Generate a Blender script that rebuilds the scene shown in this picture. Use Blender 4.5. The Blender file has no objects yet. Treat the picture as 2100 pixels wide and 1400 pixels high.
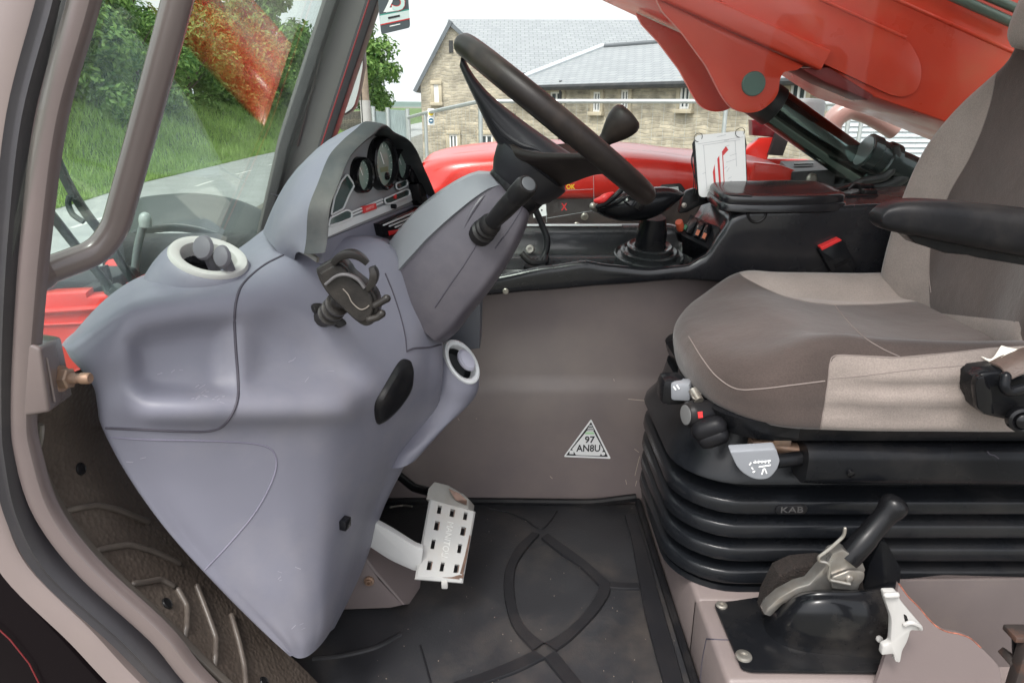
import bpy, bmesh, math, random
from mathutils import Vector, Matrix, noise
from mathutils.bvhtree import BVHTree
R = math.radians
V = Vector
rnd = random.Random(7)
scene = bpy.context.scene
COL = scene.collection

# ------------------------------------------------------------------ measured camera: used to take real positions off the survey photo
F = 1.0                       # height of the cab floor above the ground
CZ = 1.95                     # height of the eye
FP, CX, CY = 1400.0, 1050.0, 700.0
PIT = R(19.1)
SP, CP = math.sin(PIT), math.cos(PIT)
CAM = V((0, 0, CZ))

def ray(px, py):
    u, v = (px - CX) / FP, (CY - py) / FP
    return V((u, CP + v * SP, -SP + v * CP))
def P(px, py, Y):
    d = ray(px, py); return CAM + d * (Y / d.y)
def PX(px, py, X):
    d = ray(px, py); return CAM + d * (X / d.x)
def PZ(px, py, Z):
    d = ray(px, py); return CAM + d * ((Z - CZ) / d.z)
def PPL(px, py, o, n):
    d = ray(px, py); return CAM + d * ((o - CAM).dot(n) / d.dot(n))
def proj(p):
    q = p - CAM
    dep = q.y * CP - q.z * SP
    return CX + FP * q.x / dep, CY - FP * (q.y * SP + q.z * CP) / dep
def sstep(a, b, x):
    if a == b: return 1.0 if x >= a else 0.0
    t = max(0.0, min(1.0, (x - a) / (b - a))); return t * t * (3 - 2 * t)
def lerp(a, b, t): return a + (b - a) * t

# ------------------------------------------------------------------ curves
def cr(pts, k=6, closed=False):
    pts = [V(p) for p in pts]
    n = len(pts)
    if n < 3 and not closed:
        return [pts[0].lerp(pts[-1], i / k) for i in range(k + 1)]
    out = []
    segs = n if closed else n - 1
    for i in range(segs):
        p1, p2 = pts[i % n], pts[(i + 1) % n]
        p0 = pts[(i - 1) % n] if (closed or i > 0) else p1 * 2 - p2
        p3 = pts[(i + 2) % n] if (closed or i + 2 < n) else p2 * 2 - p1
        for j in range(k):
            t = j / k
            out.append(0.5 * ((2 * p1) + (p2 - p0) * t + (2 * p0 - 5 * p1 + 4 * p2 - p3) * t * t + (3 * p1 - p0 - 3 * p2 + p3) * t ** 3))
    if not closed: out.append(pts[-1].copy())
    return out
def fillet(pts, r, k=6):
    """polyline with rounded corners of radius r"""
    pts = [V(p) for p in pts]; out = [pts[0]]
    for i in range(1, len(pts) - 1):
        a, b, c = pts[i - 1], pts[i], pts[i + 1]
        d1, d2 = (a - b), (c - b)
        rr = min(r, d1.length * .45, d2.length * .45)
        s, e = b + d1.normalized() * rr, b + d2.normalized() * rr
        for j in range(k + 1):
            t = j / k
            out.append(s * (1 - t) ** 2 + b * 2 * t * (1 - t) + e * t * t)
    out.append(pts[-1]); return out
def circle(n=16, r=1.0, r2=None):
    r2 = r if r2 is None else r2
    return [(r * math.cos(2 * math.pi * i / n), r2 * math.sin(2 * math.pi * i / n)) for i in range(n)]
def rrect(w, h, r, k=4):
    out = []
    for cx, cy, a0 in ((w / 2 - r, h / 2 - r, 0), (-w / 2 + r, h / 2 - r, 90), (-w / 2 + r, -h / 2 + r, 180), (w / 2 - r, -h / 2 + r, 270)):
        for i in range(k + 1):
            a = R(a0 + 90 * i / k); out.append((cx + r * math.cos(a), cy + r * math.sin(a)))
    return out
def rpoly(pts, r, k=4):
    """rounded closed 2-D polygon; r may be a list"""
    n = len(pts); out = []
    for i in range(n):
        a, b, c = V((*pts[i - 1], 0)), V((*pts[i], 0)), V((*pts[(i + 1) % n], 0))
        rad = r[i] if isinstance(r, (list, tuple)) else r
        d1, d2 = a - b, c - b
        rr = min(rad, d1.length * .48, d2.length * .48)
        if rr < 1e-6: out.append((b.x, b.y)); continue
        s, e = b + d1.normalized() * rr, b + d2.normalized() * rr
        for j in range(k + 1):
            t = j / k; q = s * (1 - t) ** 2 + b * 2 * t * (1 - t) + e * t * t
            out.append((q.x, q.y))
    return out

# ------------------------------------------------------------------ mesh builder
class MB:
    def __init__(s): s.bm = bmesh.new(); s.mi = 0
    def face(s, vs):
        try:
            f = s.bm.faces.new(vs); f.material_index = s.mi; return f
        except ValueError: return None
    def v(s, p): return s.bm.verts.new(p)
    def rings(s, rings, closed=True, caps=(True, True), loop=False):
        R_ = [[s.v(p) for p in r] for r in rings]
        n = len(R_[0]); m = len(R_)
        for i in range(m if loop else m - 1):
            a, b = R_[i], R_[(i + 1) % m]
            for j in range(n if closed else n - 1):
                s.face((a[j], a[(j + 1) % n], b[(j + 1) % n], b[j]))
        if closed and not loop:
            if caps[0]: s.face(list(reversed(R_[0])))
            if caps[1]: s.face(R_[-1])
        return s
    def sweep(s, pts, prof, up=(0, 0, 1), scale=None, loop=False, caps=(True, True)):
        """prof: 2-D points (b, n); n along up made square to the path"""
        pts = [V(p) for p in pts]; N = len(pts); up = V(up); rs = []
        for i, p in enumerate(pts):
            if loop: t = pts[(i + 1) % N] - pts[i - 1]
            else: t = pts[min(i + 1, N - 1)] - pts[max(i - 1, 0)]
            t.normalize()
            n = up - t * up.dot(t)
            if n.length < 1e-4: n = t.orthogonal()
            n.normalize(); b = t.cross(n)
            k = 1.0 if scale is None else (scale[i] if not callable(scale) else scale(i / max(1, N - 1)))
            rs.append([p + b * (x * k) + n * (y * k) for x, y in prof])
        return s.rings(rs, True, caps, loop)
    def tube(s, pts, r, n=12, loop=False, round_ends=False, caps=(True, True)):
        pts = [V(p) for p in pts]; N = len(pts)
        rr = [r] * N if not isinstance(r, (list, tuple)) else list(r)
        if round_ends and not loop:
            d0 = (pts[0] - pts[1]).normalized(); d1 = (pts[-1] - pts[-2]).normalized()
            pre, post, pr, po = [], [], [], []
            for a in (80, 50, 25):
                pre.append(pts[0] + d0 * rr[0] * math.sin(R(a))); pr.append(rr[0] * math.cos(R(a)))
                post.insert(0, pts[-1] + d1 * rr[-1] * math.sin(R(a))); po.insert(0, rr[-1] * math.cos(R(a)))
            pts = pre + pts + post; rr = pr + rr + po; N = len(pts)
        # parallel transport
        rs = []; n0 = None
        for i, p in enumerate(pts):
            if loop: t = pts[(i + 1) % N] - pts[i - 1]
            else: t = pts[min(i + 1, N - 1)] - pts[max(i - 1, 0)]
            t.normalize()
            if n0 is None: n0 = t.orthogonal().normalized()
            n0 = (n0 - t * n0.dot(t)).normalized(); b = t.cross(n0)
            rs.append([p + (n0 * math.cos(2 * math.pi * j / n) + b * math.sin(2 * math.pi * j / n)) * rr[i] for j in range(n)])
        return s.rings(rs, True, caps, loop)
    def lathe(s, o, axis, prof, n=32, caps=(True, True)):
        """prof: (radius, along)"""
        o = V(o); axis = V(axis).normalized(); a = axis.orthogonal().normalized(); b = axis.cross(a)
        rs = []
        for r, h in prof:
            r = max(r, 1e-5)
            rs.append([o + axis * h + (a * math.cos(2 * math.pi * j / n) + b * math.sin(2 * math.pi * j / n)) * r for j in range(n)])
        return s.rings(rs, True, caps)
    def box(s, c, size, rot=None, bev=0.0, seg=2):
        c = V(c); hx, hy, hz = [x / 2 for x in size]
        M = rot if rot is not None else Matrix.Identity(3)
        tb = bmesh.new()
        bmesh.ops.create_cube(tb, size=1.0)
        for v in tb.verts: v.co = V((v.co.x * size[0], v.co.y * size[1], v.co.z * size[2]))
        if bev > 0: bmesh.ops.bevel(tb, geom=list(tb.edges), offset=bev, segments=seg, profile=.5, affect='EDGES')
        for v in tb.verts: v.co = M @ v.co + c
        return s.join(tb)
    def prism(s, poly, vec, bev=0.0, seg=2):
        """poly: planar 3-D loop; vec: thickness"""
        vec = V(vec); tb = bmesh.new()
        a = [tb.verts.new(V(p)) for p in poly]; b = [tb.verts.new(V(p) + vec) for p in poly]; n = len(a)
        fa = tb.faces.new(a); fb = tb.faces.new(list(reversed(b)))
        for i in range(n): tb.faces.new((a[i], b[i], b[(i + 1) % n], a[(i + 1) % n]))
        bmesh.ops.recalc_face_normals(tb, faces=list(tb.faces))
        if bev > 0:
            es = list(fa.edges) + list(fb.edges)
            bmesh.ops.bevel(tb, geom=es, offset=bev, segments=seg, profile=.5, affect='EDGES', clamp_overlap=True)
        return s.join(tb)
    def join(s, tb):
        mp = {}
        for v in tb.verts: mp[v] = s.bm.verts.new(v.co)
        for f in tb.faces: s.face([mp[v] for v in f.verts])
        tb.free(); return s
    def grid(s, G, closed_u=False):
        return s.rings(G, closed_u, (False, False))
    def quad(s, a, b, c, d): s.face([s.v(a), s.v(b), s.v(c), s.v(d)]); return s

def patch(ctrl, ku=4, kv=4):
    """bicubic surface through a grid of control points -> finer grid of points"""
    rows = [cr(r, ku) for r in ctrl]
    cols = [cr([rows[i][j] for i in range(len(rows))], kv) for j in range(len(rows[0]))]
    return [[cols[j][i] for j in range(len(cols))] for i in range(len(cols[0]))]

# ------------------------------------------------------------------ materials
MATS = {}
def mat(name, color, rough=0.5, metal=0.0, var=0.0, vscale=6.0, bump=0.0, bscale=80.0, spec=0.5, coat=0.0, dirt=None, dirt_amt=0.0, dscale=3.0,
        sheen=0.0, rvar=0.0, bdist=0.002, anis=None, detail=4.0):
    if name in MATS: return MATS[name]
    m = bpy.data.materials.new(name); m.use_nodes = True
    nt = m.node_tree; N = nt.nodes; L = nt.links
    b = N['Principled BSDF']
    b.inputs['Roughness'].default_value = rough; b.inputs['Metallic'].default_value = metal
    b.inputs['Specular IOR Level'].default_value = spec; b.inputs['Coat Weight'].default_value = coat
    b.inputs['Coat Roughness'].default_value = 0.08
    b.inputs['Sheen Weight'].default_value = sheen
    tc = N.new('ShaderNodeTexCoord')
    c = (*color, 1.0)
    b.inputs['Base Color'].default_value = c
    src = None
    if var > 0:
        n1 = N.new('ShaderNodeTexNoise'); n1.inputs['Scale'].default_value = vscale; n1.inputs['Detail'].default_value = detail
        L.new(tc.outputs['Object'], n1.inputs['Vector'])
        mr = N.new('ShaderNodeMapRange'); mr.inputs[1].default_value = .3; mr.inputs[2].default_value = .7
        mr.inputs[3].default_value = 1 - var; mr.inputs[4].default_value = 1 + var
        L.new(n1.outputs['Fac'], mr.inputs[0])
        mx = N.new('ShaderNodeMix'); mx.data_type = 'RGBA'; mx.blend_type = 'MULTIPLY'; mx.inputs[0].default_value = 1
        mx.inputs[6].default_value = c; L.new(mr.outputs[0], mx.inputs[7])
        src = mx.outputs[2]
    if dirt is not None:
        n2 = N.new('ShaderNodeTexNoise'); n2.inputs['Scale'].default_value = dscale; n2.inputs['Detail'].default_value = 8; n2.inputs['Roughness'].default_value = .65
        L.new(tc.outputs['Object'], n2.inputs['Vector'])
        mr2 = N.new('ShaderNodeMapRange'); mr2.inputs[1].default_value = .48; mr2.inputs[2].default_value = .72; mr2.inputs[3].default_value = 0; mr2.inputs[4].default_value = dirt_amt
        L.new(n2.outputs['Fac'], mr2.inputs[0])
        mx2 = N.new('ShaderNodeMix'); mx2.data_type = 'RGBA'
        L.new(mr2.outputs[0], mx2.inputs[0]); mx2.inputs[7].default_value = (*dirt, 1)
        if src is not None: L.new(src, mx2.inputs[6])
        else: mx2.inputs[6].default_value = c
        src = mx2.outputs[2]
    if src is not None: L.new(src, b.inputs['Base Color'])
    if rvar > 0:
        n4 = N.new('ShaderNodeTexNoise'); n4.inputs['Scale'].default_value = 9; n4.inputs['Detail'].default_value = 6
        L.new(tc.outputs['Object'], n4.inputs['Vector'])
        mr4 = N.new('ShaderNodeMapRange'); mr4.inputs[1].default_value = .3; mr4.inputs[2].default_value = .7
        mr4.inputs[3].default_value = max(0, rough - rvar); mr4.inputs[4].default_value = min(1, rough + rvar)
        L.new(n4.outputs['Fac'], mr4.inputs[0]); L.new(mr4.outputs[0], b.inputs['Roughness'])
    if bump > 0:
        n3 = N.new('ShaderNodeTexNoise'); n3.inputs['Scale'].default_value = bscale; n3.inputs['Detail'].default_value = 3
        L.new(tc.outputs['Object'], n3.inputs['Vector'])
        bp = N.new('ShaderNodeBump'); bp.inputs['Strength'].default_value = bump; bp.inputs['Distance'].default_value = bdist
        L.new(n3.outputs['Fac'], bp.inputs['Height']); L.new(bp.outputs[0], b.inputs['Normal'])
    MATS[name] = m
    return m

DUST = (.42, .36, .30)
M_DASH = mat('dash_plastic', (.158, .158, .196), .48, var=.09, vscale=4, bump=.18, bscale=900, dirt=(.215, .205, .225), dirt_amt=.55, dscale=6, rvar=.10, bdist=.0006)
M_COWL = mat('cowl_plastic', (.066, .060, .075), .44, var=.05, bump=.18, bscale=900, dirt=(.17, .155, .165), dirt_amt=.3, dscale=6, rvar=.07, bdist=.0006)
M_HOOD = mat('hood_plastic', (.034, .038, .040), .48, spec=.3, var=.06, bump=.2, bscale=800, dirt=DUST, dirt_amt=.12, dscale=7, bdist=.0006)
M_PANELGREY = mat('panel_grey', (.14, .145, .155), .5, bump=.1, bscale=900, bdist=.0005)
M_SILVER = mat('silver_plastic', (.66, .68, .69), .35, metal=.0, var=.04, dirt=(.35, .30, .24), dirt_amt=.35, dscale=12)
M_WHITEPL = mat('white_plastic', (.42, .41, .395), .45, var=.04, dirt=(.45, .42, .38), dirt_amt=.3, dscale=10)
M_BLACK = mat('black_plastic', (.007, .0075, .009), .26, var=.1, spec=.17, bump=.15, bscale=700, dirt=DUST, dirt_amt=.035, dscale=5, rvar=.09, bdist=.0006)
M_BLACKSOFT = mat('black_rubber', (.009, .009, .0105), .40, var=.1, spec=.16, bump=.15, bscale=500, dirt=DUST, dirt_amt=.05, dscale=6, rvar=.08, bdist=.0008)
M_GLOSSBLACK = mat('gloss_black', (.006, .006, .007), .16, spec=.3)
M_WHEEL = mat('wheel_rubber', (.017, .0135, .0125), .40, spec=.22, var=.12, bump=.25, bscale=650, dirt=(.075, .056, .044), dirt_amt=.5, dscale=9, bdist=.0008)
M_PAD = mat('wheel_pad', (.019, .019, .022), .38, spec=.25, var=.08, bump=.15, bscale=700, bdist=.0006)
M_MAUVE = mat('mauve_paint', (.165, .135, .132), .5, var=.05, vscale=3, bump=.12, bscale=220, dirt=(.33, .27, .22), dirt_amt=.22, dscale=3.2, rvar=.08, bdist=.0006)
M_MAUVE2 = mat('mauve_gloss', (.145, .115, .112), .27, var=.04, coat=.35, bump=.06, bscale=90, dirt=(.3, .25, .2), dirt_amt=.12, dscale=5)
M_BODYPINK = mat('body_paint_pale', (.22, .178, .17), .33, var=.04, coat=.3, dirt=(.3, .25, .2), dirt_amt=.2, dscale=4)
M_SEAL = mat('rubber_seal', (.030, .028, .032), .42, var=.15, bump=.2, bscale=300, dirt=DUST, dirt_amt=.05, dscale=5, bdist=.0008)
M_RED = mat('red_paint', (.62, .028, .020), .30, var=.06, vscale=3, coat=.4, dirt=(.42, .12, .07), dirt_amt=.25, dscale=2.5)
M_BOOM = mat('boom_red_paint', (.70, .056, .024), .34, var=.13, vscale=2.2, coat=.25, dirt=(.50, .17, .07), dirt_amt=.5, dscale=2.2, rvar=.1)
M_REDBRIGHT = mat('bright_red', (.65, .03, .03), .35)
M_CHROME = mat('chrome', (.62, .66, .65), .10, metal=1.0)
M_STEEL = mat('worn_steel', (.42, .40, .36), .38, metal=.75, var=.2, vscale=20, dirt=(.16, .10, .06), dirt_amt=.5, dscale=14, rvar=.1)
M_RUST = mat('rusty_bolt', (.30, .19, .13), .5, metal=.5, var=.25, vscale=60, dirt=(.35, .30, .26), dirt_amt=.5, dscale=40)
M_SEATDARK = None
M_TEAL = mat('dark_green_pin', (.065, .125, .10), .5, var=.1)
M_ASPHALT = mat('asphalt', (.32, .335, .33), .85, var=.10, vscale=1.5, bump=.3, bscale=60, bdist=.01)
M_GALV = mat('galvanised', (.50, .53, .53), .4, metal=.6, var=.08, vscale=14)
M_SLATE = None
M_WOOD = mat('pole_wood', (.32, .25, .19), .8, var=.25, vscale=4)
M_YEL = mat('yellow_print', (.75, .55, .02), .5)
M_WHITE = mat('white_print', (.84, .84, .83), .5)
M_DARKPRINT = mat('dark_print', (.02, .02, .022), .5)
M_REDPRINT = mat('red_print', (.60, .03, .03), .5)
M_GREYPRINT = mat('grey_print', (.30, .31, .32), .5)
M_SEAM = mat('seam_shadow_gap', (.05, .045, .06), .7)
M_GREYLEVER = mat('grey_lever_plastic', (.22, .23, .25), .42, var=.05, bump=.1, bscale=700, bdist=.0005)
M_SCREEN = mat('gauge_face', (.20, .28, .24), .3, coat=.6)
M_DKGREEN = mat('dark_green_lens', (.03, .055, .05), .16, coat=.4)
M_OUTBLACK = mat('outdoor_black', (.018, .020, .022), .45, var=.15, dirt=DUST, dirt_amt=.07, dscale=3)
M_FENDER = mat('mudguard_plastic', (.05, .06, .06), .4, var=.08, vscale=3, dirt=(.13, .14, .135), dirt_amt=.4, dscale=4)
M_WIPER = mat('wiper_black', (.03, .042, .040), .4, var=.2, vscale=30, dirt=(.3, .32, .3), dirt_amt=.5, dscale=25)

def glass(name, tint, extra=1.0):
    m = bpy.data.materials.new(name); m.use_nodes = True
    nt = m.node_tree; N = nt.nodes; L = nt.links
    for n in list(N): N.remove(n)
    out = N.new('ShaderNodeOutputMaterial')
    tr = N.new('ShaderNodeBsdfTransparent'); tr.inputs[0].default_value = (*tint, 1)
    gl = N.new('ShaderNodeBsdfGlossy'); gl.inputs['Roughness'].default_value = 0.0; gl.inputs[0].default_value = (1, 1, 1, 1)
    g = N.new('ShaderNodeNewGeometry')
    dt = N.new('ShaderNodeVectorMath'); dt.operation = 'DOT_PRODUCT'
    L.new(g.outputs['Normal'], dt.inputs[0]); L.new(g.outputs['Incoming'], dt.inputs[1])
    ab = N.new('ShaderNodeMath'); ab.operation = 'ABSOLUTE'; L.new(dt.outputs['Value'], ab.inputs[0])
    om = N.new('ShaderNodeMath'); om.operation = 'SUBTRACT'; om.inputs[0].default_value = 1; L.new(ab.outputs[0], om.inputs[1])
    pw = N.new('ShaderNodeMath'); pw.operation = 'POWER'; L.new(om.outputs[0], pw.inputs[0]); pw.inputs[1].default_value = 5
    ml = N.new('ShaderNodeMath'); ml.operation = 'MULTIPLY_ADD'; L.new(pw.outputs[0], ml.inputs[0]); ml.inputs[1].default_value = .96 * extra; ml.inputs[2].default_value = .04 * extra
    ml.use_clamp = True
    mx = N.new('ShaderNodeMixShader'); L.new(ml.outputs[0], mx.inputs[0]); L.new(tr.outputs[0], mx.inputs[1]); L.new(gl.outputs[0], mx.inputs[2])
    L.new(mx.outputs[0], out.inputs[0])
    return m
M_GLASS_F = glass('windscreen_glass', (.90, .96, .93), 1.0)
M_GLASS_S = glass('side_glass', (.96, .975, .965), .2)

# ------------------------------------------------------------------ objects
OFF = {}
def finish(me, mats, smooth, angle):
    for m in mats: me.materials.append(m)
    if smooth:
        me.polygons.foreach_set('use_smooth', [True] * len(me.polygons))
        bm = bmesh.new(); bm.from_mesh(me)
        ca = R(angle)
        for e in bm.edges:
            if len(e.link_faces) == 2 and e.calc_face_angle(0) > ca: e.smooth = False
        bm.to_mesh(me); bm.free()
def thing(name, label, cat, loc=(0, 0, 0), group=None, kind=None):
    o = bpy.data.objects.new(name, None); COL.objects.link(o)
    o.location = loc; o.empty_display_size = .1
    OFF[o] = V(loc); o['label'] = label; o['category'] = cat
    if group: o['group'] = group
    if kind: o['kind'] = kind
    return o
def part(name, mb, mats, parent=None, label=None, smooth=True, angle=38, recalc=True, kind=None):
    if not isinstance(mats, (list, tuple)): mats = [mats]
    bm = mb.bm
    if recalc: bmesh.ops.recalc_face_normals(bm, faces=list(bm.faces))
    off = OFF.get(parent, V((0, 0, 0)))
    for v in bm.verts: v.co -= off
    me = bpy.data.meshes.new(name); bm.to_mesh(me); bm.free()
    finish(me, mats, smooth, angle)
    o = bpy.data.objects.new(name, me); COL.objects.link(o)
    if parent is not None: o.parent = parent
    OFF[o] = off
    if label: o['label'] = label
    if kind: o['kind'] = kind
    return o
def solo(name, mb, mats, label=None, cat=None, group=None, kind=None, loc=None, smooth=True, angle=38):
    """a top-level thing that is one mesh"""
    if not isinstance(mats, (list, tuple)): mats = [mats]
    bm = mb.bm
    bmesh.ops.recalc_face_normals(bm, faces=list(bm.faces))
    if loc is None:
        lo = V((min(v.co.x for v in bm.verts), min(v.co.y for v in bm.verts), min(v.co.z for v in bm.verts)))
        hi = V((max(v.co.x for v in bm.verts), max(v.co.y for v in bm.verts), max(v.co.z for v in bm.verts)))
        loc = V(((lo.x + hi.x) / 2, (lo.y + hi.y) / 2, lo.z))
    loc = V(loc)
    for v in bm.verts: v.co -= loc
    me = bpy.data.meshes.new(name); bm.to_mesh(me); bm.free()
    finish(me, mats, smooth, angle)
    o = bpy.data.objects.new(name, me); COL.objects.link(o); o.location = loc
    OFF[o] = loc
    if label: o['label'] = label
    if cat: o['category'] = cat
    if group: o['group'] = group
    if kind: o['kind'] = kind
    return o
def textmb(body, o, right, up, size, ext=0.0006, align='CENTER', bold=0.0, sx=1.0):
    cu = bpy.data.curves.new('lettering', 'FONT'); cu.body = body; cu.size = size; cu.extrude = ext
    cu.align_x = align; cu.align_y = 'CENTER'; cu.offset = bold; cu.resolution_u = 3
    ob = bpy.data.objects.new('lettering_tmp', cu); COL.objects.link(ob)
    dg = bpy.context.evaluated_depsgraph_get(); dg.update()
    me = bpy.data.meshes.new_from_object(ob.evaluated_get(dg))
    bpy.data.objects.remove(ob); bpy.data.curves.remove(cu)
    right = V(right).normalized(); up = V(up); up = (up - right * up.dot(right)).normalized(); n = right.cross(up)
    mb = MB(); mb.bm.from_mesh(me); bpy.data.meshes.remove(me)
    for v in mb.bm.verts:
        c = v.co.copy(); v.co = V(o) + right * (c.x * sx) + up * c.y + n * c.z
    return mb
def bvh_of(*objs):
    vs, fs = [], []
    for o in objs:
        k = len(vs); off = OFF.get(o, V((0, 0, 0)))
        vs += [v.co + off for v in o.data.vertices]; fs += [[i + k for i in p.vertices] for p in o.data.polygons]
    return BVHTree.FromPolygons(vs, fs)
def SURF(bvh, px, py, default_Y=1.0):
    d = ray(px, py).normalized()
    h = bvh.ray_cast(CAM, d)
    if h[0] is None: return P(px, py, default_Y), -d
    n = h[1] if h[1].dot(d) < 0 else -h[1]
    return h[0], n
def seam(mb, bvh, pts, r=.0016, k=6, lift=0.0, n=6):
    q = cr([V((x, y, 0)) for x, y in pts], k)
    L = []
    for p in q:
        s, nn = SURF(bvh, p.x, p.y); L.append(s + nn * lift)
    mb.tube(L, r, n); return mb
def frame_of(n, up=(0, 0, 1)):
    n = V(n).normalized(); up = V(up); r = up.cross(n).normalized(); u = n.cross(r)
    return r, u, n
def rotm(r, u, n):
    return Matrix((r, u, n)).transposed()
def in_poly(x, y, poly):
    c = False; n = len(poly)
    for i in range(n):
        x1, y1 = poly[i]; x2, y2 = poly[i - 1]
        if (y1 > y) != (y2 > y) and x < (x2 - x1) * (y - y1) / (y2 - y1) + x1: c = not c
    return c
def sd_poly(x, y, poly):
    d = 1e9; n = len(poly)
    for i in range(n):
        ax, ay = poly[i - 1]; bx, by = poly[i]
        ex, ey = bx - ax, by - ay; L = ex * ex + ey * ey
        t = 0 if L == 0 else max(0, min(1, ((x - ax) * ex + (y - ay) * ey) / L))
        d = min(d, math.hypot(x - ax - ex * t, y - ay - ey * t))
    return d if in_poly(x, y, poly) else -d
# ------------------------------------------------------------------ camera, sky and sun
cd = bpy.data.cameras.new('camera'); cam = bpy.data.objects.new('camera', cd); COL.objects.link(cam)
cam.location = CAM; cam.rotation_euler = (R(90) - PIT, 0, 0)
cd.sensor_width = 36; cd.lens = 24.0; cd.clip_start = .02; cd.clip_end = 3000
scene.camera = cam
w = bpy.data.worlds.new('World'); scene.world = w; w.use_nodes = True
nt = w.node_tree; N = nt.nodes; L = nt.links
bg = N['Background']
sky = N.new('ShaderNodeTexSky'); sky.sky_type = 'NISHITA'; sky.sun_disc = False
SUN_EL, SUN_AZ = R(60), R(208)          # azimuth clockwise from +Y: high behind the machine
sky.sun_elevation = SUN_EL; sky.sun_rotation = SUN_AZ; sky.air_density = 1.0; sky.dust_density = 4.0; sky.ozone_density = 1.0
hs = N.new('ShaderNodeHueSaturation'); hs.inputs['Saturation'].default_value = .22; hs.inputs['Value'].default_value = 1.0
L.new(sky.outputs[0], hs.inputs['Color']); ov = N.new('ShaderNodeMix'); ov.data_type = 'RGBA'; ov.blend_type = 'LIGHTEN'; ov.inputs[0].default_value = 1.0; ov.inputs[7].default_value = (3.3, 3.4, 3.5, 1)   # cloud deck: nothing in the sky is darker than this
L.new(hs.outputs[0], ov.inputs[6]); L.new(ov.outputs[2], bg.inputs[0])
bg.inputs[1].default_value = .15
ld = bpy.data.lights.new('sun', 'SUN'); ld.energy = 0.9; ld.angle = R(14); ld.color = (1.0, .96, .90)
lo = bpy.data.objects.new('sun', ld); COL.objects.link(lo)
sd = V((math.sin(SUN_AZ) * math.cos(SUN_EL), math.cos(SUN_AZ) * math.cos(SUN_EL), math.sin(SUN_EL)))
lo.rotation_euler = sd.to_track_quat('Z', 'Y').to_euler(); lo.location = (0, -3, 8)
scene.view_settings.view_transform = 'Standard'; scene.view_settings.look = 'None'
scene.view_settings.exposure = 1.25; scene.view_settings.gamma = 1
# ================================================================== the cab shell
cab = thing('cab_shell', 'open telehandler cab of mauve painted steel with glazed front and side', 'vehicle cab', (0, 1.1, F))
# --- floor, side wall, bulkhead, seat plinth
mb = MB(); mb.box((.30, 1.12, F - .025), (1.8, .84, .03), bev=.004); part('floor_plate', mb, M_MAUVE, cab)
mb = MB(); G = []
prof = [(F - .01, 1.5), (F + .10, 1.5), (F + .22, 1.5), (F + .295, 1.5), (F + .312, 1.504), (F + .326, 1.511), (F + .345, 1.515), (F + .45, 1.517), (F + .595, 1.52)]
for z, y in prof: G.append([V((x * .1 - .55, y, z)) for x in range(0, 22)])
G2 = [[p + V((0, .03, 0)) for p in r] for r in G]
mb.grid(G); mb.grid(G2)
wall = part('side_wall', mb, M_MAUVE, cab, 'mauve steel wall with a soft horizontal fold', recalc=False)
mb = MB(); mb.box((-.44, 1.2, F + .25), (.03, .60, .52), bev=.004); part('bulkhead', mb, M_OUTBLACK, cab)
mb = MB(); mb.box((.325 + .55, 1.24, F + .0575), (1.1, .52, .145), bev=.010, seg=3); mb.box((.325 + .1355, .905, F + .0565), (.271, .20, .143), bev=.010, seg=3)
plinth = part('seat_plinth', mb, M_MAUVE, cab)
bv = bvh_of(plinth)
mb = MB(); seam(mb, bv, [(1436, 1398), (1441, 1350), (1449, 1309)], .0013); seam(mb, bv, [(1449, 1309), (1480, 1311), (1530, 1312)], .0013)
part('panel_joint', mb, M_SEAM, plinth)
# --- little chips and drips of paint on the wall
bv = bvh_of(wall)
for pts in ([(1288, 818), (1300, 819), (1310, 820), (1330, 822)], [(1312, 935), (1308, 950), (1302, 975)], [(1306, 985), (1303, 996)], [(976, 857), (978, 859)], [(939, 857), (942, 862)],
            [(1128, 976), (1133, 981)], [(1283, 983), (1285, 993)], [(1258, 777), (1260, 781)], [(1301, 920), (1310, 927)]):
    mb = MB(); seam(mb, bv, pts, .0007, 3, n=5); part('paint_chip', mb, mat('paint_chip', (.46, .39, .32), .6), wall)
# --- door opening: pale outer flange, black rubber seal, inner mauve flange
def px_path(pts, k=7): return cr([P(x, y, Y) for x, y, Y in pts], k)
seal = px_path([(150, -170, .70), (112, 0, .70), (49, 235, .70), (22, 470, .70), (9, 690, .70), (8, 850, .70), (14, 930, .70), (40, 1050, .70), (104, 1165, .70), (250, 1300, .70), (349, 1400, .70), (520, 1560, .70), (760, 1700, .70)])
mb = MB(); mb.sweep(seal, [(-.0145, .012), (-.013, -.004), (-.007, -.014), (-.001, -.011), (.001, -.011), (.007, -.014), (.013, -.004), (.0145, .012)], up=(0, 1, 0))
part('rubber_seal', mb, M_SEAL, cab, 'black double lipped door seal')
strip = px_path([(205, -170, .703), (169, 0, .703), (104, 235, .703), (73, 470, .703), (54, 690, .703), (44, 850, .703), (55, 930, .703), (95, 1050, .703), (181, 1165, .703), (327, 1300, .703), (411, 1400, .703), (585, 1560, .703), (800, 1690, .703)])
mb = MB(); mb.sweep(strip, [(-.0125, .008), (-.0125, -.003), (-.010, -.0075), (-.004, -.010), (.004, -.010), (.010, -.0075), (.0125, -.003), (.0125, .008)], up=(0, 1, 0))
post = part('front_door_post', mb, M_MAUVE2, cab)
pale = px_path([(110, -170, .694), (52, 0, .694), (-2, 235, .694), (-34, 470, .694), (-52, 690, .694), (-52, 850, .694), (-44, 930, .694), (-18, 1050, .694), (36, 1168, .694), (168, 1300, .694), (262, 1400, .694), (430, 1560, .694), (660, 1720, .694)])
mb = MB(); mb.sweep(pale, [(-.024, .008), (-.024, .002), (-.018, -.004), (.010, -.006), (.0165, -.002), (.018, .008)], up=(0, 1, 0))
part('outer_flange', mb, M_BODYPINK, cab, 'pale pinkish outer flange of the door opening')
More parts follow.
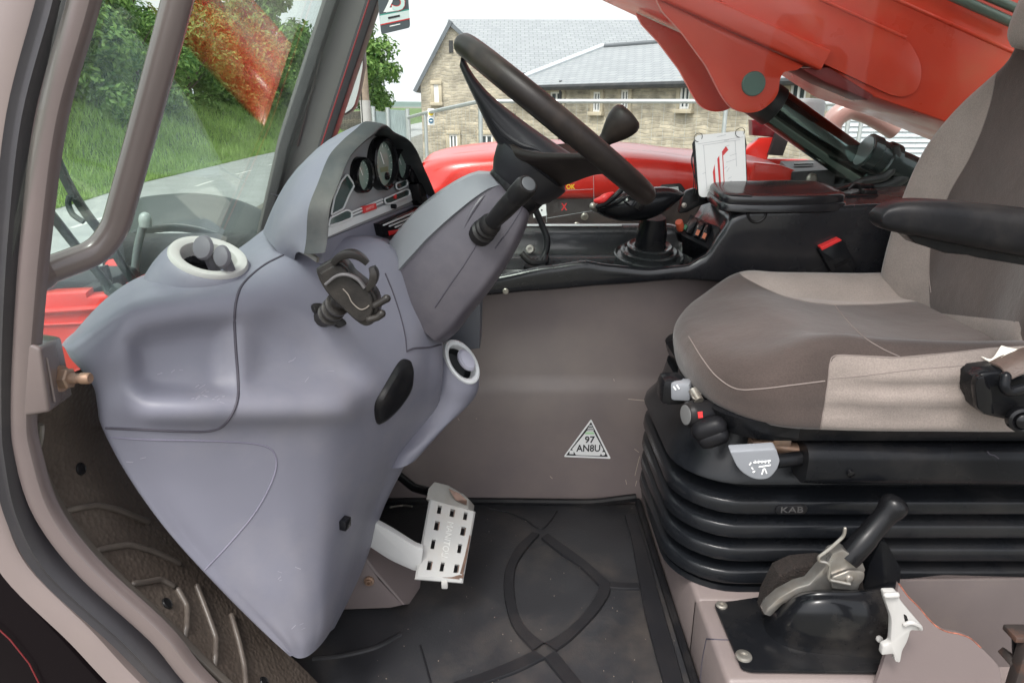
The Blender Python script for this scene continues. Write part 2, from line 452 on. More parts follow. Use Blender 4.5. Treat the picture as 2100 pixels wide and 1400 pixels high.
mb = MB(); mb.prism([P(x, y, .69) for x, y in [(-120, 1010), (-40, 1120), (30, 1210), (120, 1305), (205, 1400), (420, 1620), (-120, 1620)]], (0, .06, 0), .003)
sk = part('lower_body_panel', mb, mat('body_black', (.006, .004, .005), .3, spec=.12), cab, 'glossy black body panel below the door sill')
mb = MB(); mb.tube([P(x, y, .685) for x, y in [(-40, 1255), (20, 1310), (60, 1360), (90, 1420)]], .0009, 6); part('pinstripe', mb, mat('pin_red', (.16, .012, .015), .5), sk)
mb = MB(); mb.box((-.62, .66, 2.12), (.3, .02, 1.0), bev=.006)
# --- hinge bracket and bolt
n4 = [(30, 688), (84, 714), (102, 846), (27, 858)]; f4 = [(68, 680), (126, 690), (151, 812), (84, 822)]
tb = bmesh.new(); a = [tb.verts.new(P(x, y, .695)) for x, y in n4]; b = [tb.verts.new(P(x, y, .765)) for x, y in f4]
tb.faces.new(a); tb.faces.new(b[::-1])
for i in range(4): tb.faces.new((a[i], b[i], b[(i + 1) % 4], a[(i + 1) % 4]))
bmesh.ops.recalc_face_normals(tb, faces=list(tb.faces)); bmesh.ops.bevel(tb, geom=list(tb.edges), offset=.0045, segments=3, profile=.5, affect='EDGES')
mb = MB(); mb.join(tb)
mb.tube([P(96, 735, .706), P(112, 822, .706)], .0016, 6, round_ends=True)
hb = part('hinge_bracket', mb, M_MAUVE2, cab, 'welded mauve box bracket with a rusty bolt')
bo = P(121, 776, .735); ax = V((1, -.05, .03))
mb = MB(); mb.lathe(bo, ax, [(.0155, -.004), (.0155, .0035), (.0135, .0042)], 24)
mb.lathe(bo + ax * .004, ax, [(.0125, 0), (.0125, .009), (.0105, .0105)], 6)
mb.lathe(bo, ax, [(.0062, 0), (.0062, .022), (.0052, .0225), (.0052, .0265), (.0068, .027), (.0068, .036), (.0055, .038)], 18)
part('bolt', mb, M_RUST, hb)
mb = MB(); mb.tube(cr([P(66, 866, .735), P(74, 880, .735), P(84, 872, .735), P(82, 905, .735), P(72, 935, .735)], 5), .0035, 8, round_ends=True)
part('latch_spring', mb, M_STEEL, hb)
# --- grab handle
hp = fillet([P(402, -160, .80), P(365, 0, .80), P(302, 235, .80), P(236, 470, .80), P(200, 517, .79), P(80, 561, .745)], .05, 8)
mb = MB(); mb.tube(hp, .0152, 20)
gh = part('grab_handle', mb, M_MAUVE2, cab)
e = hp[-1]; dd = (hp[-1] - hp[-2]).normalized()
mb = MB(); mb.lathe(e - dd * .012, dd, [(.0155, 0), (.0175, .004), (.0195, .010), (.0215, .018)], 20); part('weld_collar', mb, M_MAUVE2, gh)
# --- windscreen pillar on the far side
def band(top, bot, wpx, depth, Y, r=.006, y0=0, y1=330, ext=(-260, 540)):
    f = lambda y: (lerp(top, bot, (y - y0) / (y1 - y0)), y)
    bend = lambda y: (max(0, y - 300) * .10, 0)
    L_ = [P(f(y)[0] + bend(y)[0], y, Y) for y in (ext[0], -100, 50, 200, 300, 350, 400, 450, 500, ext[1])]
    a, b = L_[0], L_[-1]
    ta, tb_ = (a - CAM).y / ray(0, ext[0]).y, (b - CAM).y / ray(0, ext[1]).y
    wa = wpx * .72 * P(725, 0, Y).length / FP
    m = MB(); m.sweep(L_, rrect(wa, depth, min(r, wa * .4, depth * .4), 4), up=(0, 1, 0)); return m
pil = part('windscreen_pillar', band(724, 613, 80, .055, 1.63, .016), mat('pillar_grey', (.125, .118, .115), .36, var=.06, bump=.1, bscale=500, coat=.2), cab, 'dark grey far windscreen pillar')
part('pillar_seal', band(686, 578, 15, .05, 1.60, .003), M_SEAL, pil)
part('pillar_seal', band(768, 658, 17, .05, 1.60, .003), M_SEAL, pil)
part('red_edging', band(757.5, 648.5, 2.0, .004, 1.566, .0004), mat('maroon_edge', (.22, .02, .025), .5), pil)
part('glass_edge', band(677, 568, 4, .006, 1.60, .001), M_GALV, pil)
mb = MB()
for q in (702, 715):
    mb.tube([P(q + 26, -200, 1.598), P(q - 105, 300, 1.598)], .0022, 6)
part('pillar_ridge', mb, M_MAUVE2, pil)
# --- glazing: 5 mm panes
WX = lambda z: -.55 + .45 * (z - 1.72)
mb = MB(); q = [V((WX(1.60), .69, 1.60)), V((WX(1.60), 1.665, 1.60)), V((WX(3.1), 1.665, 3.1)), V((WX(3.1), .69, 3.1))]
mb.prism(q, V((-.0046, 0, .002)))
part('windscreen', mb, M_GLASS_F, cab, 'clear greenish windscreen', smooth=False)
mb = MB(); q = [V((-.66, 1.69, 1.60)), V((1.6, 1.69, 1.60)), V((1.6, 1.69, 3.0)), V((-.05, 1.69, 3.0))]
mb.prism(q, V((0, .005, 0)))
part('side_window', mb, M_GLASS_S, cab, 'clear side window beside the boom', smooth=False)
mb = MB(); mb.box((.66, 1.18, 2.80), (1.42, 1.04, .05), None, .012); part('roof', mb, mat('roof_lining', (.30, .29, .28), .8, bump=.2, bscale=300), cab, 'pale lined cab roof, out of view, added to shade the interior')  # unseen opaque roof, added to keep sky light off the interior
mb = MB(); mb.box((1.33, 1.18, 1.95), (.04, 1.02, 1.66), None, .01); part('rear_wall', mb, M_MAUVE, cab)
# window ledge and seal under the side glass
mb = MB(); mb.sweep([V((-.6, 1.672, 1.645)), V((1.6, 1.672, 1.655))], rrect(.035, .03, .008), up=(0, 0, 1)); part('window_seal', mb, M_SEAL, cab)
# ================================================================== dashboard
dash = thing('dashboard', 'blue grey moulded dashboard with gauge binnacle and round air vents', 'dashboard', (-.35, 1.05, F))
rows = [
 [(132,705,.84),(215,614,.90),(300,562,.95),(400,545,1.0),(480,515,1.08),(552,462,1.16),(585,440,1.16),(612,432,1.16),(640,425,1.2),(660,425,1.24)],
 [(138,712,.80),(230,640,.82),(300,608,.85),(390,592,.89),(480,560,.95),(560,515,1.01),(618,490,1.05),(662,482,1.09),(730,470,1.16),(770,470,1.2)],
 [(150,735,.79),(235,668,.80),(300,638,.82),(390,622,.85),(490,606,.89),(580,578,.94),(668,540,1.0),(770,498,1.06),(815,515,1.1),(845,545,1.14)],
 [(175,765,.785),(245,720,.79),(310,700,.81),(400,690,.84),(492,680,.875),(600,665,.92),(720,650,.975),(830,640,1.05),(868,635,1.09),(900,640,1.14)],
 [(196,800,.78),(250,780,.785),(320,770,.80),(400,765,.82),(494,760,.855),(610,750,.90),(730,745,.95),(836,720,1.03),(878,712,1.08),(908,712,1.14)],
 [(203,840,.775),(255,835,.775),(325,835,.783),(405,835,.797),(494,830,.825),(610,825,.865),(715,815,.915),(828,790,1.01),(874,785,1.07),(906,785,1.13)],
 [(212,882,.775),(260,888,.775),(330,892,.783),(410,894,.80),(494,893,.825),(600,890,.86),(695,880,.905),(800,865,1.01),(856,858,1.09),(892,852,1.16)],
 [(262,975,.775),(310,985,.78),(370,995,.79),(440,1002,.805),(520,1003,.825),(610,998,.855),(690,983,.90),(762,962,.985),(808,945,1.07),(845,925,1.15)],
 [(345,1090,.78),(385,1102,.785),(432,1112,.79),(484,1117,.802),(545,1117,.818),(615,1110,.84),(680,1094,.88),(728,1075,.955),(758,1062,1.04),(788,1035,1.12)],
 [(455,1210,.785),(488,1218,.785),(522,1226,.79),(560,1230,.797),(598,1230,.808),(640,1220,.828),(674,1202,.858),(708,1184,.92),(732,1165,1.0),(750,1145,1.08)],
 [(545,1298,.79),(566,1303,.79),(586,1307,.79),(606,1308,.797),(626,1304,.805),(648,1292,.82),(668,1280,.84),(690,1258,.89),(706,1238,.95),(718,1212,1.02)],
 [(592,1338,.795),(600,1344,.795),(608,1348,.795),(616,1349,.797),(626,1347,.802),(637,1341,.81),(650,1330,.825),(664,1314,.85),(676,1296,.90),(688,1272,.96)],
]
def bump_at(px, py):
    d = 0.0
    # recess of the storage pocket
    s = sd_poly(px, py, POCK)
    d -= .020 * sstep(-14, 46, s)
    # swelling below it and along the knee roll
    d += .013 * math.exp(-((py - 838) / 30) ** 2) * sstep(235, 330, px) * sstep(760, 690, px)
    # dish right of the hatch
    d -= .013 * sstep(-20, 60, sd_poly(px, py, DISH))
    # notch of the side face
    return d
POCK = [(262, 700), (300, 672), (400, 655), (486, 655), (486, 810), (400, 822), (300, 815), (262, 790)]
DISH = [(500, 660), (560, 640), (650, 668), (735, 745), (745, 790), (690, 800), (500, 800)]
def full_rows():
    out = []
    for r in rows:
        pts = [P(*q) for q in r]
        a = pts[0]; z = pts[-1]
        pre = [a + V((.06, .62, 0)), a + V((-.035, .30, .0)), a + V((-.018, .06, 0))]
        out.append(pre + pts + [z + V((-.05, .10, 0)), z + V((-.16, .20, 0))])
    return out
G = patch(full_rows(), 7, 8)
flat = []
for i, r in enumerate(G):
    for j, p in enumerate(r):
        if not (20 <= j <= len(r) - 15): continue
        px, py = proj(p)
        b = bump_at(px, py)
        if abs(b) > 1e-5:
            pu = r[min(j + 1, len(r) - 1)] - r[j - 1]; pv = G[min(i + 1, len(G) - 1)][j] - G[max(i - 1, 0)][j]
            n = pu.cross(pv).normalized()
            if n.dot(CAM - p) < 0: n = -n
            flat.append((i, j, p + n * b))
for i, j, p in flat: G[i][j] = p
mb = MB(); mb.grid(G)
top = mb
body = part('body_moulding', mb, M_DASH, dash, recalc=False, angle=60)
# flip normals towards the outside
body.data.flip_normals() if body.data.polygons[len(body.data.polygons) // 2].normal.dot(CAM - (body.data.polygons[len(body.data.polygons) // 2].center + OFF[body])) < 0 else None
bvD = bvh_of(body)
# moulding gaps: hatch outline, lower skirt, kick panel
mb = MB()
seam(mb, bvD, [(588, 520), (540, 545), (500, 580), (486, 610), (481, 650), (484, 720), (488, 770), (488, 812), (478, 845), (458, 872), (430, 883), (380, 884), (290, 880), (208, 877)], .0019, 8)
part('hatch_gap', mb, M_SEAM, body)
mb = MB()
seam(mb, bvD, [(420, 1168), (470, 1115), (520, 1055), (552, 1000), (567, 955), (560, 925), (535, 912), (480, 906), (400, 903), (300, 901), (216, 896)], .0011, 8)
part('kick_panel_gap', mb, mat('seam_soft', (.16, .15, .20), .6), body)
mb = MB()
seam(mb, bvD, [(790, 560), (806, 600), (822, 650), (831, 690), (834, 722)], .0013, 6); seam(mb, bvD, [(834, 720), (850, 714), (880, 712), (905, 706)], .0016, 5)
part('column_shroud_gap', mb, M_SEAM, body)
mb = MB(); r3 = random.Random(8)
for x0, y0, n_s, sp in ((415, 806, 9, 26), (445, 818, 6, 14), (330, 770, 3, 40), (640, 760, 4, 50), (560, 1190, 4, 60), (610, 1290, 3, 20), (250, 930, 3, 40)):
    for _ in range(n_s):
        x, y = x0 + r3.uniform(-sp, sp), y0 + r3.uniform(-sp * .5, sp * .5); a = r3.uniform(-.9, .4); l = r3.uniform(4, 15)
        seam(mb, bvD, [(x, y), (x + l * math.cos(a), y + l * math.sin(a))], r3.uniform(.00025, .0005), 2, 0, 4)
part('scuff', mb, mat('plastic_scuff', (.33, .32, .36), .6), body, kind='stuff')
# little square peg low on the leg
q, n = SURF(bvD, 702, 1071); r_, u_, n_ = frame_of(n)
mb = MB(); mb.box(q + n * .004, (.018, .017, .014), rotm(r_, u_, n_), .002); part('peg', mb, M_BLACK, body)
# black finger grip
loop = [(840, 741), (822, 738), (800, 770), (778, 808), (768, 832), (771, 864), (780, 866), (810, 838), (836, 800), (842, 770)]
LP = []
for x, y in loop:
    s, n = SURF(bvD, x, y); LP.append((s, n))
cen = sum((a for a, _ in LP), V()) / len(LP); nn = sum((b for _, b in LP), V()).normalized()
mb = MB(); rg = []
for k, h in ((1.0, -.004), (1.0, .004), (.9, .010), (.72, .013), (.35, .0145)):
    rg.append([cen + (a - cen) * k + nn * h for a in cr([x[0] for x in LP], 4, True)])
mb.rings(rg)
part('grip_insert', mb, M_BLACKSOFT, body, 'black finger grip let into the lower dash')

# --- left air vent on its dome
Cv = P(428, 529, .945); e1 = (P(500, 552, .945) - Cv); 
def ell(C, a, b, n=40, k=1.0): return [C + a * (math.cos(2 * math.pi * i / n) * k) + b * (math.sin(2 * math.pi * i / n) * k) for i in range(n)]
va = (P(503, 556, .945) - P(354, 502, .945)) / 2
vb = V((va.y * .0 + .034, .045, .0)); vb = vb - va.normalized() * vb.dot(va.normalized()); vb = vb.normalized() * .047
nv = va.cross(vb).normalized()
if nv.z < 0: nv = -nv
base_c = P(400, 612, .96)
rg = []
for t, ka, kb, sh in ((0, 1.0, 1.0, 0), (.05, 1.10, 1.10, .0), (.16, 1.22, 1.2, 0), (.35, 1.38, 1.32, 0), (.6, 1.55, 1.45, 0), (.85, 1.68, 1.52, 0), (1.15, 1.78, 1.58, 0)):
    c = Cv.lerp(base_c, t * 1.0) + V((0, .012 * t, 0)); a2 = va.lerp(V((va.length, 0, 0)), min(1, t)); b2 = vb.lerp(V((0, vb.length * .9, 0)), min(1, t))
    rg.append(ell(c, a2, b2, 40, ka))
mb = MB(); mb.rings(rg, True, (False, False))
dome = part('vent_dome', mb, M_DASH, dash, angle=70)
mb = MB()
rr = [ell(Cv + nv * h, va, vb, 44, k) for k, h in ((1.03, -.006), (1.03, .001), (.98, .005), (.86, .006), (.73, .003), (.68, -.004), (.66, -.02))]
mb.rings(rr, True, (False, False)); ring = part('vent_ring', mb, M_WHITEPL, dome, 'worn white oval vent ring')
mb = MB(); mb.rings([ell(Cv - nv * .016, va, vb, 40, .67), ell(Cv - nv * .034, va, vb, 40, .6)], True, (False, True)); part('vent_throat', mb, M_GLOSSBLACK, dome)
for cx, cy, rx, ry, dy in ((417, 508, 25, 27, .93), (456, 526, 20, 25, .92)):
    c = P(cx, cy, dy); k = dy / FP
    f = V((-.25, -.85, .35)).normalized(); r_, u_, n_ = frame_of(f); r_ = (r_ + u_ * .35).normalized(); u_ = n_.cross(r_)
    mb = MB(); rg = []
    for s, h in ((.2, -.006), (.8, -.005), (1.0, 0), (.86, .004), (.4, .006), (.1, .0062)):
        rg.append([c + r_ * (rx * k * s * math.cos(t)) + u_ * (ry * k * s * math.sin(t)) + n_ * h for t in [2 * math.pi * i / 24 for i in range(24)]])
    mb.rings(rg); mb.tube([c - n_ * .004, c - n_ * .004 + V((.004, .012, -.035))], .008, 8)
    part('vent_paddle', mb, mat('paddle_grey', (.105, .10, .115), .5, bump=.15, bscale=800, bdist=.0006), dome)

# --- cup shaped vent low on the column side
Cc = P(947, 742, 1.17); ca = (P(976, 786, 1.17) - P(922, 704, 1.19)) / 2; cb = V((.02, .040, .028)); cb = cb - ca.normalized() * cb.dot(ca.normalized()); cb = cb.normalized() * .029
nc = ca.cross(cb).normalized()
if nc.dot(V((1, -.3, .5))) < 0: nc = -nc
rg = []
tgt = [(Cc, 1.0), (P(938, 768, 1.175), 1.16), (P(922, 800, 1.18), 1.20), (P(898, 835, 1.17), 1.12), (P(872, 868, 1.15), .98), (P(846, 905, 1.12), .8), (P(825, 940, 1.10), .6)]
for i, (c, k) in enumerate(tgt):
    t = i / 6; a2 = ca.lerp(V((.052, 0, .012)), min(1, t * 1.5)); b2 = cb.lerp(V((0, .055, 0)), min(1, t * 1.5))
    rg.append(ell(c, a2, b2, 32, k))
rg = patch([r + [r[0]] for r in rg], 1, 5); rg = [r[:-1] for r in rg]
mb = MB(); mb.rings(rg, True, (False, True)); pod = part('vent_pod', mb, M_DASH, dash, angle=70)
mb = MB(); mb.rings([ell(Cc + nc * h, ca, cb, 40, k) for k, h in ((1.05, -.012), (1.05, -.003), (1.01, .003), (.92, .005), (.79, .002), (.73, -.006), (.71, -.018))], True, (False, False))
part('vent_ring', mb, M_SILVER, pod)
mb = MB(); mb.rings([ell(Cc - nc * .012, ca, cb, 32, .72), ell(Cc - nc * .028, ca, cb, 32, .6)], True, (False, True)); part('vent_throat', mb, M_OUTBLACK, pod)
mb = MB(); c = P(957, 738, 1.155); mb.rings([ell(c + nc * h, ca, cb, 24, k) for k, h in ((.1, -.008), (.46, -.006), (.5, 0), (.4, .005), (.1, .007))]); part('vent_paddle', mb, mat('paddle_light', (.38, .38, .45), .5), pod)

# --- gauge panel
BL, BR = P(668, 489, 1.0), P(884, 397, 1.40)
ps = BR - BL; ps.z = 0; plen = ps.length; ps.normalize(); pn = V((ps.y, -ps.x, 0)); pu = V((0, 0, 1))
def PP(px, py, off=0.0): return PPL(px, py, BL + pn * off, pn)
rim = [(667, 515), (672, 484), (677, 425), (696, 374), (718, 322), (744, 294), (766, 277), (782, 262), (794, 262), (808, 274), (835, 287), (853, 310), (868, 345), (880, 371), (893, 402)]
RIM = cr([PP(x, y, .036) for x, y in rim], 5)
cen = sum(RIM, V()) / len(RIM)
def outw(p, k):
    d = p - cen; d -= pn * d.dot(pn); return p + d.normalized() * k
inner = [p - pn * .036 for p in RIM]
inner = [outw(p, -.004) for p in inner]
sec = [inner, [outw(p, -.001) for p in RIM], [outw(p, .0022) + pn * .001 for p in RIM], [outw(p, .0045) - pn * .002 for p in RIM], [outw(p, .007) - pn * .014 for p in RIM], [outw(p, .0085) - pn * .029 for p in RIM]]
mb = MB(); mb.grid(sec)
hood = part('binnacle_hood', mb, M_HOOD, dash, angle=50)
# cowl that runs from the hood down to the windscreen
back = sec[-1]
tgt = cr([P(x, y, Y) for x, y, Y in [(604, 532, .985), (575, 520, 1.0), (560, 505, 1.01), (548, 490, 1.04), (540, 475, 1.10), (545, 462, 1.16), (552, 455, 1.20), (560, 448, 1.24), (566, 440, 1.28), (574, 432, 1.33), (585, 425, 1.38), (600, 420, 1.42), (620, 420, 1.46), (650, 425, 1.5), (690, 430, 1.52)]], 5)
g = []
for t in [i / 10 for i in range(11)]:
    r = []
    for a, b in zip(back, tgt):
        p = a.lerp(b, t); d = (a - b).length
        p = p + V((-.25, -.12, .8)).normalized() * (math.sin(math.pi * t) * d * .10)
        r.append(p)
    g.append(r)
mb = MB(); mb.grid(g); part('binnacle_cowl', mb, M_DASH, dash, angle=60)
# face plate: closes the hood
pan = [PP(x, y, .0) for x, y in [(667, 490), (672, 440), (690, 378), (714, 324), (744, 290), (786, 258), (806, 272), (836, 286), (856, 312), (872, 350), (893, 400)]]
mb = MB(); mb.prism(pan, -pn * .02); face = part('gauge_panel', mb, mat('gauge_panel_grey', (.25, .255, .265), .45, bump=.1, bscale=900, bdist=.0005), dash, 'grey instrument panel with three round gauges')
# silver band, dark lenses
def flat_on(pts, off, th, m, name, parent, r=0.0, label=None):
    q = [PP(x, y, off) for x, y in pts]
    b = MB(); b.prism(q, -pn * th, 0)
    return part(name, b, m, parent, label, smooth=False)
def rp(pts, r): return rpoly(pts, r, 4)
flat_on(rp([(669, 487), (671, 466), (720, 447), (790, 421), (838, 400), (846, 392), (849, 370), (858, 369), (856, 396), (846, 412), (800, 432), (730, 460)], [0, 0, 3, 3, 4, 4, 0, 0, 8, 8, 3, 3]), .003, .004, M_SILVER, 'silver_band', face)
for nm, poly, off in (('warning_lens', rp([(679, 441), (686, 405), (700, 372), (712, 357), (727, 380), (716, 400), (704, 428)], 4), .003),
                      ('warning_lens', rp([(674, 464), (677, 447), (712, 430), (721, 434), (722, 447), (700, 456)], 5), .004),
                      ('warning_lens', rp([(788, 408), (834, 388), (840, 390), (840, 401), (800, 418), (791, 418)], 4), .005),
                      ('warning_lens', rp([(812, 377), (832, 368), (836, 372), (835, 381), (818, 389), (813, 386)], 3), .005)):
    l = flat_on(poly, off, .004, M_DKGREEN, nm, face)
    ring_ = cr([PP(x, y, off + .0008) for x, y in poly], 1, True); b = MB(); b.tube(ring_, .0015, 6, True); part('lens_border', b, M_SILVER, l)
    if abs(poly[0][0] - 788) < 12:
        c = PP(811, 403, .0065); b = MB(); b.lathe(c, pn, [(.0045, -.002), (.0045, .0006), (.002, .0012)], 14); part('warning_lamp', b, M_REDBRIGHT, l)
b = MB()
for dy in (-3, 3): b.prism([PP(x, y + dy, .0062) for x, y in [(722, 437), (786, 410), (786, 413), (722, 440)]], -pn * .003)
part('badge_line', b, M_SILVER, face, smooth=False)
bd = flat_on([(745, 424), (771, 417), (773, 428), (748, 437)], .0085, .005, M_REDPRINT, 'badge', face, label='small red maker badge')
c = PP(759, 426.5, .009); t = textmb('MANITOU', c, ps + V((0, 0, .06)), pu, .0062, .0003, sx=1.0, bold=.0001)
part('badge_lettering', t, mat('badge_text', (.75, .30, .28), .4), bd, smooth=False)
c = PP(804, 423, .004); b = MB(); b.lathe(c, pn, [(.004, -.002), (.004, .007), (.003, .008)], 12); part('trip_button', b, M_BLACK, face)
b = MB(); b.lathe(PP(702, 404, .004), V((-.1, -1, .2)), [(.001, 0), (.004, .001)], 4)
def gauge(px, py, rpx, depth):
    c = PP(px, py, 0.0); c2 = PP(px + 3, py, depth)
    r = rpx * (c - CAM).length / FP
    b = MB(); b.lathe(c, pn, [(r * 1.16, 0), (r * 1.14, depth), (r * 1.07, depth + .003), (r * .98, depth + .001), (r * .94, depth - .006)], 40, (True, False))
    gb = part('gauge', b, M_GLOSSBLACK, face)
    b = MB(); b.lathe(c, pn, [(r * .95, depth - .007), (r * .95, depth - .006)], 40); dial = part('dial', b, M_SCREEN, gb)
    b = MB(); o = c + pn * (depth - .0055)
    for k in range(13):
        a = R(225 - k * 22.5); d = ps * math.cos(a) + pu * math.sin(a)
        ln = .16 if k % 3 == 0 else .09
        b.tube([o + d * r * .86, o + d * r * (.86 - ln)], r * .014, 4)
    a = R(120); d = ps * math.cos(a) + pu * math.sin(a); b.tube([o + pn * .001, o + d * r * .6 + pn * .001], r * .022, 5)
    part('dial_mark', b, M_WHITE, gb, smooth=False)
    return gb, o, r
gauge(735, 359, 30, .012)
g2, o2, r2 = gauge(777, 336, 44, .014)
b = MB(); b.lathe(o2 - pu * r2 * .55 + ps * r2 * .2, pn, [(r2 * .17, 0), (r2 * .17, .004), (r2 * .1, .005)], 16); part('reset_knob', b, M_GLOSSBLACK, g2)
b = MB(); b.prism([o2 + ps * r2 * x + pu * r2 * y + pn * .0006 for x, y in [(-.35, -.34), (.4, -.34), (.4, -.14), (-.35, -.14)]], -pn * .0005); part('odometer', b, mat('odometer', (.16, .18, .10), .5), g2)
gauge(815, 338, 27, .012)
# black switch module with chrome edge at the far end of the panel
b = MB(); q = [PP(x, y, .016) for x, y in [(843, 322), (852, 322), (869, 362), (866, 376), (851, 374)]]; b.prism(q, -pn * .02, .002)
sm = part('switch_module', b, M_GLOSSBLACK, face); b = MB(); b.tube(cr([PP(x, y, .019) for x, y in [(848, 328), (853, 338), (860, 352), (863, 362)]], 4), .003, 8, round_ends=True); part('chrome_strip', b, M_CHROME, sm)

# --- dash face under the gauges with radio slot and button pod
b = MB(); q = [PP(x, y, -.001) for x, y in [(660, 494), (893, 400), (905, 440), (880, 520), (700, 560), (664, 540)]]; b.prism(q, -pn * .05, .003)
lf = part('lower_face', b, M_DASH, dash)
b = MB(); q = [PP(x, y, .012) for x, y in [(780, 459), (862, 424), (866, 450), (850, 475), (786, 486)]]; b.prism(q, -pn * .03, .002); rad = part('radio', b, M_GLOSSBLACK, dash, 'black radio slot with bright trim lines')
b = MB()
for a_, c_ in (((788, 462), (864, 430)), ((800, 464), (866, 437)), ((812, 466), (868, 443)), ((820, 470), (868, 450))):
    b.prism([PP(*p, .0145) for p in [(a_[0], a_[1] - 1.4), (c_[0], c_[1] - 1.4), (c_[0], c_[1] + 1.2), (a_[0], a_[1] + 1.2)]], -pn * .003)
part('trim_line', b, M_SILVER, rad, smooth=False)
b = MB(); q = [PP(x, y, .014) for x, y in [(798, 474), (820, 470), (822, 478), (800, 483)]]; b.prism(q, -pn * .003, .001); part('red_button', b, M_REDBRIGHT, rad)
b = MB(); q = [PP(x, y, .02) for x, y in rpoly([(858, 377), (880, 369), (891, 400), (888, 416), (870, 424), (862, 410)], 4, 3)]; b.prism(q, -pn * .03, .003)
bp = part('button_pod', b, M_BLACK, dash)
for x, y in ((876, 381), (880, 403)):
    b = MB(); b.prism([PP(x + dx, y + dy, .0215) for dx, dy in [(-4, -4), (3, -7), (5, 3), (-1, 6)]], -pn * .002); part('button', b, mat('button_blue', (.20, .22, .33), .4), bp)

# ================================================================== steering column cowl
col = thing('steering_column', 'slate grey steering column cowl rising from the dashboard', 'steering column', tuple(P(880, 600, 1.15)))
A0, A1 = P(866, 592, 1.15), P(1052, 394, 1.15)
ax = (A1 - A0).normalized(); wdir = V((-ax.z, 0, ax.x)); yv = V((0, 1, 0))
L0 = (A1 - A0).length; pxm = 1.18 / FP
sec = []
#           s    half-width up, half-width down (px), y near, y far
tab = [(-.14, 108, 104, .075, .10), (0, 106, 106, .080, .10), (.18, 108, 100, .082, .10), (.4, 108, 95, .080, .10), (.6, 100, 86, .074, .095), (.78, 88, 74, .066, .085), (.90, 76, 62, .058, .075), (.97, 62, 52, .050, .065), (1.0, 46, 40, .040, .05)]
for s, hu, hd, yn, yf in tab:
    c = A0 + ax * (L0 * s); hu *= pxm; hd *= pxm
    loop = rpoly([(-yn * .42, hu), (-yn * .98, hu * .60), (-yn * 1.06, -hd * .02), (-yn * .98, -hd * .80), (-yn * .62, -hd), (yf * .6, -hd), (yf, -hd * .6), (yf, hu * .60), (yf * .5, hu)], [.008, .004, .02, .008, .010, .01, .01, .006, .008], 3)
    sec.append([c + yv * (x + .0) + wdir * y for x, y in loop])
sec = patch([r + [r[0]] for r in sec], 1, 4); sec = [r[:-1] for r in sec]
mb = MB(); mb.rings(sec)
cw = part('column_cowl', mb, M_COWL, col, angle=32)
bvC = bvh_of(cw)
mb = MB(); seam(mb, bvC, [(892, 630), (920, 588), (950, 545), (975, 505), (988, 486)], .0012, 6); seam(mb, bvC, [(1015, 510), (1040, 475), (1062, 440), (1075, 415)], .0012, 6)
part('cowl_joint', mb, M_SEAM, cw)
# raised ridges on the near flank
mb = MB()
for pts in ([(948, 476), (965, 440), (985, 410), (998, 398)], [(905, 470), (940, 425), (975, 392), (1000, 372)]):
    L_ = []
    for p in cr([V((x, y, 0)) for x, y in pts], 5):
        s, n = SURF(bvC, p.x, p.y); L_.append(s - n * .001)
    mb.tube(L_, [.0005 + .003 * math.sin(math.pi * i / (len(L_) - 1)) for i in range(len(L_))], 8)
part('cowl_ridge', mb, M_COWL, cw)
def interp0(s):
    q = lerp(.30, .97, s); xs = [t[0] for t in tab]
    for i in range(len(xs) - 1):
        if q <= xs[i + 1]: return lerp(tab[i][1], tab[i + 1][1], (q - xs[i]) / (xs[i + 1] - xs[i]))
    return tab[-1][1]
# upper cowl half, sky reflection put into its paler colour
g = []
for k_ in range(17):
    q = lerp(.02, .985, k_ / 16); xs = [t[0] for t in tab]; i = max(i for i in range(len(xs) - 1) if xs[i] <= q); f = (q - xs[i]) / (xs[i + 1] - xs[i])
    hu, yn, yf = [lerp(tab[i][j], tab[i + 1][j], f) for j in (1, 3, 4)]; hu *= pxm; c = A0 + ax * (L0 * q); e = .0035 + .003 * math.sin(math.pi * k_ / 16)
    g.append([c + yv * x + wdir * y for x, y in [(-yn * 1.0 + .001, hu * .60 - .003), (-yn * 1.0 - e * .7, hu * .61), (-yn * .72 - e * .7, hu * .80 + e * .7), (-yn * .46 - e * .3, hu * .985 + e), (-yn * .30, hu + e), (0, hu + e), (yf * .4, hu + e), (yf * .55, hu * .98 + e), (yf * .62, hu * .93)]])
mb = MB(); mb.grid(g)
part('top_cover', mb, mat('cover_sky_tone', (.150, .155, .172), .36, var=.05, bump=.12, bscale=800, bdist=.0005), cw, 'upper half of the column cowl, coloured paler for sky reflection', recalc=False, angle=30)
# collar, switch boot under the wheel
mb = MB(); mb.lathe(A1 - ax * .01, ax, [(.045, 0), (.05, .01), (.05, .03), (.042, .045)], 28); part('collar', mb, M_BLACK, col)
mb = MB(); q = P(1020, 358, 1.22); mb.box(q, (.022, .03, .05), rotm(V((.8, 0, -.6)), V((0, 1, 0)), V((.6, 0, .8))), .004); part('switch_box', mb, M_BLACK, col)
# dark block under the column
mb = MB(); mb.prism([P(x, y, 1.26) for x, y in [(905, 690), (975, 610), (986, 625), (984, 715), (940, 722), (915, 700)]], (0, .1, 0), .004); part('under_bracket', mb, mat('slate_box', (.085, .09, .105), .5, bump=.1), col)
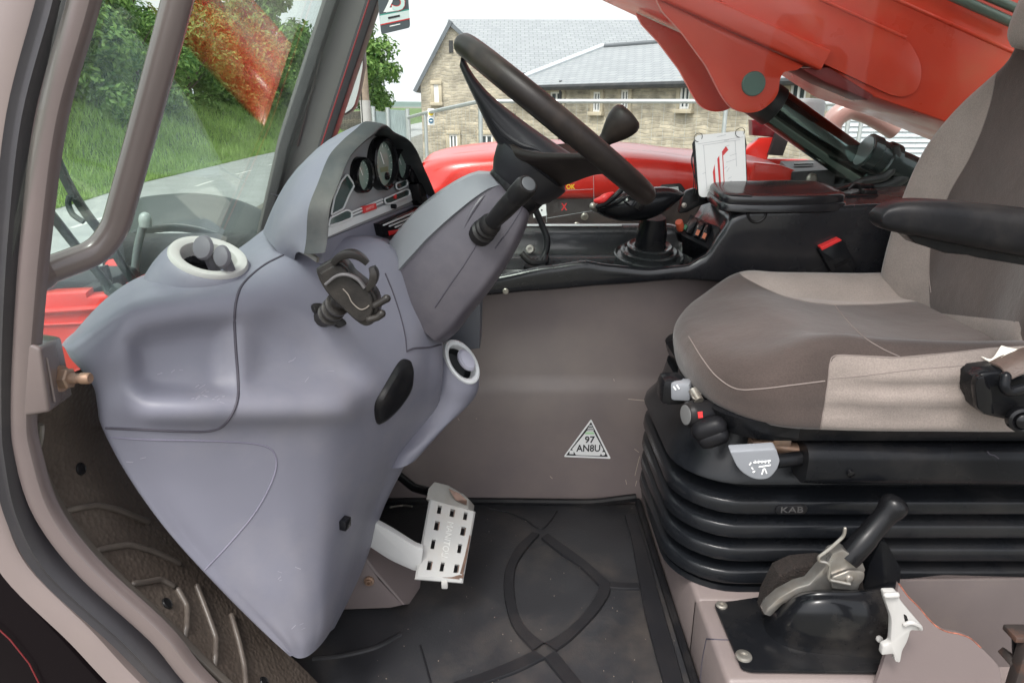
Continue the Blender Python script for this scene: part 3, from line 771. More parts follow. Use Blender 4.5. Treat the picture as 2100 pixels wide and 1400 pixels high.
# --- indicator stalk
stalk = thing('control_stalk', 'thick black control stalk with ribbed boot on the column', 'stalk', tuple(P(1000, 470, 1.08)))
s0, s1 = P(990, 476, 1.075), P(1084, 377, .965)
d = (s1 - s0).normalized(); Ls = (s1 - s0).length
mb = MB(); mb.lathe(s0, d, [(.0125, Ls * .22), (.0132, Ls * .3), (.0150, Ls * .5), (.0152, Ls * .74), (.0135, Ls * .76), (.0162, Ls * .765), (.0165, Ls * .95), (.0140, Ls * .985), (.0138, Ls * .99), (.0125, Ls)], 28)
part('handle', mb, M_BLACK, stalk)
mb = MB(); mb.lathe(s0, d, [(.020, -.01), (.020, Ls * .03), (.0155, Ls * .05), (.0185, Ls * .08), (.0185, Ls * .11), (.015, Ls * .13), (.0175, Ls * .16), (.0172, Ls * .2), (.013, Ls * .24)], 24)
part('boot', mb, M_BLACKSOFT, stalk)
mb = MB(); mb.lathe(s1 - d * .003, d, [(.0105, 0), (.0105, .0036), (.009, .0042)], 28); part('end_cap', mb, mat('cap_grey', (.07, .075, .08), .45), stalk)
mb = MB(); q = s0 - d * .006; mb.box(q + V((0.012, .0, .012)), (.03, .026, .018), rotm(d, *[v for v in (d.orthogonal().normalized(), d.cross(d.orthogonal().normalized()))]), .003); part('base_block', mb, M_BLACKSOFT, stalk)

# ================================================================== steering wheel
E1 = V((.79, 0, -.613)).normalized(); E2 = V((0, 1, 0)); EN = V((.613, 0, .79)).normalized()
WC = P(1142, 250, 1.15); RW = .183
def wp(a, r, h=0.0): return WC + E1 * (r * math.cos(a)) + E2 * (r * math.sin(a)) + EN * h
whl = thing('steering_wheel', 'worn black steering wheel with dished spokes seen almost edge on', 'steering wheel', tuple(WC))
mb = MB(); mb.tube([wp(2 * math.pi * i / 72, RW) for i in range(72)], .0172, 18, True); part('rim', mb, M_WHEEL, whl)
def spoke(a0, wid_hub, wid_rim, hub_h=-.088, th=.020):
    g = []
    for i in range(17):
        t = i / 16; r = lerp(.0, RW - .004, t)
        h = lerp(hub_h, -.006, sstep(.18, 1.0, t) * .55 + t * .45)
        w_ = lerp(wid_hub, wid_rim, sstep(0, .95, t))
        c = WC + (E1 * math.cos(a0) + E2 * math.sin(a0)) * r + EN * h
        side = -E1 * math.sin(a0) + E2 * math.cos(a0)
        tt = lerp(th, .010, t)
        loop = rrect(w_ * 2, tt, tt * .45, 4)
        g.append([c + side * x + EN * (y + .010 * (x / w_) ** 2 * (1 - t)) for x, y in loop])
    b = MB(); b.rings(g); return b
tabs = [((948, 112), (943, 138), .012), ((972, 155), (958, 172), .020), ((1008, 196), (980, 218), .028), ((1052, 232), (1002, 264), .036), ((1098, 266), (1026, 304), .044), ((1148, 300), (1056, 342), .056), ((1188, 326), (1106, 364), .064), ((1212, 345), (1160, 362), .050)]
rg = []
for (ux, uy), (lx, ly), hy in tabs:
    a, b = P(ux, uy, 1.15), P(lx, ly, 1.15); c = (a + b) / 2; h = (a - b) / 2
    rg.append([c + h * y + E2 * (x * hy) for x, y in rpoly([(-.55, 1), (-1, .35), (-.95, -.5), (-.4, -1), (.4, -1), (.95, -.5), (1, .35), (.55, 1)], .5, 3)])
rg = patch([r + [r[0]] for r in rg], 1, 5); rg = [r[:-1] for r in rg]
mb = MB(); mb.rings(rg); fs_ = part('spoke', mb, M_PAD, whl, 'broad dished front spoke', angle=70)
bvF = bvh_of(fs_); mb = MB(); L_ = []
for q in cr([V((x, y, 0)) for x, y in [(1000, 232), (1018, 258), (1040, 280), (1070, 298), (1100, 306), (1120, 318)]], 5):
    s_, n_2 = SURF(bvF, q.x, q.y); L_.append(s_ - n_2 * .0015)
mb.tube(L_, [.0008 + .004 * math.sin(math.pi * i / (len(L_) - 1)) for i in range(len(L_))], 8); part('spoke_crease', mb, M_PAD, fs_)
for s in (1, -1): part('spoke', spoke(s * R(62), .055, .022), M_WHEEL, whl)
mb = MB(); o = WC - EN * .082 + E1 * .012
mb.lathe(o, EN, [(.034, -.048), (.046, -.043), (.058, -.026), (.066, -.006), (.068, .006), (.058, .016), (.045, .020), (.02, .021)], 40)
hub = part('hub', mb, M_PAD, whl)
# creases moulded in the front spoke
# --- spinner knob
kn = thing('spinner_knob', 'black mushroom spinner knob clamped to the wheel rim', 'knob', tuple(wp(R(72), RW)))
k0 = P(1222, 306, 1.325); kd = (EN * 1.0 + E1 * .12).normalized()
mb = MB(); mb.lathe(k0, kd, [(.014, -.012), (.016, 0), (.0155, .010), (.0125, .018), (.014, .026), (.019, .036), (.025, .048), (.0300, .062), (.0315, .074), (.0295, .082), (.024, .087), (.012, .089)], 36)
part('knob', mb, M_WHEEL, kn)
mb = MB(); mb.box(k0 - kd * .012, (.03, .03, .022), rotm(E1, E2, EN), .005); part('clamp', mb, M_BLACK, kn)
# ================================================================== side console
def interp(xs, ys, x):
    if x <= xs[0]: return ys[0]
    for i in range(len(xs) - 1):
        if x <= xs[i + 1]:
            t = (x - xs[i]) / (xs[i + 1] - xs[i]); t = t * t * (3 - 2 * t) * .5 + t * .5
            return lerp(ys[i], ys[i + 1], t)
    return ys[-1]
con = thing('side_console', 'glossy black side console with joystick tray along the far wall', 'console', (.35, 1.5, F + .55))
tp = [P(x, y, 1.455) for x, y in [(860, 582), (1000, 568), (1130, 545), (1200, 535), (1250, 543), (1330, 551), (1410, 543), (1450, 523), (1478, 482), (1504, 442), (1545, 427), (1650, 425), (1800, 417), (2000, 410)]]
bt = [P(x, y, 1.452) for x, y in [(860, 615), (985, 607), (1100, 597), (1250, 585), (1400, 574), (1560, 585), (2000, 590)]]
txs, tzs = [p.x for p in tp], [p.z for p in tp]; bxs, bzs = [p.x for p in bt], [p.z for p in bt]
G = []; nx = 110
for i in range(nx + 1):
    x = lerp(-.19, 1.1, i / nx); tz = interp(txs, tzs, x); bz = interp(bxs, bzs, x); d = sstep(.47, .385, x)
    fl = 1.597; bk = 1.672
    G.append([V((x, 1.515, bz - .002)), V((x, 1.456, bz)), V((x, 1.452, bz + .006)), V((x, 1.450, tz - .016)), V((x, 1.4515, tz - .006)), V((x, 1.456, tz - .001)), V((x, 1.462, tz)), V((x, 1.468, tz - .002 * d)),
              V((x + .0, 1.474, lerp(tz + .0005, tz - .012, d))), V((x, 1.482, lerp(tz + .001, fl + .008, d))), V((x, 1.50, lerp(tz + .002, fl, d))), V((x, 1.56, lerp(tz + .004, fl, d))), V((x, 1.615, lerp(tz + .004, fl + .002, d))),
              V((x, 1.635, lerp(tz + .004, fl + .018, d))), V((x, 1.645, lerp(tz + .004, bk - .02, d))), V((x, 1.650, lerp(tz + .004, bk - .004, d))), V((x, 1.656, lerp(tz + .004, bk, d))), V((x, 1.684, lerp(tz + .004, bk + .002, d))), V((x, 1.688, fl - .06))])
mb = MB(); mb.grid(G)
shell = part('shell', mb, mat('console_plastic', (.0125, .013, .0155), .25, var=.1, spec=.35, bump=.12, bscale=600, coat=.25, dirt=DUST, dirt_amt=.03, dscale=5, rvar=.07, bdist=.0006), con, angle=60)
bvS = bvh_of(shell)
mb = MB(); s, n = SURF(bvS, 1037, 597); mb.lathe(s, n, [(.007, -.001), (.007, .002), (.0055, .0035)], 18); mb.lathe(s + n * .003, n, [(.0035, 0), (.0035, .0025)], 6); part('screw', mb, M_STEEL, shell)
mb = MB(); mb.tube([V((.015, 1.652, 1.6745)), V((.12, 1.652, 1.6745)), V((.265, 1.652, 1.6745))], .0026, 8)
part('edge_trim', mb, M_GALV, shell)
# cable well at the front end of the tray
mb = MB()
mb.tube(cr([P(1098, 430, 1.58), P(1112, 462, 1.58), P(1122, 490, 1.57), P(1118, 520, 1.56), P(1100, 545, 1.54), P(1080, 548, 1.54)], 6), .0075, 10)
mb.tube(cr([P(1070, 520, 1.53), P(1090, 538, 1.52), P(1115, 540, 1.53), P(1120, 528, 1.55)], 6), .008, 10)
mb.tube(cr([P(1075, 545, 1.50), P(1094, 552, 1.50), P(1118, 548, 1.51)], 6), .007, 10)
part('cable_loop', mb, M_BLACKSOFT, con)
mb = MB(); s = P(1087, 511, 1.60); n = V((-.1, -1, .25)); mb.lathe(s, n, [(.010, -.02), (.010, .001), (.008, .003), (.0045, .003), (.0045, -.002)], 20); part('washer', mb, M_STEEL, con)
# notch under the lid
mb = MB(); s = P(1552, 437, 1.452); mb.tube([s + V((.019 * math.cos(a), -.001, .019 * math.sin(a))) for a in [R(180 + 180 * i / 14) for i in range(15)]], .0035, 8, round_ends=True)
mb.prism([s + V((.017 * math.cos(a), -.001, .017 * math.sin(a))) for a in [R(180 + 180 * i / 14) for i in range(15)]], (0, .002, 0)); part('finger_notch', mb, M_BLACK, shell)
# arm pad lid
pl = rpoly([(.437, 1.452), (.437, 1.598), (.715, 1.61), (.715, 1.458), (.66, 1.443), (.50, 1.437)], [.03, .06, .06, .05, .05, .05], 6)
def lidring(k, z): 
    c = V((.575, 1.525, 0)); return [V((c.x + (x - c.x) * k - (0), c.y + (y - c.y) * (1 - (1 - k) * 1.8), z + (y - 1.44) * .09)) for x, y in pl]
mb = MB(); mb.rings([lidring(k, z) for k, z in ((.97, 1.735), (1.0, 1.738), (1.0, 1.750), (.985, 1.754), (.97, 1.755), (.975, 1.759), (.972, 1.766), (.955, 1.7705), (.93, 1.772), (.915, 1.7705), (.90, 1.772), (.8, 1.773))])
part('padded_lid', mb, mat('lid_vinyl', (.012, .012, .014), .20, var=.1, spec=.55, bump=.1, bscale=400, rvar=.05, bdist=.0006), con, 'black padded lid with glossy top')
# clutter behind the lid
mb = MB()
mb.tube(cr([P(1740, 388, 1.58), P(1752, 378, 1.58), P(1764, 384, 1.58), P(1762, 396, 1.58), P(1748, 400, 1.57)], 5), .004, 8)
mb.box(P(1780, 396, 1.57), (.03, .03, .018), None, .004); mb.box(P(1752, 402, 1.55), (.10, .02, .008), None, .003); mb.tube([P(1718, 392, 1.6), P(1745, 382, 1.62), P(1790, 384, 1.63)], .006, 8)
part('hose_clip', mb, M_BLACK, con)
# switch plate
A, B, C, D = P(1416, 439, 1.600), P(1472, 465, 1.545), P(1446, 516, 1.490), P(1397, 482, 1.550)
nrm = (B - A).cross(D - A).normalized(); nrm = nrm if nrm.dot(CAM - A) > 0 else -nrm
mb = MB(); mb.prism([A, B, A + (B - A) + (D - A), D], -nrm * .06, .002); swp = part('switch_plate', mb, M_BLACK, con)
ex, ey = (B - A), (D - A)
def SW(u, v, h=0): return A + ex * u + ey * v + nrm * h
for u, litc in ((.22, None), (.50, (.6, .22, .10)), (.74, (.85, .25, .14))):
    mb = MB(); mb.prism([SW(u - .1, .15), SW(u + .1, .15), SW(u + .1, .85), SW(u - .1, .85)], nrm * .006, .0015); rk = part('rocker_switch', mb, M_GLOSSBLACK, swp)
    if litc: 
        mb = MB(); mb.prism([SW(u - .055, .56, .0062), SW(u + .055, .56, .0062), SW(u + .055, .80, .0062), SW(u - .055, .80, .0062)], nrm * .001); part('orange_tab', mb, mat('orange_tab', (.42, .13, .07), .4), rk)
mb = MB(); mb.prism([SW(-.02, .55, .001), SW(.08, .55, .001), SW(.08, .75, .001), SW(-.02, .75, .001)], nrm * .002); part('green_mark', mb, mat('green_mark', (.02, .14, .07), .4), swp)
c = P(1393, 458, 1.56); mb = MB(); mb.lathe(c, V((-.35, -.6, .7)), [(.009, -.02), (.009, .004), (.0075, .006)], 18); part('orange_button', mb, mat('orange_btn', (.50, .09, .04), .4), con)
mb = MB(); mb.tube([c - V((-.35, -.6, .7)) * .02, c - V((-.35, -.6, .7)) * .055], .014, 14); part('button_body', mb, M_BLACK, con)

# ================================================================== joystick
js = thing('joystick', 'black boat shaped joystick with red trigger on a ringed rubber boot', 'joystick', tuple(P(1331, 525, 1.54)))
jb = P(1331, 522, 1.545); ja = V((.02, -.19, 1)).normalized()
mb = MB(); mb.lathe(jb, ja, [(.078, -.03), (.0795, -.006), (.080, .001), (.077, .003), (.072, -.002), (.064, -.001), (.064, .007), (.0655, .011), (.061, .0135), (.055, .009), (.051, .010), (.051, .019), (.052, .022), (.048, .0245), (.040, .021), (.036, .022)], 56, (True, False))
part('boot', mb, mat('boot_rubber', (.018, .02, .021), .27, var=.1, coat=.3), js)
mb = MB(); mb.lathe(jb, ja, [(.033, .015), (.0345, .026), (.0335, .034), (.0345, .040), (.033, .060), (.030, .075), (.027, .09)], 36); part('collar', mb, M_BLACK, js)
cl = [(1217, 427, 2.5, .006), (1228, 425, 13, .026), (1246, 422, 24, .038), (1275, 418, 34, .046), (1305, 415, 37, .048), (1335, 411, 36, .047), (1362, 405, 29, .040), (1385, 400, 16, .026), (1402, 398, 2.5, .006)]
rg = []
for px, py, hh, hd in cl:
    c = P(px, py, 1.50); k = 1.5 / FP
    rg.append([c + V((0, math.cos(t) * hd, math.sin(t) * hh * k * (1.0 if math.sin(t) < 0 else .72))) for t in [2 * math.pi * i / 28 for i in range(28)]])
rg = patch([r + [r[0]] for r in rg], 1, 4); rg = [r[:-1] for r in rg]
mb = MB(); mb.rings(rg); jh = part('head', mb, M_BLACK, js, angle=70)
bvJ = bvh_of(jh)
for (x, y) in ((1291, 413), (1311, 422)):
    s, n = SURF(bvJ, x, y); r_, u_, n_ = frame_of(n, (.5, 0, .85)); mb = MB(); mb.box(s + n * .001, (.019, .017, .007), rotm(r_, u_, n_), .002); part('button', mb, M_GLOSSBLACK, jh)
mb = MB(); mb.tube(cr([P(1222, 412, 1.46), P(1234, 410, 1.455), P(1246, 402, 1.455), P(1256, 397, 1.46)], 5), [.005, .006, .007, .0075, .008, .0085, .009, .009, .0085, .008, .007, .0065, .006, .0055, .005, .004][:16], 10, round_ends=True)
part('red_trigger', mb, M_REDBRIGHT, js)
mb = MB(); mb.tube(cr([P(1226, 424, 1.455), P(1244, 416, 1.452), P(1262, 402, 1.452), P(1276, 388, 1.458)], 5), .0055, 10, round_ends=True); part('trigger_guard', mb, M_BLACK, js)
mb = MB(); mb.tube(cr([P(1222, 428, 1.49), P(1216, 423, 1.48)], 3), .008, 10, round_ends=True); part('chrome_tip', mb, M_STEEL, jh)

# ================================================================== seat
def fabric(name, dark, light):
    m = bpy.data.materials.new(name); m.use_nodes = True
    nt = m.node_tree; N = nt.nodes; L = nt.links; b = N['Principled BSDF']
    at = N.new('ShaderNodeAttribute'); at.attribute_name = 'zone'
    th = N.new('ShaderNodeMapRange'); th.inputs[1].default_value = -.006; th.inputs[2].default_value = .006; L.new(at.outputs['Fac'], th.inputs[0])
    tc = N.new('ShaderNodeTexCoord')
    n1 = N.new('ShaderNodeTexNoise'); n1.inputs['Scale'].default_value = 7; n1.inputs['Detail'].default_value = 7; L.new(tc.outputs['Object'], n1.inputs['Vector'])
    n2 = N.new('ShaderNodeTexNoise'); n2.inputs['Scale'].default_value = 420; n2.inputs['Detail'].default_value = 2; L.new(tc.outputs['Object'], n2.inputs['Vector'])
    mr = N.new('ShaderNodeMapRange'); mr.inputs[1].default_value = .3; mr.inputs[2].default_value = .7; mr.inputs[3].default_value = .80; mr.inputs[4].default_value = 1.18; L.new(n1.outputs['Fac'], mr.inputs[0])
    mr2 = N.new('ShaderNodeMapRange'); mr2.inputs[1].default_value = .35; mr2.inputs[2].default_value = .65; mr2.inputs[3].default_value = .90; mr2.inputs[4].default_value = 1.10; L.new(n2.outputs['Fac'], mr2.inputs[0])
    mm = N.new('ShaderNodeMath'); mm.operation = 'MULTIPLY'; L.new(mr.outputs[0], mm.inputs[0]); L.new(mr2.outputs[0], mm.inputs[1])
    mx = N.new('ShaderNodeMix'); mx.data_type = 'RGBA'; L.new(th.outputs[0], mx.inputs[0]); mx.inputs[6].default_value = (*dark, 1); mx.inputs[7].default_value = (*light, 1)
    m2 = N.new('ShaderNodeMix'); m2.data_type = 'RGBA'; m2.blend_type = 'MULTIPLY'; m2.inputs[0].default_value = 1; L.new(mx.outputs[2], m2.inputs[6]); L.new(mm.outputs[0], m2.inputs[7])
    L.new(m2.outputs[2], b.inputs['Base Color'])
    b.inputs['Roughness'].default_value = .82; b.inputs['Sheen Weight'].default_value = .25; b.inputs['Sheen Roughness'].default_value = .5; b.inputs['Specular IOR Level'].default_value = .25
    bp = N.new('ShaderNodeBump'); bp.inputs['Strength'].default_value = .35; bp.inputs['Distance'].default_value = .0012; L.new(n2.outputs['Fac'], bp.inputs['Height'])
    n3 = N.new('ShaderNodeTexNoise'); n3.inputs['Scale'].default_value = 14; n3.inputs['Detail'].default_value = 3; L.new(tc.outputs['Object'], n3.inputs['Vector'])
    bp2 = N.new('ShaderNodeBump'); bp2.inputs['Strength'].default_value = .25; bp2.inputs['Distance'].default_value = .012; L.new(n3.outputs['Fac'], bp2.inputs['Height']); L.new(bp.outputs[0], bp2.inputs['Normal'])
    L.new(bp2.outputs[0], b.inputs['Normal'])
    return m
M_FAB = fabric('seat_fabric', (.058, .0425, .0375), (.245, .206, .184))
M_STITCH = mat('stitching', (.20, .165, .15), .85)
def set_zone(ob, polys):
    off = OFF[ob]; me = ob.data; a = me.attributes.new('zone', 'FLOAT', 'POINT')
    vals = []
    for v in me.vertices:
        x, y = proj(v.co + off); vals.append(max(sd_poly(x, y, p) for p in polys) / 100.0)
    a.data.foreach_set('value', vals)
seat = thing('operator_seat', 'two tone taupe fabric operator seat on a black bellows suspension', 'seat', (.6, 1.18, F + .13))
# --- cushion
plan = [(.302, 1.18), (.305, 1.08), (.330, 1.005), (.385, .955), (.50, .938), (.65, .934), (.80, .934), (.88, .95), (.90, 1.05), (.905, 1.20), (.90, 1.36), (.87, 1.425), (.74, 1.435), (.58, 1.435), (.45, 1.415), (.365, 1.36), (.32, 1.28)]
pc = cr([V((x, y, 0)) for x, y in plan], 12, True); cc = V((.60, 1.185, 0))
def ctop(x, y):
    z = F + .592
    sx = (y - 1.185) / .25
    z += .030 * sstep(.45, .95, abs(sx)) * sstep(.36, .52, x)      # side bolsters
    z -= .018 * math.exp(-((x - .70) / .12) ** 2) * (1 - min(1, sx * sx))
    z -= .022 * sstep(.46, .30, x)
    z += .010 * math.exp(-((x - .47) / .06) ** 2)
    z -= .010 * math.exp(-((abs(sx) - .60) / .07) ** 2) * sstep(.45, .55, x) # sewn valley
    return z
rg = []
for k, fz in ((.90, 0.0), (.965, 0.02), (.980, .07), (.985, .12), (.989, .18), (.992, .25), (.996, .32), (1.0, .39), (1.002, .46), (1.002, .52), (1.001, .58), (.998, .64), (.994, .69), (.986, .745), (.975, .80), (.963, .86), (.948, .915), (.915, .965), (.87, .99), (.82, 1.0), (.75, 1.0), (.67, 1), (.59, 1), (.5, 1), (.42, 1), (.33, 1), (.25, 1), (.17, 1), (.09, 1), (.03, 1)):
    ring = []
    for p in pc:
        q = cc + (p - cc) * k; zt = ctop(q.x, q.y); zb = F + .475 + .012 * sstep(.45, .3, q.x)
        # drape wrinkles on the flank
        z = lerp(zb, zt, fz)
        if .1 < fz < .8 and q.y < 1.0:
            wv = (math.sin(fz * 19 + q.x * 11 + 1.3 * math.sin(q.x * 15)) + .6 * math.sin(fz * 31 - q.x * 17 + 2 * math.sin(q.x * 9))) * .0042 * sstep(.40, .58, q.x) * math.sin(math.pi * min(1, fz * 1.25))
            q = q + V((0, -wv, 0))
        ring.append(V((q.x, q.y, z)))
    rg.append(ring)
mb = MB(); mb.rings(rg); cush = part('seat_cushion', mb, M_FAB, seat, 'taupe seat cushion with pale side bolsters', angle=80)
near_b = [(1680, 1000), (1682, 890), (1692, 830), (1698, 780), (1701, 745), (1712, 728), (1760, 728), (1840, 732), (1950, 722), (2040, 712), (2200, 705), (2300, 1000)]
far_b = [(1500, 540), (1522, 566), (1552, 583), (1605, 606), (1660, 619), (1712, 625), (1800, 623), (1905, 616), (1960, 640), (2000, 560), (1800, 500)]
set_zone(cush, [near_b, far_b])
bvQ = bvh_of(cush)
mb = MB()
seam(mb, bvQ, [(1712, 626), (1735, 655), (1770, 690), (1810, 715), (1845, 731)], .0008, 8, .0002)
seam(mb, bvQ, [(1412, 690), (1440, 735), (1470, 772), (1510, 797), (1560, 797), (1620, 790), (1692, 781)], .0011, 8, .0001)
seam(mb, bvQ, [(1701, 776), (1780, 769), (1880, 757), (1990, 748)], .0007, 8, .0001)
seam(mb, bvQ, [(1682, 880), (1690, 835), (1698, 780), (1702, 745), (1713, 729), (1760, 729), (1840, 733), (1950, 723), (2035, 713)], .0008, 8, .0)
seam(mb, bvQ, [(1524, 567), (1555, 584), (1605, 607), (1660, 620), (1712, 626), (1800, 624), (1895, 617)], .0008, 8, .0)
part('piping', mb, M_STITCH, cush)
# --- backrest: outline in (y, z), leaning back
bo_ = [(1.185, F + .50), (1.30, F + .505), (1.385, F + .53), (1.412, F + .60), (1.418, F + .70), (1.408, F + .80), (1.385, F + .88), (1.345, F + .95), (1.30, F + 1.0), (1.255, F + 1.04), (1.235, F + 1.10), (1.185, F + 1.12)]
bo_ = bo_ + [(2.37 - y, z) for y, z in reversed(bo_[1:-1])]
bo2 = cr([V((0, y, z)) for y, z in bo_], 10, True); bc = V((0, 1.185, F + .80))
def bx(y, z):
    s = abs(y - 1.185) / .23
    x = .765 + .10 * (z - F - .55)
    x += .030 * sstep(.95, .35, s) - .004
    x += .02 * sstep(F + .62, F + .52, z)
    return x
rg = []
for k, fx in ((.80, 1.0), (.93, .97), (.985, .8), (1.0, .55), (.998, .36), (.985, .20), (.962, .09), (.93, .03), (.89, .005), (.84, 0), (.77, 0), (.69, 0), (.6, 0), (.5, 0), (.4, 0), (.3, 0), (.2, 0), (.1, 0), (.03, 0)):
    ring = []
    for p in bo2:
        q = bc + (p - bc) * k; x0 = bx(q.y, q.z); ring.append(V((lerp(x0, x0 + .14, fx), q.y, q.z)))
    rg.append(ring)
mb = MB(); mb.rings(rg); bk = part('backrest', mb, M_FAB, seat, 'reclined backrest with dark centre panel and pale bolsters', angle=80)
dark_c = [(1907, 640), (1905, 560), (1908, 500), (1925, 450), (1950, 390), (1985, 330), (2012, 270), (2030, 215), (2040, 165), (2060, 90), (2400, 90), (2400, 700), (2092, 700), (2095, 660), (2000, 650)]
off = OFF[bk]; a = bk.data.attributes.new('zone', 'FLOAT', 'POINT')
a.data.foreach_set('value', [-sd_poly(*proj(v.co + off), dark_c) / 100 if (v.co + off).x < .98 else .5 for v in bk.data.vertices])
bvB = bvh_of(bk)
mb = MB(); seam(mb, bvB, [(1909, 600), (1905, 560), (1908, 505), (1925, 450), (1950, 390), (1985, 330), (2012, 270), (2030, 215), (2040, 170)], .0008, 8, .0); part('piping', mb, M_STITCH, bk)
# --- head restraint
hb_ = rpoly([(1.05, F + 1.03), (1.205, F + 1.03), (1.212, F + 1.10), (1.165, F + 1.195), (1.05, F + 1.22)], .035, 6); hc = V((0, 1.155, F + 1.13))
rg = []
for k, fx in ((.7, 1.0), (.93, .98), (1.0, .8), (1.0, .3), (.96, .08), (.88, .01), (.7, -.03), (.4, -.05), (.1, -.055)):
    rg.append([V((.795 + fx * .11 + .15 * (z - F - 1.05), hc.y + (y - hc.y) * k, hc.z + (z - hc.z) * k)) for y, z in hb_])
mb = MB(); mb.rings(rg); hr = part('headrest', mb, M_FAB, seat, angle=80)
set_zone(hr, [[(0, -3000), (5000, -3000), (5000, 3000), (0, 3000)]])
mb = MB(); mb.tube([V((.86, 1.155, F + .98)), V((.86, 1.155, F + 1.1))], .01, 10); part('headrest_post', mb, M_BLACK, seat)
# --- armrest on the near side
ap = [(1795, 446, 10), (1806, 444, 22), (1835, 443, 31), (1880, 446, 37), (1950, 455, 42), (2040, 468, 46), (2160, 485, 50)]
rg = []
for px, py, hh in ap:
    c = P(px, py, .885); k = .885 / FP; hw = .018 + .014 * sstep(1795, 1880, px)
    rg.append([c + V((0, x, z)) for x, z in [(a_ * hw * 2, b_ * hh * k * 2) for a_, b_ in rrect(1, 1, .32, 5)]])
rg = patch([r + [r[0]] for r in rg], 1, 5); rg = [r[:-1] for r in rg]
mb = MB(); mb.rings(rg); ar = part('armrest', mb, M_BLACKSOFT, seat, 'black fold down armrest', angle=60)
mb = MB(); mb.prism([P(x, y, .872) for x, y in [(1848, 470), (1880, 500), (1905, 508), (1940, 520), (1985, 524), (2010, 530), (2120, 548), (2120, 500), (1960, 478)]], (0, .03, 0), .003); part('armrest_bracket', mb, M_BLACK, ar)
# --- suspension: bellows, collar, side bar
def rr_plan(x0, x1, y0, y1, r, z, zf=None, k=8):
    w_, h_ = x1 - x0, y1 - y0; c = V(((x0 + x1) / 2, (y0 + y1) / 2, z)); return [c + V((a_, b_, 0)) for a_, b_ in rrect(w_, h_, r, k)]
prof = []
zz = F + .130
prof += [(-.004, zz), (-.002, zz + .010)]
for i in range(4):
    z0 = zz + .012 + i * .0475
    prof += [(.022, z0), (-.002, z0 + .006), (-.0075, z0 + .0085), (-.0085, z0 + .011), (-.0070, z0 + .029), (-.0055, z0 + .0315), (.002, z0 + .034), (.022, z0 + .041)]
prof += [(.010, F + .335), (-.004, F + .345), (-.010, F + .352), (-.008, F + .362), (.006, F + .385), (.018, F + .42), (.024, F + .455)]
rg = [rr_plan(.292 + o, 1.02, 1.008 + o, 1.43 - o, .115, z) for o, z in prof]
mb = MB(); mb.rings(rg); bel = part('bellows', mb, mat('bellows_rubber', (.008, .009, .011), .20, var=.12, spec=.30, bump=.12, bscale=500, dirt=DUST, dirt_amt=.025, dscale=4, rvar=.07), seat, 'black rubber bellows of stacked folds', angle=50)
bvE = bvh_of(bel)
s, n = SURF(bvE, 1622, 1043); n = V((0, -1, .06)).normalized(); r_, u_, n_ = frame_of(n); r_ = V((1, 0, .02))
mb = MB(); lo_ = rrect(.054, .017, .0084, 6); mb.prism([s + r_ * x + u_ * y + n_ * .0035 for x, y in lo_], -n_ * .01, .0012); kp = part('maker_plate', mb, M_BLACKSOFT, bel)
t = textmb('KAB', s + n_ * .0038, r_, u_, .0155, .0008, sx=1.35); part('maker_lettering', t, mat('kab_letter', (.06, .058, .058), .5), kp, smooth=False)
# upper pan under the cushion
mb = MB(); mb.rings([rr_plan(.318 + o, .97, .958 + o, 1.42 - o, .09, z) for o, z in ((.04, F + .44), (.012, F + .448), (.004, F + .468), (.0, F + .485), (.012, F + .49))])
pan_ = part('seat_pan', mb, M_BLACK, seat)
# round side bar
c0, c1 = P(1640, 942, .985), P(2300, 946, .985); mb = MB()
mb.sweep([c0, c0.lerp(c1, .06), c0.lerp(c1, .5), c1], rrect(.064, .070, .022, 5), up=(0, 0, 1), scale=[.96, 1, 1, 1]); sb = part('side_cover', mb, M_BLACK, seat, 'black moulded side cover of the suspension')
mb = MB(); s = P(1745, 971, .95); mb.lathe(s, V((0, -1, -.2)), [(.006, -.004), (.006, .002), (.004, .003)], 14); part('screw', mb, M_GLOSSBLACK, sb)
mb = MB(); mb.tube(cr([P(2025, 925, .948), P(2030, 931, .947), P(2040, 934, .946), P(2048, 940, .946)], 4), .0008, 5); part('crack', mb, M_SEAM, sb)
# corner moulding, knobs and lever along the front corner
mb = MB(); mb.sweep(cr([V((.350, 1.30, F + .474)), V((.322, 1.18, F + .472)), V((.330, 1.06, F + .47)), V((.368, .992, F + .468)), V((.45, .968, F + .466))], 6), rrect(.020, .026, .006, 4), up=(0, 0, 1)); part('front_moulding', mb, M_BLACK, pan_)
mb = MB(); mb.tube([P(1535, 905, 1.02), P(1640, 922, 1.0)], .011, 12); mb.box(P(1560, 908, 1.0), (.035, .025, .018), None, .003); mb.box(P(1600, 902, 1.0), (.03, .02, .012), None, .002); part('slide_rail', mb, M_RUST, seat)
mb = MB(); mb.tube([P(1592, 945, .98), P(1650, 938, .985)], .012, 12); part('lever_shaft', mb, M_BLACK, seat)
lv = rpoly([(1497, 926), (1592, 920), (1600, 945), (1594, 962), (1578, 982), (1548, 984), (1515, 965)], [5, 5, 6, 6, 14, 20, 20], 5)
mb = MB(); mb.prism([P(x, y, .945) for x, y in lv], V((.0, .016, .004)), .004, 3); le = part('height_lever', mb, M_GREYLEVER, seat, 'light grey paddle lever with printed symbols')
bvL = bvh_of(le); mb = MB()
for pts in ([(1545, 948), (1580, 944)], [(1556, 957), (1580, 953)], [(1562, 972), (1567, 960), (1572, 970)], [(1540, 948), (1537, 953)], [(1541, 958), (1544, 962)], [(1544, 968), (1548, 965)]): seam(mb, bvL, pts, .0012, 4, .0004, 5)
for x in (1549, 1556, 1563, 1570, 1577): seam(mb, bvL, [(x, 944), (x - 1, 949)], .001, 2, .0004, 5)
part('printed_symbol', mb, M_WHITE, le)
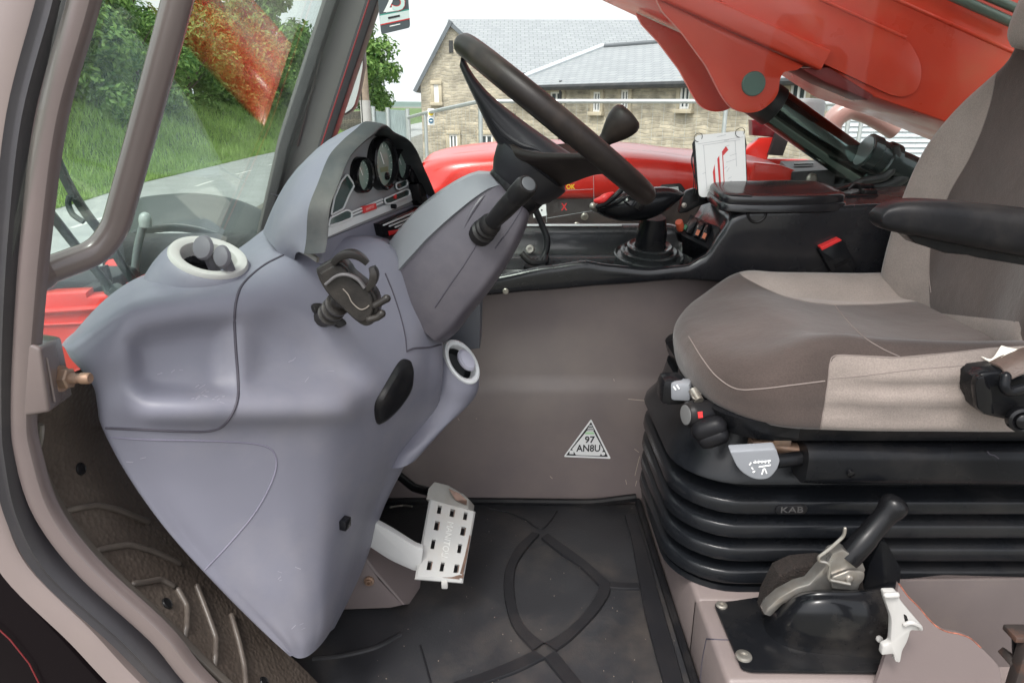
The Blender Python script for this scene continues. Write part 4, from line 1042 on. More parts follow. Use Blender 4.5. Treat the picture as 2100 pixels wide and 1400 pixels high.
c = P(1386, 803, 1.08); mb = MB(); mb.box(c + V((.012, .01, .0)), (.034, .03, .034), rotm(V((.9, -.35, .1)).normalized(), V((.35, .9, 0)).normalized(), V((-.1, 0, 1)).normalized()), .006); sk_ = part('slide_switch', mb, M_GREYLEVER, seat, 'small grey switch with white arrows')
bvK = bvh_of(sk_); mb = MB(); seam(mb, bvK, [(1381, 792), (1386, 799)], .0014, 2, .0004, 5); seam(mb, bvK, [(1388, 789), (1393, 797)], .0014, 2, .0004, 5); part('arrow_mark', mb, M_WHITE, sk_)
mb = MB(); mb.box(c + V((.0, .03, -.006)), (.045, .05, .05), None, .012); part('switch_housing', mb, M_BLACK, seat)
c = P(1410, 850, 1.02); kd = V((-.95, -.25, .05)).normalized(); mb = MB(); mb.lathe(c, kd, [(.022, -.05), (.0225, -.008), (.0215, -.002), (.019, .001), (.0185, .003), (.004, .0035)], 32); kb_ = part('weight_knob', mb, M_BLACKSOFT, seat, 'round black adjuster knob with red window')
mb = MB(); mb.lathe(c, kd, [(.0165, .003), (.0165, .0042), (.014, .0046)], 28); part('knob_face', mb, mat('knob_face', (.15, .15, .15), .45), kb_)
bvk = bvh_of(kb_); s, n = SURF(bvk, 1436, 850); r_, u_, n_ = frame_of(n); mb = MB(); mb.box(s, (.008, .010, .002), rotm(r_, u_, n_)); part('red_window', mb, M_REDBRIGHT, kb_)
mb = MB(); mb.tube([P(1440, 882, 1.0), P(1468, 874, .995)], .018, 18, round_ends=True); mb.tube([P(1450, 900, .995), P(1474, 892, .99)], .016, 18, round_ends=True); part('lumbar_knob', mb, M_BLACKSOFT, seat)
mb = MB(); mb.tube(cr([P(1418, 806, 1.03), P(1422, 815, 1.02), P(1432, 818, 1.02), P(1436, 806, 1.03)], 4), .002, 6); mb.tube([P(1421, 800, 1.04), P(1434, 822, 1.02)], .008, 10); part('hose_fitting', mb, M_STEEL, seat)

# ================================================================== seat belt
belt = thing('seat_belt_reel', 'black seat belt reel with brown webbing beside the cushion', 'seat belt', tuple(P(2060, 820, .90)))
c = P(2052, 812, .905); dirx = V((.93, -.18, -.05)).normalized()
hexa = [(-.028, .036), (.010, .046), (.034, .030), (.036, -.018), (.012, -.046), (-.022, -.040), (-.038, -.006)]
u_ = V((0, .05, 1)); v_ = V((.12, 1, 0)).normalized()
mb = MB(); q = [P(1998, 792, .90), P(2002, 775, .90), P(2018, 765, .90), P(2060, 760, .90), P(2140, 770, .90), P(2140, 860, .90), P(2068, 862, .90), P(2040, 856, .90), P(2022, 852, .90), P(2006, 838, .90)]
mb.prism(q, (0, .05, 0), .006, 3); part('housing', mb, M_BLACK, belt)
mb = MB(); mb.prism([P(x, y, .893) for x, y in rpoly([(2000, 792), (2006, 774), (2020, 770), (2034, 800), (2040, 850), (2024, 852), (2006, 838)], 6, 3)], (0, .012, 0), .002); part('reel_cover', mb, M_GLOSSBLACK, belt)
mb = MB(); w1 = [P(2028, 742, .93), P(2060, 726, .93), P(2110, 708, .93)]; w2 = [P(2068, 778, .885), P(2090, 768, .885), P(2130, 752, .885)]
g = patch([w1, [a.lerp(b, .5) + V((0, -.004, .006)) for a, b in zip(w1, w2)], w2], 5, 5); mb.grid(g); mb.grid([[p - V((0, .0, .002)) for p in r] for r in g]); part('webbing', mb, mat('belt_webbing', (.085, .060, .050), .55, var=.15, vscale=60, bump=.4, bscale=300), belt, recalc=False)
mb = MB(); mb.tube(cr([P(2062, 772, .885), P(2060, 792, .88), P(2070, 802, .88), P(2090, 798, .88), P(2130, 786, .88)], 6), .0075, 10, round_ends=True); part('belt_guide', mb, M_BLACK, belt)
c = P(2096, 862, .88); mb = MB(); mb.lathe(c, V((-.2, -1, .1)), [(.018, -.01), (.018, .002), (.014, .004), (.010, .001), (.010, .006), (.006, .009)], 24); part('anchor_bolt', mb, M_GLOSSBLACK, belt)
tag_ = MB(); g = patch([[P(2012, 730, .94), P(2024, 738, .935), P(2036, 745, .93)], [P(2034, 735, .935), P(2045, 735, .93), P(2058, 730, .925)], [P(2054, 708, .94), P(2068, 712, .935), P(2088, 716, .93)]], 5, 5)
tag_.grid(g); tag_.grid([[p - V((0, -.0008, .0008)) for p in r] for r in g]); part('paper_tag', tag_, mat('paper', (.72, .68, .60), .8), belt, 'crumpled white label on the webbing', recalc=False)
bkl = thing('seat_belt_buckle', 'black belt buckle with red release button between seat and console', 'buckle', tuple(P(1718, 530, 1.44)))
q4 = [(1678, 510), (1728, 490), (1759, 548), (1720, 566), (1700, 540)]
mb = MB(); mb.prism([P(x, y, 1.435) for x, y in rpoly([(1679, 512), (1730, 492), (1758, 545), (1752, 562), (1712, 570)], 4, 3)], (0, .03, 0), .003); bb = part('buckle_body', mb, M_BLACK, bkl)
mb = MB(); mb.prism([P(x, y, 1.4335) for x, y in [(1683, 507), (1722, 489), (1727, 493), (1686, 514)]], (0, .028, .001), .001); part('release_button', mb, M_REDBRIGHT, bkl)
mb = MB(); mb.prism([P(x, y, 1.4342) for x, y in rpoly([(1710, 543), (1742, 528), (1745, 535), (1712, 551)], 2, 2)], (0, .004, 0)); part('slot', mb, M_GLOSSBLACK, bb)
mb = MB(); mb.tube([P(1735, 560, 1.45), P(1745, 640, 1.45)], .012, 10); part('buckle_stalk', mb, M_BLACK, bkl)
# ================================================================== floor mat
FZ = F - .006
fm = thing('floor_mat', 'dusty black rubber cab mat with raised curving ribs', 'floor mat', (0, 1.1, F))
M_MAT = mat('mat_rubber', (.022, .0222, .025), .42, var=.12, vscale=9, bump=.3, bscale=260, dirt=(.072, .060, .052), dirt_amt=.6, dscale=5.5, rvar=.1, bdist=.0012)
M_RIB = mat('rib_rubber', (.010, .010, .012), .42, var=.1, bump=.2, bscale=300, dirt=(.10, .08, .07), dirt_amt=.12, dscale=7, bdist=.001)
mb = MB(); mb.box((-.06, 1.125, F - .004), (.752, .735, .012), None, .003); part('sheet', mb, M_MAT, fm)
TZ = F + .002
def rib(outer, inner, h=.006, name='rib'):
    o = cr([V((*p, 0)) for p in outer], 6); i_ = cr([V((*p, 0)) for p in inner], 6)
    n = max(len(o), len(i_))
    def rs(L): return [L[min(len(L) - 1, round(k * (len(L) - 1) / (n - 1)))] for k in range(n)]
    o, i_ = rs(o), rs(i_); g = []
    for a, b in zip(o, i_):
        A, B = PZ(a.x, a.y, TZ), PZ(b.x, b.y, TZ); e = (B - A) * .10; up = V((0, 0, h))
        g.append([A - V((0, 0, .002)), A + up * .6, A + e * .5 + up, A + e * 1.3 + up, B - e * 1.3 + up, B - e * .5 + up, B + up * .6, B - V((0, 0, .002))])
    b = MB(); b.rings(g, False); b.face([v for v in []]) if False else None
    return part(name, b, M_RIB, fm, recalc=True, angle=30)
rib([(1091, 1094), (1058, 1125), (1038, 1165), (1033, 1200), (1036, 1235), (1046, 1275), (1060, 1300), (1078, 1320), (1094, 1337)], [(1106, 1098), (1080, 1128), (1060, 1160), (1054, 1195), (1058, 1240), (1066, 1268), (1076, 1285), (1095, 1305), (1116, 1321)])
rib([(1124, 1097), (1165, 1126), (1210, 1160), (1252, 1198)], [(1110, 1106), (1150, 1138), (1190, 1165), (1228, 1203)])
rib([(1252, 1198), (1249, 1222), (1228, 1255), (1203, 1283), (1170, 1315), (1140, 1337)], [(1228, 1203), (1222, 1222), (1200, 1255), (1172, 1285), (1145, 1306), (1116, 1321)])
rib([(1094, 1337), (1040, 1362), (985, 1384), (930, 1402)], [(1118, 1352), (1060, 1380), (1000, 1402), (950, 1420)])
rib([(1140, 1337), (1165, 1368), (1195, 1405), (1215, 1430)], [(1116, 1352), (1140, 1382), (1165, 1412), (1180, 1435)])
rib([(1281, 1060), (1293, 1100), (1302, 1150), (1312, 1205), (1322, 1260), (1345, 1350), (1365, 1420)], [(1303, 1056), (1318, 1100), (1332, 1150), (1347, 1205), (1362, 1260), (1388, 1350), (1406, 1420)])
rib([(1252, 1196), (1280, 1198), (1309, 1198)], [(1250, 1208), (1280, 1210), (1311, 1210)])
for pts, r_ in (([(1000, 1041), (1040, 1050), (1075, 1064), (1108, 1084), (1128, 1068), (1142, 1048)], .0028), ([(862, 1322), (870, 1350), (884, 1400)], .002), ([(640, 1350), (700, 1344), (770, 1327), (822, 1300)], .005)):
    mb = MB(); mb.tube([PZ(p.x, p.y, TZ) for p in cr([V((*q, 0)) for q in pts], 5)], r_, 8); part('thin_rib', mb, M_RIB, fm)
mb = MB()
mb.sweep(cr([V((-.36, 1.492, F + .006)), V((-.1, 1.494, F + .006)), V((.1, 1.49, F + .006)), V((.2, 1.488, F + .007)), V((.26, 1.492, F + .012)), V((.312, 1.494, F + .018))], 6), [(-.009, -.006), (-.009, .004), (-.004, .009), (.004, .009), (.009, .004), (.009, -.006)]); 
mb.sweep([V((.316, 1.49, F + .01)), V((.316, 1.2, F + .008)), V((.316, .78, F + .008))], [(-.007, -.006), (-.007, .004), (-.003, .008), (.003, .008), (.007, .004), (.007, -.006)])
part('edge_lip', mb, M_BLACKSOFT, fm)
# grit
mb = MB(); r5 = random.Random(5)
for _ in range(110):
    p = V((r5.uniform(-.25, .31), r5.uniform(.84, 1.47), TZ + .001)); s = r5.uniform(.0004, .0012)
    mb.box(p, (s * 1.5, s, s), Matrix.Rotation(r5.uniform(0, 3), 3, 'Z'))
gr = solo('grit', mb, mat('grit', (.24, .20, .165), .9), 'crumbs of dry soil scattered over the rubber mat', 'dirt', kind='stuff', smooth=False)

# ================================================================== textured step mat over the wheel arch
am = thing('arch_mat', 'brown grained rubber mat with chevron ribs along the door sill', 'step mat', tuple(P(350, 1200, .78)))
M_ARCH = mat('arch_rubber', (.075, .058, .047), .45, var=.15, vscale=5, dirt=(.17, .14, .115), dirt_amt=.5, dscale=6, rvar=.08)
nt = M_ARCH.node_tree; vo = nt.nodes.new('ShaderNodeTexVoronoi'); vo.inputs['Scale'].default_value = 150; tc = nt.nodes.new('ShaderNodeTexCoord'); nt.links.new(tc.outputs['Object'], vo.inputs['Vector'])
bp = nt.nodes.new('ShaderNodeBump'); bp.inputs['Strength'].default_value = .8; bp.inputs['Distance'].default_value = .0015; nt.links.new(vo.outputs['Distance'], bp.inputs['Height']); nt.links.new(bp.outputs[0], nt.nodes['Principled BSDF'].inputs['Normal'])
ro = [(62, 800, .735), (76, 900, .735), (95, 975, .735), (140, 1060, .735), (225, 1162, .735), (330, 1262, .735), (440, 1372, .735), (560, 1480, .735)]
ri = [(205, 740, .86), (215, 870, .86), (262, 975, .86), (345, 1090, .86), (455, 1210, .865), (545, 1300, .865), (618, 1365, .87), (720, 1470, .87)]
g = []
for a, b in zip(ro, ri):
    A, B = P(*a), P(*b); g.append([A + V((-.004, -.001, -.03)), A + V((0, .002, -.002)), A.lerp(B, .1) + V((0, 0, .002)), A.lerp(B, .5), B])
mb = MB(); mb.grid(patch(g, 4, 8)); sheet = part('sheet', mb, M_ARCH, am, recalc=False, angle=60)
bvA = bvh_of(sheet); M_ARIB = mat('arch_rib', (.085, .070, .060), .4, var=.1, dirt=(.2, .17, .14), dirt_amt=.5, dscale=9)
for pts in ([(130, 1047), (165, 1041), (198, 1036), (235, 1044), (300, 1070)], [(200, 1127), (230, 1122), (262, 1117), (310, 1130), (365, 1155)], [(272, 1198), (300, 1194), (328, 1188), (352, 1202)],
            [(363, 1210), (382, 1244), (381, 1280), (377, 1318)], [(402, 1203), (422, 1255), (441, 1308), (440, 1340), (438, 1385)], [(473, 1263), (488, 1315), (500, 1370), (503, 1420)]):
    mb = MB(); L_ = []
    for p in fillet([V((x, y, 0)) for x, y in pts], 8, 4):
        s, n = SURF(bvA, p.x, p.y); L_.append(s + n * .0018)
    mb.tube(L_, .0042, 10, round_ends=True); part('rib', mb, M_ARIB, am)
for x, y in ((165, 961), (342, 1237), (541, 1398)):
    s, n = SURF(bvA, x, y); mb = MB(); mb.lathe(s, n, [(.0085, -.002), (.0085, .0012), (.0075, .0026), (.0068, .0018), (.002, .0016)], 24); part('snap_rivet', mb, M_BLACK, am)
mb = MB(); mb.sweep([p + V((0, -.004, .002)) for p in cr([P(*a) for a in ro], 8)], rrect(.008, .012, .003, 3), up=(0, 1, 0)); part('edge_bead', mb, mat('bead', (.10, .085, .072), .5), am)

# ================================================================== pedals
ped = thing('brake_pedal', 'white painted brake pedal with slotted pad worn to bare metal', 'pedal', tuple(P(905, 1110, 1.12)))
c00, c01, c11, c10 = P(851, 1185, 1.05), P(881, 1021, 1.19), P(976, 1047, 1.20), P(950, 1193, 1.06)
pn_ = (c10 - c00).cross(c01 - c00).normalized(); pn_ = pn_ if pn_.dot(CAM - c00) > 0 else -pn_
def PD(u, v, h=0): return (c00 * (1 - u) * (1 - v) + c10 * u * (1 - v) + c01 * (1 - u) * v + c11 * u * v) + pn_ * h
us = [0, .04, .20, .28, .47, .55, .76, .84, .96, 1]; vs = [0, .03, .11, .22, .37, .49, .61, .73, .83, .94, .985, 1]
slots = set()
for i, j in ((2, 2), (4, 2), (6, 2), (2, 4), (6, 4), (2, 6), (6, 6), (2, 8), (4, 8), (6, 8)): slots.add((i, j))
mb = MB(); T = {}
def edgeh(u, v): return 0 if min(u, 1 - u, v, 1 - v) > .005 else -.004
for h0, tag in ((0, 't'), (-.008, 'b')):
    for i, u in enumerate(us):
        for j, v in enumerate(vs): T[tag, i, j] = mb.v(PD(u, v, h0 + (edgeh(u, v) if tag == 't' else 0)))
full = lambda i, j: 0 <= i < len(us) - 1 and 0 <= j < len(vs) - 1 and (i, j) not in slots
for i in range(len(us) - 1):
    for j in range(len(vs) - 1):
        if not full(i, j): continue
        mb.face((T['t', i, j], T['t', i + 1, j], T['t', i + 1, j + 1], T['t', i, j + 1])); mb.face((T['b', i, j], T['b', i, j + 1], T['b', i + 1, j + 1], T['b', i + 1, j]))
        for (di, dj, a, b) in ((-1, 0, (i, j + 1), (i, j)), (1, 0, (i + 1, j), (i + 1, j + 1)), (0, -1, (i, j), (i + 1, j)), (0, 1, (i + 1, j + 1), (i, j + 1))):
            if not full(i + di, j + dj): mb.face((T['t', *a], T['b', *a], T['b', *b], T['t', *b]))
pad = part('pad', mb, mat('pedal_white', (.40, .40, .39), .36, var=.06, vscale=14, coat=.25, dirt=(.40, .36, .31), dirt_amt=.5, dscale=16, rvar=.08), ped, angle=30)
M_BARE = mat('bare_metal', (.20, .13, .10), .38, metal=.6, var=.3, vscale=60)
for poly in ([(.90, .10), (.965, .10), (.985, .30), (.985, .62), (.955, .64), (.935, .35)], [(.55, .035), (.90, .03), (.96, .09), (.88, .085), (.75, .05)], [(.955, .12), (.985, .1), (.985, .05), (.92, .045)]):
    mb = MB(); mb.prism([PD(u, v, .0006) for u, v in poly], -pn_ * .001); part('worn_patch', mb, M_BARE, pad, smooth=False)
for i, j in slots:
    if (i * 7 + j * 3) % 4 < 2:
        u0, u1, v0, v1 = us[i], us[i + 1], vs[j], vs[j + 1]; mb = MB(); mb.prism([PD(u, v, .0005) for u, v in [(u1, v0), (u1 + .02, v0 + .01), (u1 + .02, v1 - .01), (u1, v1)]], -pn_ * .001); part('worn_patch', mb, M_BARE, pad, smooth=False)
t = textmb('MANITOU', PD(.51, .52, .0006), PD(.5, .1) - PD(.5, .9), PD(.9, .5) - PD(.1, .5), .018, .0007, sx=.92); part('pad_lettering', t, mat('pad_letter', (.56, .56, .54), .4), pad, smooth=False)
mb = MB(); mb.prism([P(x, y, 1.075) for x, y in rpoly([(735, 1052), (755, 1064), (800, 1088), (850, 1120), (868, 1126), (862, 1168), (850, 1170), (800, 1148), (735, 1105)], [2, 8, 20, 8, 4, 4, 8, 20, 2], 4)], (0, .014, 0), .003)
part('arm', mb, mat('pedal_arm_white', (.46, .46, .455), .35, var=.05, coat=.25), ped)
mb = MB(); mb.box(P(912, 1196, 1.06), (.012, .012, .016), None, .002); part('return_stop', mb, M_WHITEPL, ped)
acc = thing('accelerator_pedal', 'second pale pedal half hidden behind the slotted brake pedal', 'pedal', tuple(P(915, 1015, 1.3)))
a0 = [P(x, y, Y) for x, y, Y in [(873, 1022, 1.26), (878, 1000, 1.28), (890, 986, 1.30), (918, 993, 1.31), (950, 1012, 1.31), (963, 1024, 1.30), (960, 1042, 1.27), (930, 1040, 1.26)]]
mb = MB(); mb.prism(a0, V((.01, .02, -.03)), .004, 3); ap_ = part('pad', mb, mat('pedal_grey', (.42, .41, .38), .4, var=.1, dirt=(.3, .25, .2), dirt_amt=.5, dscale=20), acc)
mb = MB(); mb.prism([p + V((0, -.003, .003)) for p in [P(920, 1002, 1.292), P(942, 1012, 1.292), P(958, 1026, 1.285), P(957, 1036, 1.275), P(935, 1026, 1.28)]], V((0, .002, -.002))); part('worn_patch', mb, M_BARE, ap_, smooth=False)
mb = MB(); mb.tube([P(890, 1010, 1.3), P(850, 1000, 1.36), P(800, 960, 1.40)], .010, 10); part('arm', mb, M_BLACK, acc)
br = thing('pedal_bracket', 'bent mauve steel bracket bolted to the floor under the pedal arm', 'bracket', tuple(P(780, 1240, 1.12)))
mb = MB(); mb.prism([P(x, y, 1.10) for x, y in [(690, 1110), (742, 1138), (766, 1172), (778, 1190), (826, 1240), (800, 1246), (690, 1250)]], (0, .008, 0), .0015); bp_ = part('front_plate', mb, M_MAUVE, br)
mb = MB(); mb.prism([P(742, 1138, 1.098), P(766, 1172, 1.098), P(826, 1240, 1.098), P(853, 1238, 1.17), P(862, 1172, 1.17), P(750, 1100, 1.17)], V((.004, .004, 0)), .001); part('side_plate', mb, M_MAUVE, br)
s = P(757, 1191, 1.097); mb = MB(); mb.lathe(s, V((0, -1, .1)), [(.010, -.002), (.010, .002), (.006, .003), (.006, .007), (.003, .007), (.003, .004)], 18); part('bolt', mb, M_RUST, bp_)
mb = MB(); mb.tube(cr([P(800, 1040, 1.35), P(825, 1036, 1.38), P(845, 1038, 1.36)], 6), .0022, 6); part('return_spring', mb, M_STEEL, br)

# ================================================================== triangular sticker
st = thing('warning_sticker', 'white triangular security sticker on the mauve cab wall', 'sticker', tuple(P(1206, 910, 1.499)))
def W(px, py, h=0.0): 
    p = P(px, py, 1.4995); return p + V((0, -h, 0))
mb = MB(); mb.prism([W(*p, .0010) for p in rpoly([(1212.2, 858.5), (1155.5, 936), (1253, 940)], 4, 4)], (0, .0009, 0)); part('backing', mb, M_WHITE, st, smooth=False)
mb = MB(); mb.prism([W(*p, .0016) for p in [(1212, 864.5), (1161, 932.6), (1246.5, 935.6)]], (0, .0006, 0)); part('black_triangle', mb, M_DARKPRINT, st, smooth=False)
mb = MB(); mb.prism([W(*p, .0022) for p in [(1203.2, 882.5), (1216.6, 882.5), (1237.2, 921), (1229.5, 933.4), (1181, 931.7), (1173, 919.6)]], (0, .0006, 0))
for y, w_ in ((871, 3.5), (875.5, 5.5), (879.2, 6.5)): mb.prism([W(1211 - w_, y, .0022), W(1211 + w_, y, .0022), W(1211 + w_, y + 1.6, .0022), W(1211 - w_, y + 1.6, .0022)], (0, .0006, 0))
mb.lathe(W(1236.8, 929, .0020), V((0, -1, 0)), [(.0050, 0), (.0050, .0004)], 18); mb.box(W(1172, 926, .0020), (.010, .0008, .010)); part('white_field', mb, M_WHITE, st, smooth=False)
mb = MB(); mb.prism([W(*p, .0028) for p in [(1201, 884.5), (1217, 884.5), (1219, 889), (1199, 889)]], (0, .0006, 0)); part('green_band', mb, mat('pale_green_print', (.45, .68, .42), .5), st, smooth=False)
t = textmb('97', W(1209, 900.6, .0028), (1, 0, 0), (0, 0, 1), .0245, .0003, bold=.0005, sx=.98)
t2 = textmb('AN8U', W(1206.8, 918.2, .0028), (1, 0, .0), (0, 0, 1), .0258, .0003, bold=.0005, sx=.86); t.join(t2.bm); part('lettering', t, M_DARKPRINT, st, smooth=False)

# ================================================================== phone holder
ph = thing('phone_holder', 'dusty black spring claw phone holder stuck on the dashboard', 'phone holder', tuple(P(668, 655, .95)))
M_PH = mat('holder_plastic', (.014, .0128, .0125), .33, spec=.3, var=.15, dirt=DUST, dirt_amt=.06, dscale=14, bump=.15, bscale=500)
s, n = SURF(bvD, 664, 650); 
mb = MB(); mb.prism([SURF(bvD, x, y)[0] + n * .010 for x, y in rpoly([(636, 624), (652, 622), (704, 658), (708, 666), (694, 674), (640, 640)], 6, 3)], -n * .012, .002); part('sticky_base', mb, M_PH, ph)
bc_ = P(712, 600, .872)
mb = MB(); kn_ = s + n * .02; mb.tube([s, kn_, bc_ + V((-.012, .02, -.012))], [.015, .013, .012], 14)
for k in range(3): mb.lathe(kn_.lerp(bc_, k * .22) , (bc_ - kn_), [(.012, 0), (.017, .002), (.017, .007), (.012, .009)], 16)
part('ball_joint', mb, M_PH, ph)
outl = [(683, 532), (656, 546), (648, 556), (660, 585), (680, 612), (704, 634), (732, 660), (752, 669), (772, 656), (777, 630), (770, 602), (746, 580), (722, 560), (712, 545), (697, 533)]
o3 = cr([P(x, y, .872) for x, y in outl], 4, True); cc_ = sum(o3, V()) / len(o3)
rg = [[cc_ + (p - cc_) * k + V((0, h, 0)) for p in o3] for k, h in ((.80, .03), (.97, .026), (1.0, .022), (1.0, .002), (.96, -.001), (.86, -.0015), (.84, -.0055), (.80, -.0068), (.4, -.0070), (.1, -.0070))]
mb = MB(); mb.rings(rg); hb2 = part('body', mb, M_PH, ph, angle=24)
mb = MB(); mb.sweep(cr([P(x, y, .863) for x, y in [(668, 583), (690, 566), (712, 563), (734, 573), (748, 590)]], 6), rrect(.004, .008, .0015, 3), up=(0, 1, 0)); part('clamp_band', mb, mat('holder_grey', (.09, .085, .088), .4), hb2)
for pts in ([(684, 540), (697, 526), (718, 520), (738, 526), (754, 540)], [(763, 547), (768, 562), (764, 580), (752, 594)]):
    mb = MB(); L_ = cr([P(x, y, .868) for x, y in pts], 6); mb.sweep(L_, rrect(.0095, .016, .0015, 2), up=(0, 1, 0), scale=lambda t: .55 + .55 * math.sin(math.pi * min(1, .15 + t * .8))); part('claw', mb, M_PH, ph)
for pts in ([(770, 626), (784, 618), (793, 612)], [(758, 655), (774, 651), (783, 643)]):
    mb = MB(); mb.tube([P(x, y, .862) for x, y in pts], [.005, .0045, .0055], 10, round_ends=True); part('rest_foot', mb, M_PH, ph)
mb = MB(); mb.tube(cr([P(x, y, .864) for x, y in [(703, 592), (714, 604), (722, 620), (738, 634), (750, 632), (757, 626)]], 5), .0008, 6); part('scuff', mb, mat('scuff', (.20, .175, .15), .7), hb2)
mb = MB(); mb.sweep([P(618, 513, .985), P(636, 522, .975), P(652, 533, .965)], rrect(.005, .008, .0015, 3)); part('hood_tab', mb, M_STEEL, hood)

# ================================================================== handbrake
hbk = thing('handbrake', 'black handled handbrake lever with bare metal ratchet in a glossy black cover', 'handbrake', tuple(PZ(1650, 1290, F + .13)))
z0 = F + .1335
mb = MB(); pl_ = rpoly([(1465, 1236), (1560, 1222), (1700, 1200), (1838, 1190), (1842, 1200), (1814, 1376), (1540, 1373), (1520, 1366)], [5, 5, 5, 5, 5, 8, 8, 6], 4)
mb.prism([PZ(x, y, z0 + .004) for x, y in pl_], (0, 0, -.006), .0015); bpl = part('base_plate', mb, M_BLACK, hbk)
B0 = [PZ(x, y, z0 + .0035) for x, y in [(1562, 1266), (1572, 1296), (1600, 1320), (1650, 1336), (1710, 1343), (1770, 1348), (1816, 1352)]]
T0 = [P(*q) for q in [(1590, 1247, .915), (1618, 1229, .895), (1650, 1217, .88), (1695, 1212, .873), (1745, 1212, .876), (1795, 1208, .89), (1840, 1195, .92)]]
T1 = [p + V((.002, .022, -.014)) for p in T0]
cvr = []
for t, bl in ((0, 0), (.10, .004), (.25, .017), (.5, .027), (.75, .021), (.92, .008), (1.0, 0)):
    cvr.append([p.lerp(q, t) + V((-.002, -.62, .78)) * (bl * (.35 + .65 * math.sin(math.pi * (.12 + .76 * i / 6)))) for i, (p, q) in enumerate(zip(B0, T0))])
cvr.append(T1)
mb = MB(); mb.grid(patch(cvr, 7, 6)); part('domed_cover', mb, mat('cover_gloss', (.007, .0075, .009), .20, spec=.25, coat=.15, var=.1, dirt=DUST, dirt_amt=.06, dscale=9), hbk, recalc=False, angle=60)
mb = MB(); mb.prism([P(x, y, .945) for x, y in rpoly([(1765, 1225), (1782, 1160), (1806, 1108), (1818, 1112), (1848, 1166), (1846, 1190), (1818, 1372), (1795, 1340)], [3, 6, 4, 4, 8, 6, 4, 4], 3)], (0, .03, 0), .004); part('rear_hood', mb, M_BLACK, hbk)
mb = MB(); mb.prism([P(x, y, .935) for x, y in [(1566, 1262), (1572, 1232), (1598, 1180), (1635, 1163), (1690, 1158), (1770, 1180), (1775, 1235), (1620, 1245)]], (0, .035, 0), .003); part('brush_strip', mb, mat('brush', (.014, .009, .007), .9, var=.4, vscale=120, bump=1.0, bscale=300, bdist=.006), hbk)
M_LEV = mat('lever_zinc', (.40, .385, .36), .33, metal=.8, var=.2, vscale=25, dirt=(.22, .14, .08), dirt_amt=.45, dscale=18, rvar=.1)
mb = MB(); mb.prism([P(x, y, .895) for x, y in [(1568, 1260), (1574, 1247), (1600, 1224), (1635, 1205), (1660, 1198), (1695, 1158), (1707, 1136), (1730, 1127), (1768, 1150), (1775, 1168), (1758, 1214), (1664, 1218), (1606, 1238), (1580, 1264)]], (0, .022, 0), .002); lm = part('ratchet_plate', mb, M_LEV, hbk)
mb = MB(); mb.prism([P(x, y, .889) for x, y in rpoly([(1706, 1185), (1745, 1170), (1774, 1172), (1772, 1188), (1752, 1210), (1705, 1206)], 6, 3)], (0, .004, 0), .001); mb.lathe(P(1742, 1186, .889), V((0, -1, 0)), [(.006, 0), (.006, .003), (.004, .004)], 12); part('pawl_plate', mb, M_LEV, lm)
mb = MB(); mb.tube(fillet([P(x, y, .885) for x, y in [(1733, 1083), (1731, 1098), (1716, 1112), (1700, 1126), (1678, 1142), (1680, 1150), (1694, 1152), (1702, 1160), (1698, 1188), (1742, 1197)]], .006, 5), .0026, 8, round_ends=True); part('release_wire', mb, M_STEEL, lm)
g0, g1 = P(1738, 1146, .905), P(1834, 1036, .925); gd = (g1 - g0).normalized(); gl_ = (g1 - g0).length
mb = MB(); mb.lathe(g0, gd, [(.0175, -.002), (.0185, .004), (.0185, gl_ * .40), (.0172, gl_ * .44), (.0165, gl_ * .75), (.0175, gl_ * .85), (.0205, gl_ * .93), (.0215, gl_ * 1.0), (.019, gl_ * 1.07), (.012, gl_ * 1.12), (.004, gl_ * 1.135)], 30); part('grip', mb, mat('grip_black', (.007, .007, .008), .25, var=.1, spec=.25), hbk)
for x, y, r_ in ((1480, 1241, .0075), (1525, 1345, .010)):
    q = PZ(x, y, z0 + .004); mb = MB(); mb.lathe(q, V((0, 0, 1)), [(r_ * 1.3, 0), (r_ * 1.25, .002), (r_, .003), (r_ * .9, .0035), (r_ * .55, .0035), (r_ * .5, .0015)], 20); part('screw', mb, M_STEEL, bpl)
q = P(1803, 1309, .842); mb = MB(); mb.lathe(q, V((0, -1, .3)), [(.005, -.001), (.005, .002), (.003, .003)], 14); part('white_rivet', mb, M_WHITEPL, bpl)

# ================================================================== steel tray at the lower right and its white clip
bx_ = thing('steel_pocket', 'mauve steel pocket with ragged orange chipped front edge', 'steel pocket', tuple(P(1950, 1400, .88)))
BYF = .797
edge = [(1843, 1196), (1862, 1222), (1884, 1244), (1904, 1268), (1924, 1286), (1944, 1295), (1966, 1299), (1990, 1308), (2008, 1324), (2022, 1337), (2040, 1356), (2052, 1378), (2054, 1440)]
PF = lambda x, y: P(x, y, lerp(.86, .797, sstep(1190, 1420, y)))
ed = cr([PF(x, y) for x, y in edge], 4)
mb = MB(); mb.prism([PF(1782, 1440), PF(1806, 1374), PF(1820, 1330)] + ed, (0, .006, 0)); fp = part('front_plate', mb, M_MAUVE2, bx_)
mb = MB(); mb.tube(ed[:34], .0010, 6); part('chipped_edge', mb, mat('orange_primer', (.27, .085, .05), .6, var=.6, vscale=140), fp)
mb = MB(); mb.prism([P(x, y, Y) for x, y, Y in [(1836, 1191, .955), (2250, 1186, .955), (2250, 1560, 1.0), (1780, 1560, 1.0)]], (0, .006, 0), .001); part('back_plate', mb, mat('recess_shade_paint', (.115, .095, .092), .5, var=.1, dirt=(.20, .16, .13), dirt_amt=.3, dscale=5), bx_)  # base colour darkened to carry the recess shade, random dirt over it
mb = MB(); mb.prism([P(1838, 1192, .965), P(1934, 1181, 1.0), P(1930, 1186, 1.0), P(2110, 1186, .99), P(2110, 1192, .965)], (0, 0, .003)); part('top_lip', mb, M_MAUVE2, bx_)
